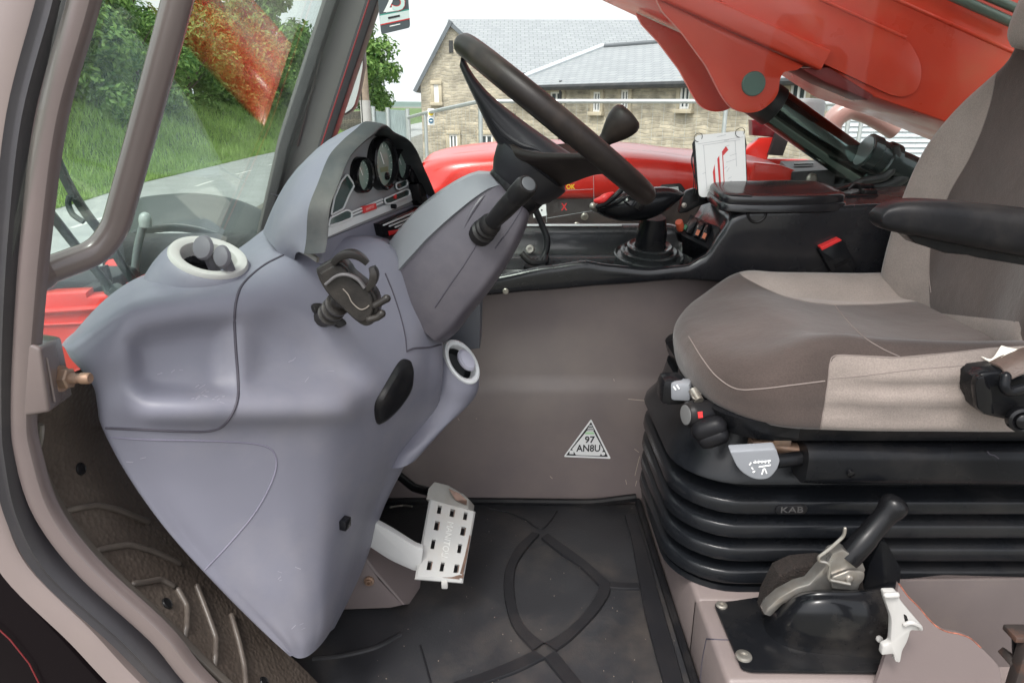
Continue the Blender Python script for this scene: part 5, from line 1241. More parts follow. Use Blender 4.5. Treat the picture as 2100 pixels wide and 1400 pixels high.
mb = MB(); mb.box(P(2094, 1372, .83), (.022, .02, .12), None, .003); mb.box(P(2092, 1298, .84), (.034, .03, .010), None, .002); mb.box(P(2072, 1350, .85), (.02, .03, .012), rotm(V((.8, 0, -.6)), V((0, 1, 0)), V((.6, 0, .8))), .002); part('hinge_stay', mb, mat('stay_dark', (.055, .045, .042), .5, metal=.3, dirt=(.25, .10, .05), dirt_amt=.5, dscale=25), bx_)
mb = MB(); mb.tube([P(2088, 1310, .862), P(2092, 1420, .86)], .009, 12); part('gas_strut', mb, M_BLACK, bx_)
cl_ = thing('white_clip', 'white plastic hook clip fixed to the steel pocket', 'clip', tuple(P(1845, 1290, .845)))
co = rpoly([(1812, 1214), (1840, 1213), (1847, 1231), (1884, 1275), (1893, 1285), (1888, 1293), (1868, 1292), (1861, 1316), (1851, 1333), (1846, 1359), (1836, 1356), (1833, 1340), (1808, 1343), (1811, 1325), (1827, 1318), (1829, 1268), (1815, 1230)], [5, 5, 5, 4, 3, 3, 4, 10, 6, 4, 3, 4, 3, 3, 6, 12, 5], 3)
mb = MB(); mb.prism([P(x, y, .785) for x, y in co], (0, .010, 0), .002); cb2 = part('hook_body', mb, M_WHITEPL, cl_)
mb = MB(); mb.prism([P(x, y, .7845) for x, y in rpoly([(1853, 1258), (1860, 1262), (1863, 1274), (1856, 1274)], 3, 3)], (0, .002, 0)); part('hole', mb, M_GLOSSBLACK, cb2)
mb = MB(); mb.tube(cr([P(1856, 1280, .783), P(1868, 1276, .781), P(1884, 1282, .783), P(1888, 1288, .785)], 4), .0032, 8, round_ends=True); part('hook_tip', mb, M_WHITEPL, cb2)
mb = MB(); mb.tube([P(1818, 1220, .783), P(1838, 1219, .783)], .0045, 10, round_ends=True); part('hook_rib', mb, M_WHITEPL, cb2)

# ================================================================== load chart card hung on the window
lc = thing('load_chart', 'white load chart card with red diagrams in a black holder', 'chart card', tuple(P(1480, 405, 1.6)))
A, B, C, D = P(1425, 278, 1.60), P(1527, 268, 1.60), P(1531, 385, 1.57), P(1434, 407, 1.57)
ex, ey = B - A, D - A; nr = ex.cross(ey).normalized(); nr = nr if nr.dot(CAM - A) > 0 else -nr
def LC(u, v, h=0): return A * (1 - u) * (1 - v) + B * u * (1 - v) + C * u * v + D * (1 - u) * v + nr * h
mb = MB(); mb.prism([LC(u, v) for u, v in rpoly([(0, .04), (.05, 0), (1, 0), (1, .98), (.3, 1.0), (.08, 1.0), (.0, .95)], .05, 3)], -nr * .004); cdp = part('card', mb, mat('card_white', (.80, .79, .77), .35, coat=.3), lc, smooth=False)
mb = MB()
for poly in ([(.315, .62), (.36, .50), (.365, .86), (.325, .865)], [(.42, .42), (.465, .37), (.47, .835), (.43, .84)], [(.525, .31), (.545, .33), (.545, .835), (.528, .838)], [(.525, .31), (.61, .23), (.655, .30), (.545, .38)]):
    mb.prism([LC(u, v, .0008) for u, v in poly], -nr * .0006)
part('red_diagram', mb, M_REDPRINT, cdp, smooth=False)
mb = MB()
r6 = random.Random(3)
for u0, v0, u1, v1 in [(.14, .17, .9, .15), (.16, .17, .17, .88), (.16, .90, .72, .86), (.05, .14, .97, .11), (.30, .95, .7, .91), (.55, .60, .62, .57), (.60, .50, .80, .47), (.68, .40, .82, .38), (.60, .66, .66, .60), (.10, .62, .17, .61), (.58, .14, .68, .13), (.58, .24, .68, .22), (.62, .78, .7, .76), (.62, .84, .7, .82), (.8, .15, .81, .6), (.44, .06, .62, .04)]:
    d = (LC(u1, v1) - LC(u0, v0)); s_ = d.cross(nr).normalized() * .0004; a_, b_ = LC(u0, v0, .0008), LC(u1, v1, .0008); mb.prism([a_ - s_, b_ - s_, b_ + s_, a_ + s_], -nr * .0005)
part('chart_line', mb, mat('faint_print', (.45, .45, .46), .5), cdp, smooth=False)
mb = MB(); mb.prism([LC(u, v, -.0045) for u, v in [(-.05, .12), (.0, .06), (.03, .3), (.03, 1.02), (-.0, 1.03), (-.035, .6)]], -nr * .006, .001); part('holder_rail', mb, M_BLACK, lc)
mb = MB(); mb.prism([LC(u, v, -.0045) for u, v in [(1.0, .0), (1.035, .15), (1.05, .25), (1.03, .34), (1.035, .97), (.985, .97), (.985, .3)]], -nr * .006, .001); part('holder_rail', mb, M_BLACK, lc)
mb = MB()
for u, v, r_ in ((.06, .04, .009), (.90, .03, .010)):
    c = LC(u, v, .002); mb.tube([c + ex.normalized() * (r_ * math.cos(2 * math.pi * i / 20)) + V((0, 0, 1)) * (r_ * math.sin(2 * math.pi * i / 20)) + nr * (.002 * math.sin(4 * math.pi * i / 20)) for i in range(20)], .0007, 6, True)
part('ring', mb, M_BLACK, lc)
mb = MB(); 
for k in (0, 1): mb.tube(cr([LC(-.04, .2), LC(-.09 - .02 * k, .40), LC(-.08 + .02 * k, .66), LC(-.10 - .03 * (1 - 2 * k), .92)], 6), .0009, 6)
part('cord', mb, M_BLACK, lc)
mb = MB(); mb.prism([P(x, y, 1.62) for x, y in rpoly([(1400, 408), (1408, 392), (1428, 386), (1436, 404), (1460, 405), (1462, 414), (1430, 424), (1410, 436), (1392, 438)], 4, 3)], (0, .02, 0), .002); part('bracket_foot', mb, M_BLACK, lc)
c = P(1403, 421, 1.615); mb = MB(); mb.lathe(c, V((0, -1, 0)), [(.006, -.002), (.006, .003), (.003, .004)], 12); part('screw', mb, M_STEEL, lc)

# ================================================================== air freshener card
af = thing('air_freshener', 'dark hanging card printed 25 with white and red bands', 'hanging card', tuple(P(810, 60, 1.35)))
A, B, C, D = P(768, -75, 1.36), P(832, -80, 1.38), P(841.5, 57, 1.38), P(782, 71, 1.36)
ex, ey = B - A, D - A; nr = ex.cross(ey).normalized(); nr = nr if nr.dot(CAM - A) > 0 else -nr
def AF(u, v, h=0): return A * (1 - u) * (1 - v) + B * u * (1 - v) + C * u * v + D * (1 - u) * v + nr * h
mb = MB(); mb.prism([AF(*q) for q in rpoly([(0, 0), (1, 0), (1, 1), (0, 1)], [.1, .1, .07, .07], 4)], -nr * .002); card = part('card', mb, mat('card_dark', (.065, .08, .088), .4), af, smooth=False)
def strip(u0, u1, v0, v1, m, nm, h=.0006): 
    b = MB(); b.prism([AF(u0, v0, h), AF(u1, v0, h), AF(u1, v1, h), AF(u0, v1, h)], -nr * .0005); return part(nm, b, m, card, smooth=False)
strip(.0, 1, .735, .855, mat('pale_print', (.62, .70, .68), .5), 'pale_band'); strip(.0, 1, .855, .872, M_REDPRINT, 'red_line'); strip(.0, 1, .715, .735, mat('green_print', (.06, .30, .24), .5), 'green_line')
strip(.22, .74, .665, .680, M_REDPRINT, 'red_line'); strip(.22, .74, .690, .708, M_WHITE, 'white_line')
strip(.27, .67, .775, .805, M_DARKPRINT, 'dark_word', .0012); strip(.30, .66, .905, .920, M_WHITE, 'small_word')
t = textmb('2', AF(.36, .535, .0008), ex, -ey, .062, .0003, bold=.0004); part('numeral', t, M_WHITE, card, smooth=False)
t = textmb('5', AF(.64, .535, .0008), ex, -ey, .062, .0003, bold=.0016); part('numeral', t, M_REDPRINT, card, smooth=False)
t = textmb('5', AF(.64, .535, .0014), ex, -ey, .062, .0003, bold=.0004); part('numeral', t, mat('numeral_green', (.55, .70, .66), .5), card, smooth=False)
mb = MB(); mb.tube([AF(.5, .03, -.001), AF(.5, .0, -.001) + V((.0, .01, .25))], .0008, 6); part('cord', mb, M_WHITE, af)

# ================================================================== decals on the side window
def WN(px, py): return P(px, py, 1.6885)
dcl = thing('window_decal', 'clear safety decal with red cross, yellow OK and dotted white square on the side window', 'decal', tuple(WN(1180, 460)))
mb = MB(); mb.prism([WN(*p) for p in rpoly([(1090, 414), (1118, 411), (1122, 442), (1094, 447)], 1.5, 2)], (0, .0008, 0)); sq = part('white_square', mb, M_WHITE, dcl, smooth=False)
mb = MB()
for x, y in ((1102, 433), (1111, 431), (1101, 427)): mb.lathe(WN(x, y) - V((0, .0005, 0)), V((0, -1, 0)), [(.0022, 0), (.0022, .0004)], 10)
mb.prism([WN(x, y) - V((0, .0005, 0)) for x, y in [(1094, 421.5), (1107, 420), (1107, 422), (1094, 423.5)]], (0, .0004, 0)); part('dot', mb, M_DARKPRINT, sq, smooth=False)
t = textmb('X', WN(1157, 425), (1, 0, .02), (0, 0, 1), .024, .0003, bold=.0004, sx=.8); part('red_cross', t, M_REDPRINT, dcl, smooth=False)
t = textmb('OK', WN(1170, 383.5), (1, 0, .02), (0, 0, 1), .016, .0003, bold=.0002, sx=.9); part('yellow_letters', t, M_YEL, dcl, smooth=False)
mb = MB(); mb.prism([WN(x, y) for x, y in [(1130, 392), (1140, 389), (1140, 393), (1130, 395)]], (0, .0006, 0)); part('yellow_mark', mb, M_YEL, dcl, smooth=False)
mb = MB()
for a_, b_ in (((1119, 392), (1121, 456)), ((1217, 338), (1218, 436)), ((1119, 448), (1216, 432)), ((1119, 392), (1216, 388))): mb.tube([WN(*a_), WN(*b_)], .0006, 5)
part('decal_outline', mb, M_GREYPRINT, dcl)
# ================================================================== machine parts outside the glass
eng = thing('engine_cover', 'bright red rounded engine cover running behind the cab window', 'engine cover', tuple(V((.5, 2.4, 1.5))))
tops = [(858, 352), (866, 334), (885, 324), (935, 313), (1026, 304), (1120, 300), (1254, 303), (1338, 309), (1400, 317), (1480, 323), (1560, 330), (1600, 340)]
G = []
for px, py in tops:
    p = P(px, py, 2.34); b = .035 * sstep(1600, 1500, px) 
    lowz = 1.668; e = sstep(858, 905, px)
    zt = p.z
    x = p.x
    G.append([V((x, 2.20, lowz)), V((x, 2.165, lowz + .015)), V((x, lerp(2.24, 2.16, e), lerp(lowz, zt, .5))), V((x, lerp(2.26, 2.175, e), lerp(lowz, zt, .80))), V((x, lerp(2.30, 2.21, e), lerp(lowz, zt, .93))), V((x, 2.27, lerp(lowz, zt, .985))), V((x, 2.34, zt)), V((x, 2.5, zt + .010)), V((x, 2.75, zt)), V((x, 2.86, lerp(lowz, zt, .7))), V((x, 2.88, lowz))])
mb = MB(); gg = patch(G, 4, 5); mb.rings(gg, False); mb.face([mb.v(p) for p in gg[0]]); mb.face([mb.v(p) for p in gg[-1]])
part('cover', mb, M_RED, eng, angle=50)
mb = MB(); mb.tube([V((p.x, p.y - .001, p.z + .0)) for p in [q for q in []]] or [P(1560, 352, 2.17), P(1590, 362, 2.17), P(1600, 395, 2.17)], .004, 6); part('cover_line', mb, M_REDPRINT, eng)
mb = MB(); mb.prism([P(x, y, 2.14) for x, y in rpoly([(1545, 333), (1600, 338), (1634, 350), (1632, 384), (1590, 396), (1540, 398)], 6, 3)], (0, .16, 0), .01, 3); part('end_cap', mb, M_RED, eng)
mb = MB(); mb.prism([V((-.24, 2.20, 1.30)), V((1.3, 2.20, 1.30)), V((1.3, 2.20, 1.675)), V((-.24, 2.20, 1.675))], (0, .5, 0), .01); lp = part('lower_panel', mb, mat('brown_black', (.045, .032, .030), .4, var=.15, coat=.2, dirt=(.14, .09, .07), dirt_amt=.5, dscale=4), eng, 'dark brown lower side panel')
for x, y in ((1199, 444), (1183, 463)):
    c = P(x, y, 2.198); mb = MB(); mb.lathe(c, V((0, -1, 0)), [(.012, -.002), (.012, .003), (.008, .006), (.004, .006)], 16); part('bolt', mb, M_STEEL, lp)
mb = MB(); mb.prism([P(x, y, 2.155) for x, y in rpoly([(1350, 394), (1356, 379), (1396, 376), (1408, 392), (1402, 400)], 4, 3)], (0, .01, 0), .002); rec = part('handle_recess', mb, M_OUTBLACK, eng)
mb = MB(); mb.prism([P(x, y, 2.152) for x, y in [(1366, 385), (1391, 383), (1393, 391), (1366, 391)]], (0, .01, 0), .002); part('handle', mb, M_SILVER, rec)
bat = thing('battery_box', 'black steel box at the rear end of the red engine cover', 'box', tuple(P(1670, 385, 2.2)))
mb = MB(); t_ = [P(1625, 352, 2.12), P(1715, 347, 2.12), P(1690, 328, 2.5), P(1600, 330, 2.5)]; mb.prism(t_, (0, 0, -.16), .004); part('case', mb, M_OUTBLACK, bat)
mb = MB(); mb.prism([P(1628, 336, 2.3), P(1668, 335, 2.3), P(1668, 338, 2.25), P(1628, 339, 2.25)], (0, 0, .004)); part('slot', mb, M_GLOSSBLACK, bat)
c = P(1664, 366, 2.115); mb = MB(); mb.lathe(c, V((0, -1, 0)), [(.016, -.002), (.016, .006), (.01, .012), (.006, .012)], 16); part('bolt', mb, M_STEEL, bat)
gd_ = thing('lamp_guard', 'dark red rear lamp guard with black flap beside the exhaust', 'lamp guard', tuple(P(1570, 320, 2.9)))
mb = MB(); mb.prism([P(x, y, 2.9) for x, y in [(1542, 246), (1592, 244), (1590, 282), (1543, 278)]], (0, .05, 0), .005); part('lamp', mb, mat('lamp_dark_red', (.14, .012, .018), .3, var=.4, vscale=25, coat=.4), gd_)
mb = MB(); mb.prism([P(x, y, 2.88) for x, y in [(1592, 272), (1622, 276), (1606, 320), (1576, 318)]], (0, .03, 0), .004); part('flap', mb, M_OUTBLACK, gd_)
mb = MB(); mb.prism([P(x, y, 2.9) for x, y in [(1560, 283), (1590, 282), (1574, 326), (1662, 328), (1600, 338), (1500, 332)]], (0, .05, 0), .004); part('bracket', mb, M_RED, gd_)
mb = MB(); mb.tube(cr([P(x, y, 2.75) for x, y in [(1716, 300), (1704, 270), (1708, 250), (1724, 233), (1745, 224), (1771, 229), (1800, 243), (1836, 266)]], 7), .039, 18)
solo('exhaust_pipe', mb, mat('pale_pipe', (.50, .34, .31), .32, var=.08, coat=.4), 'pale curved exhaust pipe arching behind the lift cylinder', 'exhaust pipe')
mb = MB(); q = P(1648, 212, 3.0); mb.lathe(V((q.x, q.y, q.z - .10)), V((0, 0, 1)), [(.07, 0), (.085, .01), (.085, .10), (.075, .115), (.02, .12)], 28); solo('air_intake', mb, mat('intake_grey', (.17, .175, .18), .45, var=.1), 'grey round air intake cap behind the boom', 'air intake')

# ------------------------------------------------------------------ boom
BY = 1.95
boom = thing('boom', 'red steel telescopic boom raised outside the side window', 'boom', tuple(P(1700, 200, BY)))
side = [(900, -214), (1400, 21), (1648, 135), (1692, 135), (1786, 197), (1920, 243), (2060, 300), (2300, 405), (2300, -60), (1900, -420), (1500, -620)]
mb = MB(); mb.prism([P(x, y, BY) for x, y in side], (0, .36, 0), .006); part('main_tube', mb, M_BOOM, boom)
pl1 = rpoly([(1345, -4), (1400, 21), (1648, 135), (1634, 145), (1606, 147), (1599, 165), (1597, 190), (1586, 208), (1561, 228), (1534, 233), (1503, 225), (1483, 200), (1449, 134), (1399, 66), (1360, 24)], [3, 3, 3, 8, 10, 12, 12, 18, 18, 18, 18, 14, 10, 10, 6], 4)
pw = [P(x, y, BY - .012) for x, y in pl1]
mb = MB(); mb.prism(pw, (0, .02, 0), .003); pp_ = part('lug_plate', mb, M_BOOM, boom, 'rounded lug plate with pivot pin')
mb = MB(); mb.prism([p + V((0, .30, 0)) for p in pw], (0, .02, 0), .003); part('lug_plate', mb, M_BOOM, boom)
c = P(1545, 172, BY - .014); mb = MB(); mb.lathe(c, V((0, -1, 0)), [(.031, -.01), (.031, .004), (.0285, .006), (.002, .006)], 36); part('pivot_pin', mb, M_TEAL, boom, 'dull green pivot pin end')
mb = MB(); a_, b_ = P(1300, -48, BY - .022), P(1688, 124, BY - .022); mb.sweep([a_, b_], rrect(.05, .034, .006), up=(0, 1, 0)); part('flange', mb, M_BOOM, boom)
ov = rpoly([(1480, -90), (1679, -2), (1863, 80), (1889, 130), (1890, 162), (1878, 190), (1853, 200), (1828, 196), (1700, 136), (1480, 36)], [2, 2, 26, 18, 18, 14, 16, 12, 2, 2], 5)
mb = MB(); mb.prism([P(x, y, BY - .016) for x, y in ov], (0, .014, 0), .003); part('doubler_plate', mb, M_BOOM, boom)
mb = MB(); mb.tube([P(1679, -2, BY - .016), P(1858, 78, BY - .016)], .004, 8); mb.tube([P(1780, -26, BY - .002), P(2090, 112, BY - .002)], .0045, 8); part('weld_bead', mb, M_BOOM, boom)
mb = MB(); mb.prism([P(x, y, BY - .01) for x, y in [(1640, 140), (1700, 138), (1792, 196), (1780, 205), (1690, 168)]], (0, .1, 0), .004); part('slide_pad', mb, mat('pad_maroon', (.22, .03, .03), .45, var=.2), boom)
for o_, r_ in (((1880, -40, 2110, 62), .012), ((2000, -18, 2140, 42), .011)):
    mb = MB(); x0, y0, x1, y1 = o_; mb.tube([P(x0, y0, BY - .05), P(x1, y1, BY - .05)], r_, 12); part('hydraulic_pipe', mb, mat('pipe_green', (.16, .20, .17), .4, metal=.4), boom)
ram = thing('lift_cylinder', 'chromed lift cylinder slanting down from the boom lug', 'hydraulic cylinder', tuple(P(1700, 300, 2.08)))
c0, c1 = P(1560, 200, 2.10), P(1774, 352, 2.10); d = (c1 - c0).normalized(); Lc = (c1 - c0).length
mb = MB(); mb.lathe(c0, d, [(.054, .0), (.054, Lc * .98)], 40); part('rod', mb, mat('rod_chrome', (.16, .22, .205), .14, metal=1.0), ram)
mb = MB(); mb.lathe(c0 + V((0, 0, 0)), d, [(.058, -.02), (.058, .05), (.052, .055)], 30); part('rod_eye', mb, M_OUTBLACK, ram)
mb = MB(); mb.lathe(c1, d, [(.046, -.02), (.062, -.015), (.064, .03), (.060, .04), (.060, .06), (.068, .065), (.068, .35)], 40); part('gland', mb, mat('gland_green', (.035, .055, .052), .25, metal=.3, coat=.3), ram)
# return line beside the cylinder
c2, c3 = P(1790, 318, 2.02), P(1850, 345, 2.02); mb = MB(); mb.lathe(c2, (c3 - c2), [(.046, -.03), (.052, -.028), (.052, .0), (.048, .004), (.048, .03), (.054, .034), (.054, .06), (.044, .066), (.044, .2)], 36); q_ = part('side_valve', mb, mat('valve_dark', (.035, .05, .05), .22, metal=.4, coat=.4), ram)
mb = MB(); mb.lathe(c2, (c3 - c2), [(.042, -.032), (.042, -.030)], 32); part('valve_face', mb, mat('valve_face_grey', (.20, .23, .23), .3, metal=.3), q_)
mb = MB(); mb.tube(cr([P(x, y, 1.98) for x, y in [(1730, 392), (1770, 372), (1815, 362), (1838, 330), (1836, 300)]], 6), .012, 10); mb.tube(cr([P(x, y, 2.0) for x, y in [(1700, 395), (1760, 388), (1820, 380), (1870, 350)]], 6), .020, 10); part('hose', mb, M_OUTBLACK, ram)
mb = MB(); mb.prism([P(x, y, 2.10) for x, y in [(1740, 345), (1830, 350), (1880, 400), (1720, 400)]], (0, .2, 0), .01); part('trunnion', mb, M_OUTBLACK, ram)

# ------------------------------------------------------------------ front of the machine
fr = thing('chassis_plate', 'bright red front chassis plate below the windscreen', 'chassis plate', tuple(P(130, 700, 1.15)))
mb = MB(); mb.prism([P(x, y, 1.10) for x, y in [(40, 618), (100, 603), (176, 600), (178, 610), (214, 608), (216, 602), (330, 600), (330, 780), (40, 780)]], V((-.01, .04, .0)), .004); part('steel_plate', mb, M_RED, fr)
mb = MB(); mb.tube([P(40, 642, 1.098), P(230, 630, 1.098)], .005, 8); mb.tube([P(40, 668, 1.098), P(230, 660, 1.098)], .0025, 8); part('fold', mb, M_RED, fr)
mb = MB(); mb.box(P(150, 585, 1.25), (.20, .12, .05), None, .006); mb.box(P(195, 602, 1.16), (.03, .05, .03), None, .004); part('bracket', mb, M_OUTBLACK, fr)
mb = MB(); mb.tube([P(232, 545, 1.4), P(268, 600, 1.3)], .016, 10); mb.tube([P(262, 590, 1.25), P(300, 572, 1.3)], .01, 8); part('pivot_link', mb, M_RED, fr)
mb = MB(); mb.tube(cr([P(212, 545, 1.2), P(220, 570, 1.2), P(222, 610, 1.2), P(218, 640, 1.2)], 5), .008, 8); part('washer_hose', mb, M_OUTBLACK, fr)
fd = thing('front_mudguard', 'dusty grey plastic mudguard arching over the front wheel', 'mudguard', tuple(P(400, 470, 2.0)))
o_ = [(238, 470), (256, 432), (285, 410), (327, 403), (384, 399), (430, 401), (486, 411), (541, 434), (600, 475)]; i_ = [(244, 520), (262, 485), (290, 468), (320, 462), (360, 460), (405, 466), (445, 478), (478, 494), (520, 530)]
A = [P(x, y, 2.15) for x, y in o_]; B = [P(x, y, 1.78) for x, y in i_]
g = [[a + V((0, .03, -.03)) for a in A], [a + V((0, .012, -.003)) for a in A], A, [a.lerp(b, .12) + V((0, 0, .012)) for a, b in zip(A, B)], [a.lerp(b, .5) + V((0, 0, .012)) for a, b in zip(A, B)], [a.lerp(b, .93) + V((0, 0, .004)) for a, b in zip(A, B)], B, [b + V((0, .004, -.02)) for b in B]]
mb = MB(); mb.grid(patch(g, 5, 4)); part('arch', mb, M_FENDER, fd, recalc=False, angle=50)
mb = MB(); c = P(392, 700, 1.98); c.z = .62; 
mb.lathe(c + V((0, -.2, 0)), V((0, 1, 0)), [(.30, 0), (.46, .0), (.58, .03), (.62, .08), (.62, .34), (.58, .39), (.46, .42), (.30, .42)], 48)
wh = thing('road_wheel', 'black tyred front wheel under the mudguard', 'wheel', (c.x, c.y, 0)); part('tyre', mb, M_OUTBLACK, wh)
mb = MB(); mb.lathe(c + V((0, -.19, 0)), V((0, 1, 0)), [(.29, 0), (.29, .1), (.1, .12), (.02, .1)], 32); part('rim', mb, M_GALV, wh)
mb = MB(); mb.box(P(400, 500, 1.62) + V((0, 0, -.03)), (.42, .10, .10), None, .02); part('inner_liner', mb, M_OUTBLACK, fd)
pst = thing('marker_post', 'slim grey marker post with ball top in front of the windscreen', 'marker post', tuple(P(276, 570, 1.35)))
mb = MB(); mb.tube(cr([P(x, y, 1.3) for x, y in [(276, 590), (277, 550), (282, 510), (290, 475), (298, 448)]], 5), [.0075] * 21, 10); part('stem', mb, mat('post_grey', (.15, .175, .175), .35, coat=.2), pst)
mb = MB(); mb.lathe(P(298, 452, 1.3), V((.1, 0, 1)), [(.011, -.012), (.012, 0), (.010, .010), (.006, .014), (.002, .0155)], 16); part('cap', mb, mat('cap_teal', (.30, .34, .33), .3, coat=.4), pst)
for nm, pts, lb in (('wiper_arm', [(108, 308), (117, 329), (134, 366), (156, 406), (180, 442), (207, 477), (232, 512), (253, 546), (270, 571), (276, 590)], 'upper dark wiper arm crossing the windscreen'),
                    ('wiper_arm', [(92, 418), (101, 434), (125, 465), (150, 497), (175, 527), (199, 557), (218, 582), (232, 604)], 'lower dark wiper arm crossing the windscreen')):
    wt = thing(nm, lb, 'wiper', tuple(P(*pts[-1], 1.0)))
    off_ = [.93 + .10 * i / (len(pts) - 1) for i in range(len(pts))]
    L_ = cr([P(x, y, Y) for (x, y), Y in zip(pts, off_)], 4); mb = MB(); mb.sweep(L_, rrect(.013, .007, .002, 2), up=(0, 1, 0)); part('blade', mb, M_WIPER, wt)
    mb = MB(); mb.tube([p + V((.004, -.003, .004)) for p in L_], .0028, 6); part('rubber_edge', mb, M_SEAL, wt)
    if lb.startswith('upper'):
        mb = MB(); mb.tube(cr([P(x, y, .95) for x, y in [(143, 402), (140, 418), (148, 438), (160, 448), (172, 455)]], 5), .004, 8); part('clip', mb, M_WIPER, wt)
    else:
        mb = MB(); mb.tube(cr([P(x, y, 1.02) for x, y in [(218, 582), (228, 600), (240, 590), (250, 602)]], 4), .008, 8, round_ends=True); part('knuckle', mb, M_WIPER, wt)
mr = thing('wing_mirror', 'grey rear view mirror on a stalk beyond the far pillar', 'mirror', tuple(P(705, 235, 2.1)))
mo = rpoly([(676, 240), (688, 180), (722, 120), (745, 103), (746, 132), (737, 184), (726, 224), (706, 238)], [6, 8, 12, 6, 8, 16, 14, 8], 4)
mb = MB(); mb.prism([P(x, y, 2.1) for x, y in mo], (0, .04, 0), .003, 2); part('housing', mb, mat('mirror_rim', (.10, .085, .085), .4), mr)
mc = V((0, 0, 0)); q = [P(x, y, 2.094) for x, y in mo]; cc_ = sum(q, V()) / len(q)
mb = MB(); mb.prism([cc_ + (p - cc_) * .92 for p in q], (0, .01, 0)); part('mirror_glass', mb, mat('mirror_face', (.40, .43, .42), .12, coat=.5), mr)
mb = MB(); mb.tube(cr([P(735, 112, 2.11), P(742, 95, 2.11), P(752, 60, 2.11), P(770, 0, 2.11), P(780, -80, 2.11)], 5), .010, 8); part('stalk', mb, M_OUTBLACK, mr)

# ================================================================== ground, road, verge, hills
def sheet(name, pts, z, m, kind='structure', thick=None):
    b = MB(); b.face([b.v(V((x, y, z))) for x, y in pts]); o = solo(name, b, m, kind=kind, smooth=False, loc=(0, 0, 0)); return o
M_GROUND = mat('yard_ground', (.17, .165, .14), .9, var=.2, vscale=.6, bump=.4, bscale=12, bdist=.02)
sheet('ground', [(-1500, -300), (1500, -300), (1500, 1500), (-1500, 1500)], 0, M_GROUND)
rl = [(-7.6, 1), (-8.3, 6), (-9.0, 13.4), (-9.8, 18.8), (-10.35, 30), (-10.6, 60), (-11, 200)]
rr_ = [(-4.2, 1), (-4.6, 6), (-5.1, 13.4), (-5.8, 18.8), (-6.2, 30), (-6.4, 60), (-6.8, 200)]
b = MB(); L0_ = cr([V((x, y, .006)) for x, y in rl], 6); L1_ = cr([V((x, y, .006)) for x, y in rr_], 6); b.grid([L0_, L1_]); solo('road', b, M_ASPHALT, kind='structure', loc=(0, 0, 0), smooth=False)
b = MB()
for k in range(12):
    y0 = 5.2 + k * 3.1; f = lambda y: interp([1, 6, 13.4, 18.8, 30, 60], [-6.3, -6.9, -7.5, -8.1, -8.5, -8.7], y)
    b.face([b.v(V((f(y0) - .05, y0, .010))), b.v(V((f(y0) + .05, y0, .010))), b.v(V((f(y0 + 1.3) + .05, y0 + 1.3, .010))), b.v(V((f(y0 + 1.3) - .05, y0 + 1.3, .010)))])
solo('road_markings', b, mat('road_paint', (.62, .62, .60), .7, var=.15, vscale=8), kind='structure', loc=(0, 0, 0), smooth=False)
M_BANK = mat('bank_soil', (.09, .15, .045), .95, var=.35, vscale=1.2, bump=.6, bscale=9, bdist=.05)
def bank_pt(t, y):
    x0 = interp([-5, 1, 6, 13.4, 18.8, 30, 60, 200], [-7.2, -7.6, -8.3, -9.0, -9.8, -10.35, -10.6, -11], y)
    prof_ = [(0, .012), (.25, .05), (.9, .30), (1.9, 1.05), (2.9, 1.75), (4.2, 2.2), (8, 2.6), (20, 3.2)]
    xs = [a for a, _ in prof_]; zs = [c for _, c in prof_]
    k = 1.0 if y < 40 else lerp(1, .35, sstep(40, 52, y))
    return V((x0 - t, y, max(.012, interp(xs, zs, t) * k)))
b = MB(); ts = [0, .25, .6, .9, 1.4, 1.9, 2.4, 2.9, 3.5, 4.2, 6, 8, 20]
b.grid([[bank_pt(t, y) + V((0, 0, .06 * noise.noise(V((t * 1.3, y * .5, 0))) if 0 < t else 0)) for t in ts] for y in [i * 1.0 - 2 for i in range(0, 66)] + [70, 90, 130, 200]]); solo('grass_bank', b, M_BANK, kind='structure', loc=(0, 0, 0))
def leafmat(name, c1, c2, trans=.35):
    m = bpy.data.materials.new(name); m.use_nodes = True; nt = m.node_tree; N = nt.nodes; L = nt.links
    for n in list(N): N.remove(n)
    out = N.new('ShaderNodeOutputMaterial'); at = N.new('ShaderNodeAttribute'); at.attribute_name = 'tone'
    mx = N.new('ShaderNodeMix'); mx.data_type = 'RGBA'; L.new(at.outputs['Fac'], mx.inputs[0]); mx.inputs[6].default_value = (*c1, 1); mx.inputs[7].default_value = (*c2, 1)
    df = N.new('ShaderNodeBsdfPrincipled'); df.inputs['Roughness'].default_value = .55; df.inputs['Specular IOR Level'].default_value = .3; L.new(mx.outputs[2], df.inputs['Base Color'])
    tl = N.new('ShaderNodeBsdfTranslucent'); L.new(mx.outputs[2], tl.inputs[0])
    ms = N.new('ShaderNodeMixShader'); ms.inputs[0].default_value = trans; L.new(df.outputs[0], ms.inputs[1]); L.new(tl.outputs[0], ms.inputs[2]); L.new(ms.outputs[0], out.inputs[0])
    return m
M_LEAF = leafmat('hedge_leaves', (.06, .15, .04), (.29, .44, .12))
M_LEAF2 = leafmat('tree_leaves', (.055, .14, .032), (.23, .37, .09))
M_GRASS = leafmat('grass_blades', (.20, .34, .08), (.42, .56, .20), .3)
def set_tone(ob, vals):
    a = ob.data.attributes.new('tone', 'FLOAT', 'FACE'); a.data.foreach_set('value', vals)
r9 = random.Random(11)
b = MB(); tones = []
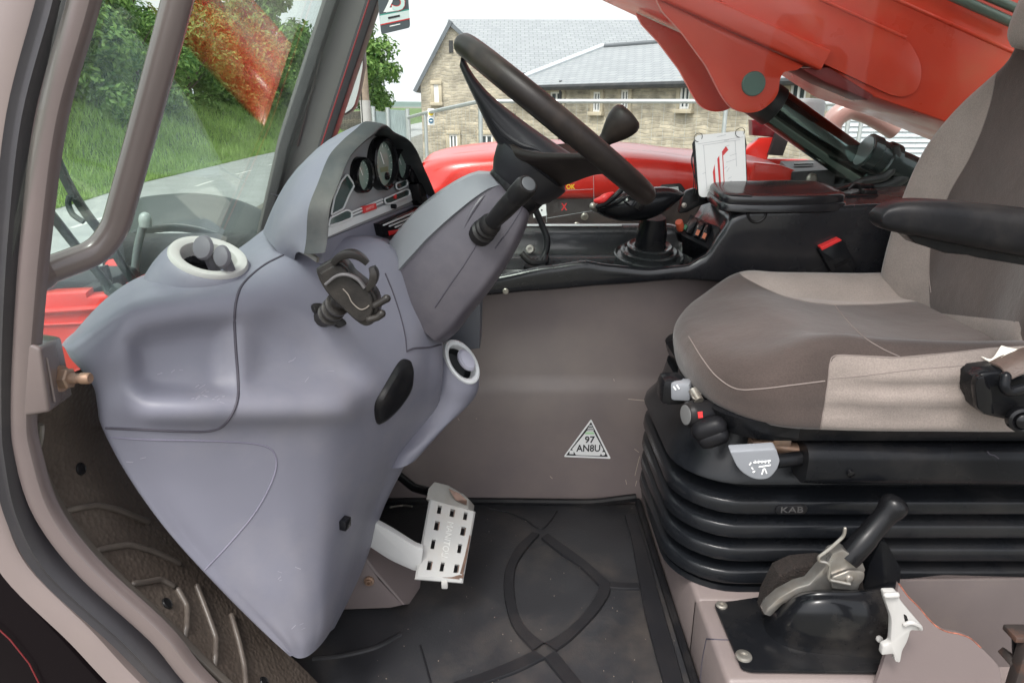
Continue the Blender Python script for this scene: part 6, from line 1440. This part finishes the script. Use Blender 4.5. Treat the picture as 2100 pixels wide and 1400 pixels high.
for _ in range(34000):
    y = 4 + 44 * r9.random() ** 1.4; t = r9.random() ** 1.3 * 3.6 - .05
    p = bank_pt(max(t, 0), y); h = r9.uniform(.12, .42) * (1 if t > .3 else .5); a = r9.uniform(0, 6.28); w_ = r9.uniform(.006, .014) * (1 + y * .03)
    d = V((math.cos(a), math.sin(a), 0)); ln = V((r9.uniform(-.5, .5), r9.uniform(-.5, .5), 1)).normalized() * h
    f = b.face([b.v(p - d * w_), b.v(p + d * w_), b.v(p + ln)]); tones.append(r9.random() * (.5 + .5 * noise.noise(p * .7)) + .2)
go = solo('verge_grass', b, M_GRASS, 'long bright green grass covering the roadside bank', 'grass', kind='stuff', loc=(0, 0, 0), smooth=False); set_tone(go, tones)

# ------------------------------------------------------------------ trees and hedge bushes
def crown_mesh(seed, rx, ry, h, n, leaf, base=.0):
    rr = random.Random(seed); b = MB(); tones = []
    lobes = []
    for _ in range(26):
        a = rr.uniform(0, 6.28); k = math.sqrt(rr.random()) * .75; z = rr.random()
        prof_ = math.sin(math.pi * min(1, .18 + z * .8)) ** .7
        lobes.append((V((math.cos(a) * rx * k * prof_, math.sin(a) * ry * k * prof_, base + h * (.08 + .84 * z))), rr.uniform(.20, .36) * min(rx, ry, h)))
    for i in range(n):
        c, r_ = lobes[i % len(lobes)]
        d = V((rr.gauss(0, 1), rr.gauss(0, 1), rr.gauss(0, 1))).normalized(); rad = r_ * (1 - .55 * rr.random() ** 2.2) * rr.uniform(.85, 1.12)
        p = c + V((d.x, d.y, d.z * .85)) * rad
        s = leaf * rr.uniform(.6, 1.35); nrm = (d + V((rr.uniform(-.8, .8), rr.uniform(-.8, .8), rr.uniform(-.3, .9)))).normalized(); a_ = nrm.orthogonal().normalized(); a_ = (Matrix.Rotation(rr.uniform(0, 6.28), 3, nrm) @ a_); c_ = nrm.cross(a_)
        q = [p - a_ * s, p + c_ * s * .42 + nrm * s * .12, p + a_ * s, p - c_ * s * .42 + nrm * s * .12]
        f = b.face([b.v(x) for x in q]); tones.append(min(1, max(0, rr.gauss(.45, .26))))
    return b, tones
def trunk_mesh(seed, h, r, top):
    rr = random.Random(seed); b = MB()
    pts = [V((rr.uniform(-.08, .08) * i, rr.uniform(-.08, .08) * i, h * i / 5)) for i in range(6)]
    b.tube(cr(pts, 4), [lerp(r, r * .45, i / 20) for i in range(21)], 10)
    for _ in range(6):
        z = rr.uniform(.45, .9) * h; a = rr.uniform(0, 6.28); s = V((0, 0, z)); e = s + V((math.cos(a), math.sin(a), .9)) * rr.uniform(.5, 1.0) * top
        b.tube(cr([s, s.lerp(e, .5) + V((0, 0, -.1)), e], 4), [lerp(r * .45, r * .1, i / 8) for i in range(9)], 7)
    return b
M_BARK = mat('bark', (.10, .08, .06), .9, var=.3, vscale=5, bump=.6, bscale=14, bdist=.02)
protos = {}
def proto(kind):
    if kind in protos: return protos[kind]
    if kind == 'bush': c, t = crown_mesh(21, 2.0, 2.4, 3.4, 8500, .10, -.2); tr = trunk_mesh(3, 1.6, .09, 1.0); lm_ = M_LEAF; nm = 'hedge_bush'; cat = 'bush'
    elif kind == 'bush2': c, t = crown_mesh(33, 2.3, 2.6, 4.4, 9500, .105, -.2); tr = trunk_mesh(4, 2.2, .10, 1.2); lm_ = M_LEAF; nm = 'hedge_bush'; cat = 'bush'
    elif kind == 'tree': c, t = crown_mesh(45, 3.0, 3.2, 5.6, 12000, .115, 1.2); tr = trunk_mesh(5, 4.6, .17, 1.8); lm_ = M_LEAF2; nm = 'roadside_tree'; cat = 'tree'
    else: c, t = crown_mesh(57, 2.3, 2.6, 4.8, 7500, .15, 1.0); tr = trunk_mesh(6, 3.8, .16, 1.5); lm_ = M_LEAF2; nm = 'roadside_tree'; cat = 'tree'
    root = thing(nm, 'x', cat); co = part('crown', c, lm_, root, smooth=False, recalc=False); set_tone(co, t); to = part('trunk', tr, M_BARK, root)
    protos[kind] = [root, co, to, True]; return protos[kind]
def plant(kind, x, y, z, rot, s, label, group):
    pr = proto(kind)
    if pr[3]: r_ = pr[0]; pr[3] = False
    else:
        r_ = pr[0].copy(); COL.objects.link(r_)
        for ch in pr[1:3]:
            c_ = ch.copy(); COL.objects.link(c_); c_.parent = r_
    r_.location = (x, y, z); r_.rotation_euler = (0, 0, rot); r_.scale = (s, s, s); r_['label'] = label; r_['group'] = group
GB, GT = 'hedge bushes along the roadside bank', 'trees standing along the road'
for k, (kind, x, y, rot, s, lb) in enumerate([
    ('bush', -12.2, 7.5, .3, 1.0, 'dark green hedge bush on the grass bank, nearest one seen through the windscreen'), ('bush2', -12.8, 11.0, 1.4, 1.0, 'second hedge bush up the bank, left of the grab handle'),
    ('bush', -13.0, 14.6, 2.6, 1.08, 'hedge bush on the bank behind the grab handle'), ('bush2', -13.4, 18.4, 4.0, 1.0, 'dense hedge bush on the bank just right of the grab handle'),
    ('bush', -13.6, 22.4, 5.2, 1.15, 'hedge bush on the bank in line with the marker post'), ('bush2', -13.8, 26.6, .9, 1.05, 'hedge bush behind the red reflection in the windscreen'), ('bush', -14.0, 31.0, 2.0, 1.2, 'hedge bush just right of the red reflection'),
    ('bush2', -14.0, 35.6, 3.3, 1.1, 'hedge bush on the far bank left of the windscreen pillar'), ('bush', -14.0, 40.5, 4.1, 1.25, 'hedge bush against the left edge of the windscreen pillar'), ('bush2', -13.6, 45.5, 1.1, 1.1, 'farthest hedge bush, behind the windscreen pillar')]):
    z = bank_pt(3.6, y).z - .45; plant(kind, x, y, z, rot, s, lb, GB)
for kind, x, y, rot, s, lb in [('tree', -15.2, 10.0, .2, 1.15, 'tall leafy tree above the hedge, nearest to the cab'), ('tree', -15.6, 16.5, 1.7, 1.25, 'tall tree above the hedge behind the grab handle'), ('tree', -15.8, 23.5, 3.1, 1.25, 'tree above the hedge behind the red reflection'),
                               ('tree', -16.0, 31.0, 4.4, 1.2, 'tree above the hedge right of the red reflection'), ('far', -16.4, 39.5, .8, 1.15, 'lighter tree beside the gap of sky left of the pillar'), ('far', -15.8, 48.0, 2.8, 1.7, 'tall tree behind the top of the far windscreen pillar'), ('far', -11.3, 56.0, 5.6, 1.35, 'lone round tree right of the utility pole')]:
    plant(kind, x, y, bank_pt(5, y).z - .4 if y < 45 else .2, rot, s, lb, GT)
# ------------------------------------------------------------------ utility pole, stone wall, gate, hills
up = thing('utility_pole', 'wooden utility pole with a white metal guard near its foot', 'utility pole', tuple(PZ(750, 330, 0)))
pb, pt_ = P(752, 262, 24), P(736, 60, 24); pb.z = 0; mb = MB(); mb.tube([V((pb.x, 24, 0)), V((pb.x, 24, 9.5))], [.155, .12], 14); part('shaft', mb, M_WOOD, up)
mb = MB(); q0, q1 = P(750, 252, 23.82), P(750, 206, 23.82); mb.tube([V((pb.x, 24, q0.z)), V((pb.x, 24, q1.z))], .175, 16); part('guard', mb, M_WHITEPL, up)
mb = MB(); mb.tube([V((pb.x - .1, 23.85, .3)), V((pb.x - .02, 23.86, 9))], .02, 6); part('cable', mb, M_OUTBLACK, up)
def stone_mat(name, c1, c2, mortar, scale, bw=.42, rh=.17):
    m = bpy.data.materials.new(name); m.use_nodes = True; nt = m.node_tree; N = nt.nodes; L = nt.links; b = N['Principled BSDF']; b.inputs['Roughness'].default_value = .9
    tc = N.new('ShaderNodeTexCoord'); mp = N.new('ShaderNodeMapping'); L.new(tc.outputs['Object'], mp.inputs[0]); mp.inputs['Rotation'].default_value = (R(90), 0, 0)
    nz = N.new('ShaderNodeTexNoise'); nz.inputs['Scale'].default_value = 1.6; nz.inputs['Detail'].default_value = 3; L.new(mp.outputs[0], nz.inputs['Vector'])
    ad = N.new('ShaderNodeMix'); ad.data_type = 'RGBA'; ad.blend_type = 'LINEAR_LIGHT'; ad.inputs[0].default_value = .16; L.new(mp.outputs[0], ad.inputs[6]); L.new(nz.outputs['Color'], ad.inputs[7])
    br_ = N.new('ShaderNodeTexBrick'); L.new(ad.outputs[2], br_.inputs['Vector']); br_.inputs['Scale'].default_value = scale; br_.inputs['Brick Width'].default_value = bw; br_.inputs['Row Height'].default_value = rh; br_.inputs['Mortar Size'].default_value = .018; br_.inputs['Mortar Smooth'].default_value = .4
    br_.inputs['Color1'].default_value = (*c1, 1); br_.inputs['Color2'].default_value = (*c2, 1); br_.inputs['Mortar'].default_value = (*mortar, 1); br_.offset = .37; br_.squash = .7; br_.squash_frequency = 3
    n2 = N.new('ShaderNodeTexNoise'); n2.inputs['Scale'].default_value = 3.2; n2.inputs['Detail'].default_value = 6; L.new(tc.outputs['Object'], n2.inputs['Vector'])
    mr = N.new('ShaderNodeMapRange'); mr.inputs[1].default_value = .3; mr.inputs[2].default_value = .7; mr.inputs[3].default_value = .7; mr.inputs[4].default_value = 1.25; L.new(n2.outputs['Fac'], mr.inputs[0])
    mx = N.new('ShaderNodeMix'); mx.data_type = 'RGBA'; mx.blend_type = 'MULTIPLY'; mx.inputs[0].default_value = 1; L.new(br_.outputs['Color'], mx.inputs[6]); L.new(mr.outputs[0], mx.inputs[7]); L.new(mx.outputs[2], b.inputs['Base Color'])
    bp = N.new('ShaderNodeBump'); bp.inputs['Strength'].default_value = .6; bp.inputs['Distance'].default_value = .03; bp.invert = True; L.new(br_.outputs['Fac'], bp.inputs['Height']); L.new(bp.outputs[0], b.inputs['Normal'])
    return m
M_STONE = stone_mat('coursed_sandstone', (.50, .44, .335), (.33, .295, .23), (.42, .38, .305), 1.0, .27, .10)
M_STONE2 = stone_mat('field_stone', (.26, .22, .16), (.17, .15, .12), (.12, .11, .09), 1.0, .3, .14)
mb = MB(); mb.box((-11.6, 52, .75), (.45, 28, 1.5), None, .04); solo('stone_wall', mb, M_STONE2, 'low dry stone wall beside the road beyond the pillar', 'wall')
mb = MB(); rngs = []
hp_ = [(-900, 9), (-520, 7.5), (-260, 6.5), (-180, 6), (-120, 5.6), (-60, 5), (60, 8), (300, 7), (700, 9), (1200, 6)]
pts = cr([V((x, 900, z)) for x, z in hp_], 8); mb.grid([[V((p.x, 700, -2)) for p in pts], [V((p.x, 820, p.z * .45)) for p in pts], [p for p in pts], [V((p.x, 1100, -2)) for p in pts]])
solo('hills', mb, mat('hill_haze_tint', (.10, .15, .13), .9, var=.25, vscale=.02), kind='structure', loc=(0, 0, 0))  # bluish green base colour carries the distance haze
mg = thing('site_gate', 'grey steel sheet gate standing beside the road', 'gate', (-2.5, 13, 0))
a_, b_ = P(766, 228, 13.5), P(836, 233, 13.0); 
for k, (u0, u1, dz) in enumerate(((0, .42, 0), (.44, 1, .05))):
    A, B = a_.lerp(b_, u0), a_.lerp(b_, u1); mb = MB(); n_ = 24
    top_ = [A.lerp(B, i / n_) + V((0, .02 * (i % 2), 0)) for i in range(n_ + 1)]
    mb.grid([[V((p.x, p.y, .05)) for p in top_], [V((p.x, p.y, p.z + dz)) for p in top_]]); part('sheet_panel', mb, mat('gate_grey', (.33, .39, .39), .5, metal=.2, var=.08), mg, recalc=False, smooth=False)
for u in (0, .43, 1):
    A = a_.lerp(b_, u); mb = MB(); mb.tube([V((A.x, A.y - .03, 0)), V((A.x, A.y - .03, A.z + .08))], .04, 10); part('gate_post', mb, M_GALV, mg)
# ------------------------------------------------------------------ site fence panels
def fence(label, p0, p1, posts):
    f = thing('fence_panel', label, 'fence', ((p0.x + p1.x) / 2, (p0.y + p1.y) / 2, 0), group='galvanised site fence panels')
    mb = MB(); mb.tube([p0, p1], .024, 10); part('top_rail', mb, M_GALV, f)
    for p in posts: 
        mb = MB(); mb.tube([V((p.x, p.y, .02)), V((p.x, p.y, p.z))], .024, 10); part('upright', mb, M_GALV, f)
    mb = MB(); n_ = max(4, int((p1 - p0).length / .12))
    for i in range(n_): q = p0.lerp(p1, (i + .5) / n_); mb.tube([V((q.x, q.y, .1)), q], .0016, 3, caps=(False, False))
    for z in (.5, .9, 1.3, 1.6): mb.tube([V((p0.x, p0.y, z)), V((p1.x, p1.y, z))], .0016, 3, caps=(False, False))
    part('wire_mesh', mb, M_GALV, f, smooth=False)
    return f
fA, fB, fC, fD, fE = P(838, 241, 11.5), P(872, 232, 10.0), P(985, 208, 8.3), P(1490, 208, 8.0), P(2050, 222, 7.8)
fence('short fence panel running back towards the sheet gate', fA, fB, [fA])
f1 = fence('fence panel with round signs in front of the stone gable', fB, fC, [fB, fC])
fence('fence panel behind the steering wheel with a bright level rail', fC + V((.06, -.02, 0)), fD, [fD])
fence('fence panel behind the boom and lift cylinder', fD + V((.06, 0, 0)), fE, [P(1745, 214, 7.9), P(1772, 215, 7.9), fE])
for y, m_, lb in ((232, M_YEL, 'round yellow site sign on the fence, above the blue one'), (248, mat('sign_blue', (.05, .14, .22), .5), 'round blue site sign on the fence, below the yellow one')):
    c = P(884, y, 9.8); sg = thing('site_sign', lb, 'sign', tuple(c), group='round signs on the fence'); mb = MB(); mb.box(c + V((0, .01, 0)), (.09, .008, .11), None, .002); part('backing', mb, M_WHITE, sg); mb = MB(); mb.lathe(c + V((0, .004, 0)), V((0, -1, 0)), [(.036, 0), (.036, .004)], 18); dsk = part('disc', mb, m_, sg)
    mb = MB(); mb.box(c + V((0, -.002, 0)), (.035, .004, .012)); part('pictogram', mb, M_WHITE, dsk)

# ================================================================== stone building
def slate_mat():
    m = bpy.data.materials.new('blue_slate'); m.use_nodes = True; nt = m.node_tree; N = nt.nodes; L = nt.links; b = N['Principled BSDF']; b.inputs['Roughness'].default_value = .5
    tc = N.new('ShaderNodeTexCoord'); br_ = N.new('ShaderNodeTexBrick'); mp = N.new('ShaderNodeMapping'); mp.inputs['Rotation'].default_value = (0, 0, 0); L.new(tc.outputs['UV'], br_.inputs['Vector'])
    br_.inputs['Scale'].default_value = 1.0; br_.inputs['Brick Width'].default_value = .32; br_.inputs['Row Height'].default_value = .22; br_.inputs['Mortar Size'].default_value = .012
    br_.inputs['Color1'].default_value = (.29, .305, .315, 1); br_.inputs['Color2'].default_value = (.245, .26, .272, 1); br_.inputs['Mortar'].default_value = (.12, .135, .15, 1)
    L.new(br_.outputs['Color'], b.inputs['Base Color'])
    return m
M_SLATE = slate_mat()
def roof_part(name, q, parent, thick=.12):
    """one sloping slab with UV in metres: q = eave left, eave right, ridge right, ridge left"""
    b = MB(); n = (q[1] - q[0]).cross(q[3] - q[0]).normalized(); n = n if n.z > 0 else -n
    b.prism(q, -n * thick)
    o = part(name, b, M_SLATE, parent, smooth=False)
    ux = (q[1] - q[0]).normalized(); uy = (q[3] - q[0]); uy = (uy - ux * uy.dot(ux)).normalized(); me = o.data; uv = me.uv_layers.new(name='UVMap'); off = OFF[o]
    for lp_ in me.loops:
        p = me.vertices[lp_.vertex_index].co + off - q[0]; uv.data[lp_.index].uv = (p.dot(ux), p.dot(uy))
    return o
hs_ = thing('stone_building', 'sandstone building with slate roofs and a tall gable beyond the fence', 'building', tuple(V((2, 27, 0))))
gY = 25.0
gp = [P(862, 166, gY), P(922, 46, gY), P(1062, 158, gY)]
gl, ga, gr_ = gp
mb = MB(); mb.prism([V((gl.x, gY, -.3)), gl, ga, gr_, V((gr_.x, gY, -.3))], (0, .5, 0)); part('gable_wall', mb, M_STONE, hs_, smooth=False)
roof_part('roof', [gl + V((-.25, -.15, -.32)), ga + V((0, -.15, .06)), ga + V((0, 7, .06)), gl + V((-.25, 7, -.32))], hs_)
rdg = P(1335, 42, 30.5); rdl = P(918, 40, 30.5); ev0, ev1 = P(975, 150, 25.4), P(1500, 140, 25.4)
roof_part('roof', [V((ga.x + .0, gY - .12, ga.z + .05)), V((ga.x + 2.6, gY - .12, ga.z - 2.15)), V((ga.x + 2.6, gY + 7, ga.z - 2.15)), V((ga.x, gY + 7, ga.z + .05))], hs_)
roof_part('roof', [V((ev0.x, 25.2, ev0.z)), V((ev1.x + 3, 25.2, ev0.z)), V((rdg.x + 4, 30.5, rdg.z)), V((rdl.x, 30.5, rdl.z))], hs_)
# lower wing that comes towards the fence
wA, wB = P(1058, 186, 24.2), P(1440, 143, 19.0); dirw = (wB - wA); dirw.z = 0; dl = dirw.length; dirw.normalize(); nin = V((-dirw.y, dirw.x, 0)); nin = nin if nin.y > 0 else -nin
wz = (wA.z + wB.z) / 2 + .05; w0 = V((wA.x, wA.y, 0)); w1 = w0 + dirw * (dl + 7)
mb = MB(); mb.prism([w0 + V((0, 0, -.3)), w1 + V((0, 0, -.3)), w1 + V((0, 0, wz)), w0 + V((0, 0, wz))], nin * .5); wing = part('wing_wall', mb, M_STONE, hs_, smooth=False)
rz = P(1110, 100, 26.2).z; e0, e1 = w0 - nin * .35 + V((0, 0, wz - .12)), w1 - nin * .35 + V((0, 0, wz - .12))
roof_part('roof', [e0 - dirw * .2, e1, w1 + nin * 3.2 + V((0, 0, rz)), w0 + nin * 3.2 + dirw * 1.0 + V((0, 0, rz))], hs_)
rA, rB = w0 + nin * 3.2 + dirw * 1.0 + V((0, 0, rz)), w1 + nin * 3.2 + V((0, 0, rz))
mb = MB(); mb.tube([rA + V((0, 0, .04)), rB + V((0, 0, .04))], .07, 8); part('ridge_tiles', mb, mat('ridge_dark', (.12, .13, .14), .6), hs_)
mb = MB(); mb.tube([e0 - dirw * .2 + V((0, 0, .05)), rA + V((0, 0, .05))], .09, 8); part('lead_verge', mb, mat('lead_grey', (.50, .53, .55), .5), hs_)
mb = MB(); mb.tube([e0 - dirw * .25 + V((0, 0, -.08)), e1 + V((0, 0, -.08))], .09, 8); mb.box(e0 + V((0, 0, -.1)), (.3, .3, .1)); gt = part('gutter', mb, M_OUTBLACK, hs_)
mb = MB(); q = w0 + dirw * (dl * .30) - nin * .08; mb.tube([q + V((0, 0, 0)), q + V((0, 0, wz))], .05, 8); part('downpipe', mb, M_OUTBLACK, gt)
M_PANE = mat('window_pane', (.055, .07, .08), .12, coat=.5); M_SURR = mat('dressed_stone', (.48, .42, .31), .8, var=.1, vscale=3)
def window(c, r_, out, wd, ht):
    """frame stands proud of the wall; pane set back in it"""
    u_ = V((0, 0, 1)); mb = MB(); s = .11
    for sx in (-1, 1): mb.box(c + r_ * (sx * (wd / 2 + s / 2)) + out * .02, (s, .12, ht), rotm(r_, out, u_), .01)
    mb.box(c + u_ * (ht / 2 + s * .6) + out * .03, (wd + 2 * s, .14, s * 1.2), rotm(r_, out, u_), .01); mb.box(c - u_ * (ht / 2 + s * .5) + out * .06, (wd + 2.4 * s, .2, s), rotm(r_, out, u_), .01)
    w_ = part('window', mb, M_SURR, hs_)
    mb = MB(); mb.box(c + out * .006, (wd, .02, ht), rotm(r_, out, u_)); part('pane', mb, M_PANE, w_, smooth=False)
    mb = MB(); 
    for sx in (-1, 0, 1): mb.box(c + r_ * (sx * (wd / 2 - .03)) + out * .03, (.055, .03, ht - .002), rotm(r_, out, u_))
    for sz in (-1, 1): mb.box(c + u_ * (sz * (ht / 2 - .03)) + out * .028, (wd - .002, .03, .055), rotm(r_, out, u_))
    part('casement', mb, M_WHITE, w_, smooth=False)
def on_wing(px, py): return PPL(px, py, w0, -nin)
def pxm_at(p): return (p - CAM).length / FP
for px, py, wpx, hpx in ((1143, 203, 32, 26), (1226, 209, 18, 36), (1283, 205, 18, 36), (1407, 197, 22, 46), (1640, 185, 30, 50)):
    c = on_wing(px, py); window(c, dirw, -nin, wpx * pxm_at(c), hpx * pxm_at(c))
for px, py, wpx, hpx in ((895, 192, 9, 32), (930, 292, 16, 30), (998, 289, 24, 24)):
    c = P(px, py, gY); window(c, V((1, 0, 0)), V((0, -1, 0)), wpx * pxm_at(c), hpx * pxm_at(c))
c = P(925, 96, gY); mb = MB(); mb.box(c, (.14, .06, .38)); part('vent_slit', mb, M_OUTBLACK, hs_)
sh = thing('clad_shed', 'pale grey shed with horizontal cladding behind the lift cylinder', 'shed', tuple(V((6, 12, 0))))
mb = MB(); y0 = 12.0; x0, x1 = P(1700, 270, y0).x, P(2150, 270, y0).x; zt = P(1800, 226, y0).z; zb = .0; n_ = 22; g = []
for i in range(n_): 
    z0_ = lerp(zb, zt, i / n_); z1_ = lerp(zb, zt, (i + 1) / n_); g.append([V((x0, y0 - .03, z0_)), V((x1, y0 - .03, z0_))]); g.append([V((x0, y0, z1_ - .01)), V((x1, y0, z1_ - .01))])
mb.grid(g); part('cladding', mb, mat('cladding_grey', (.52, .56, .58), .5, var=.05), sh, recalc=False, smooth=False)
mb = MB(); mb.box(((x0 + x1) / 2, y0 + 1.5, zt + .03), (x1 - x0 + .2, 3.1, .08)); part('shed_roof', mb, M_GALV, sh)
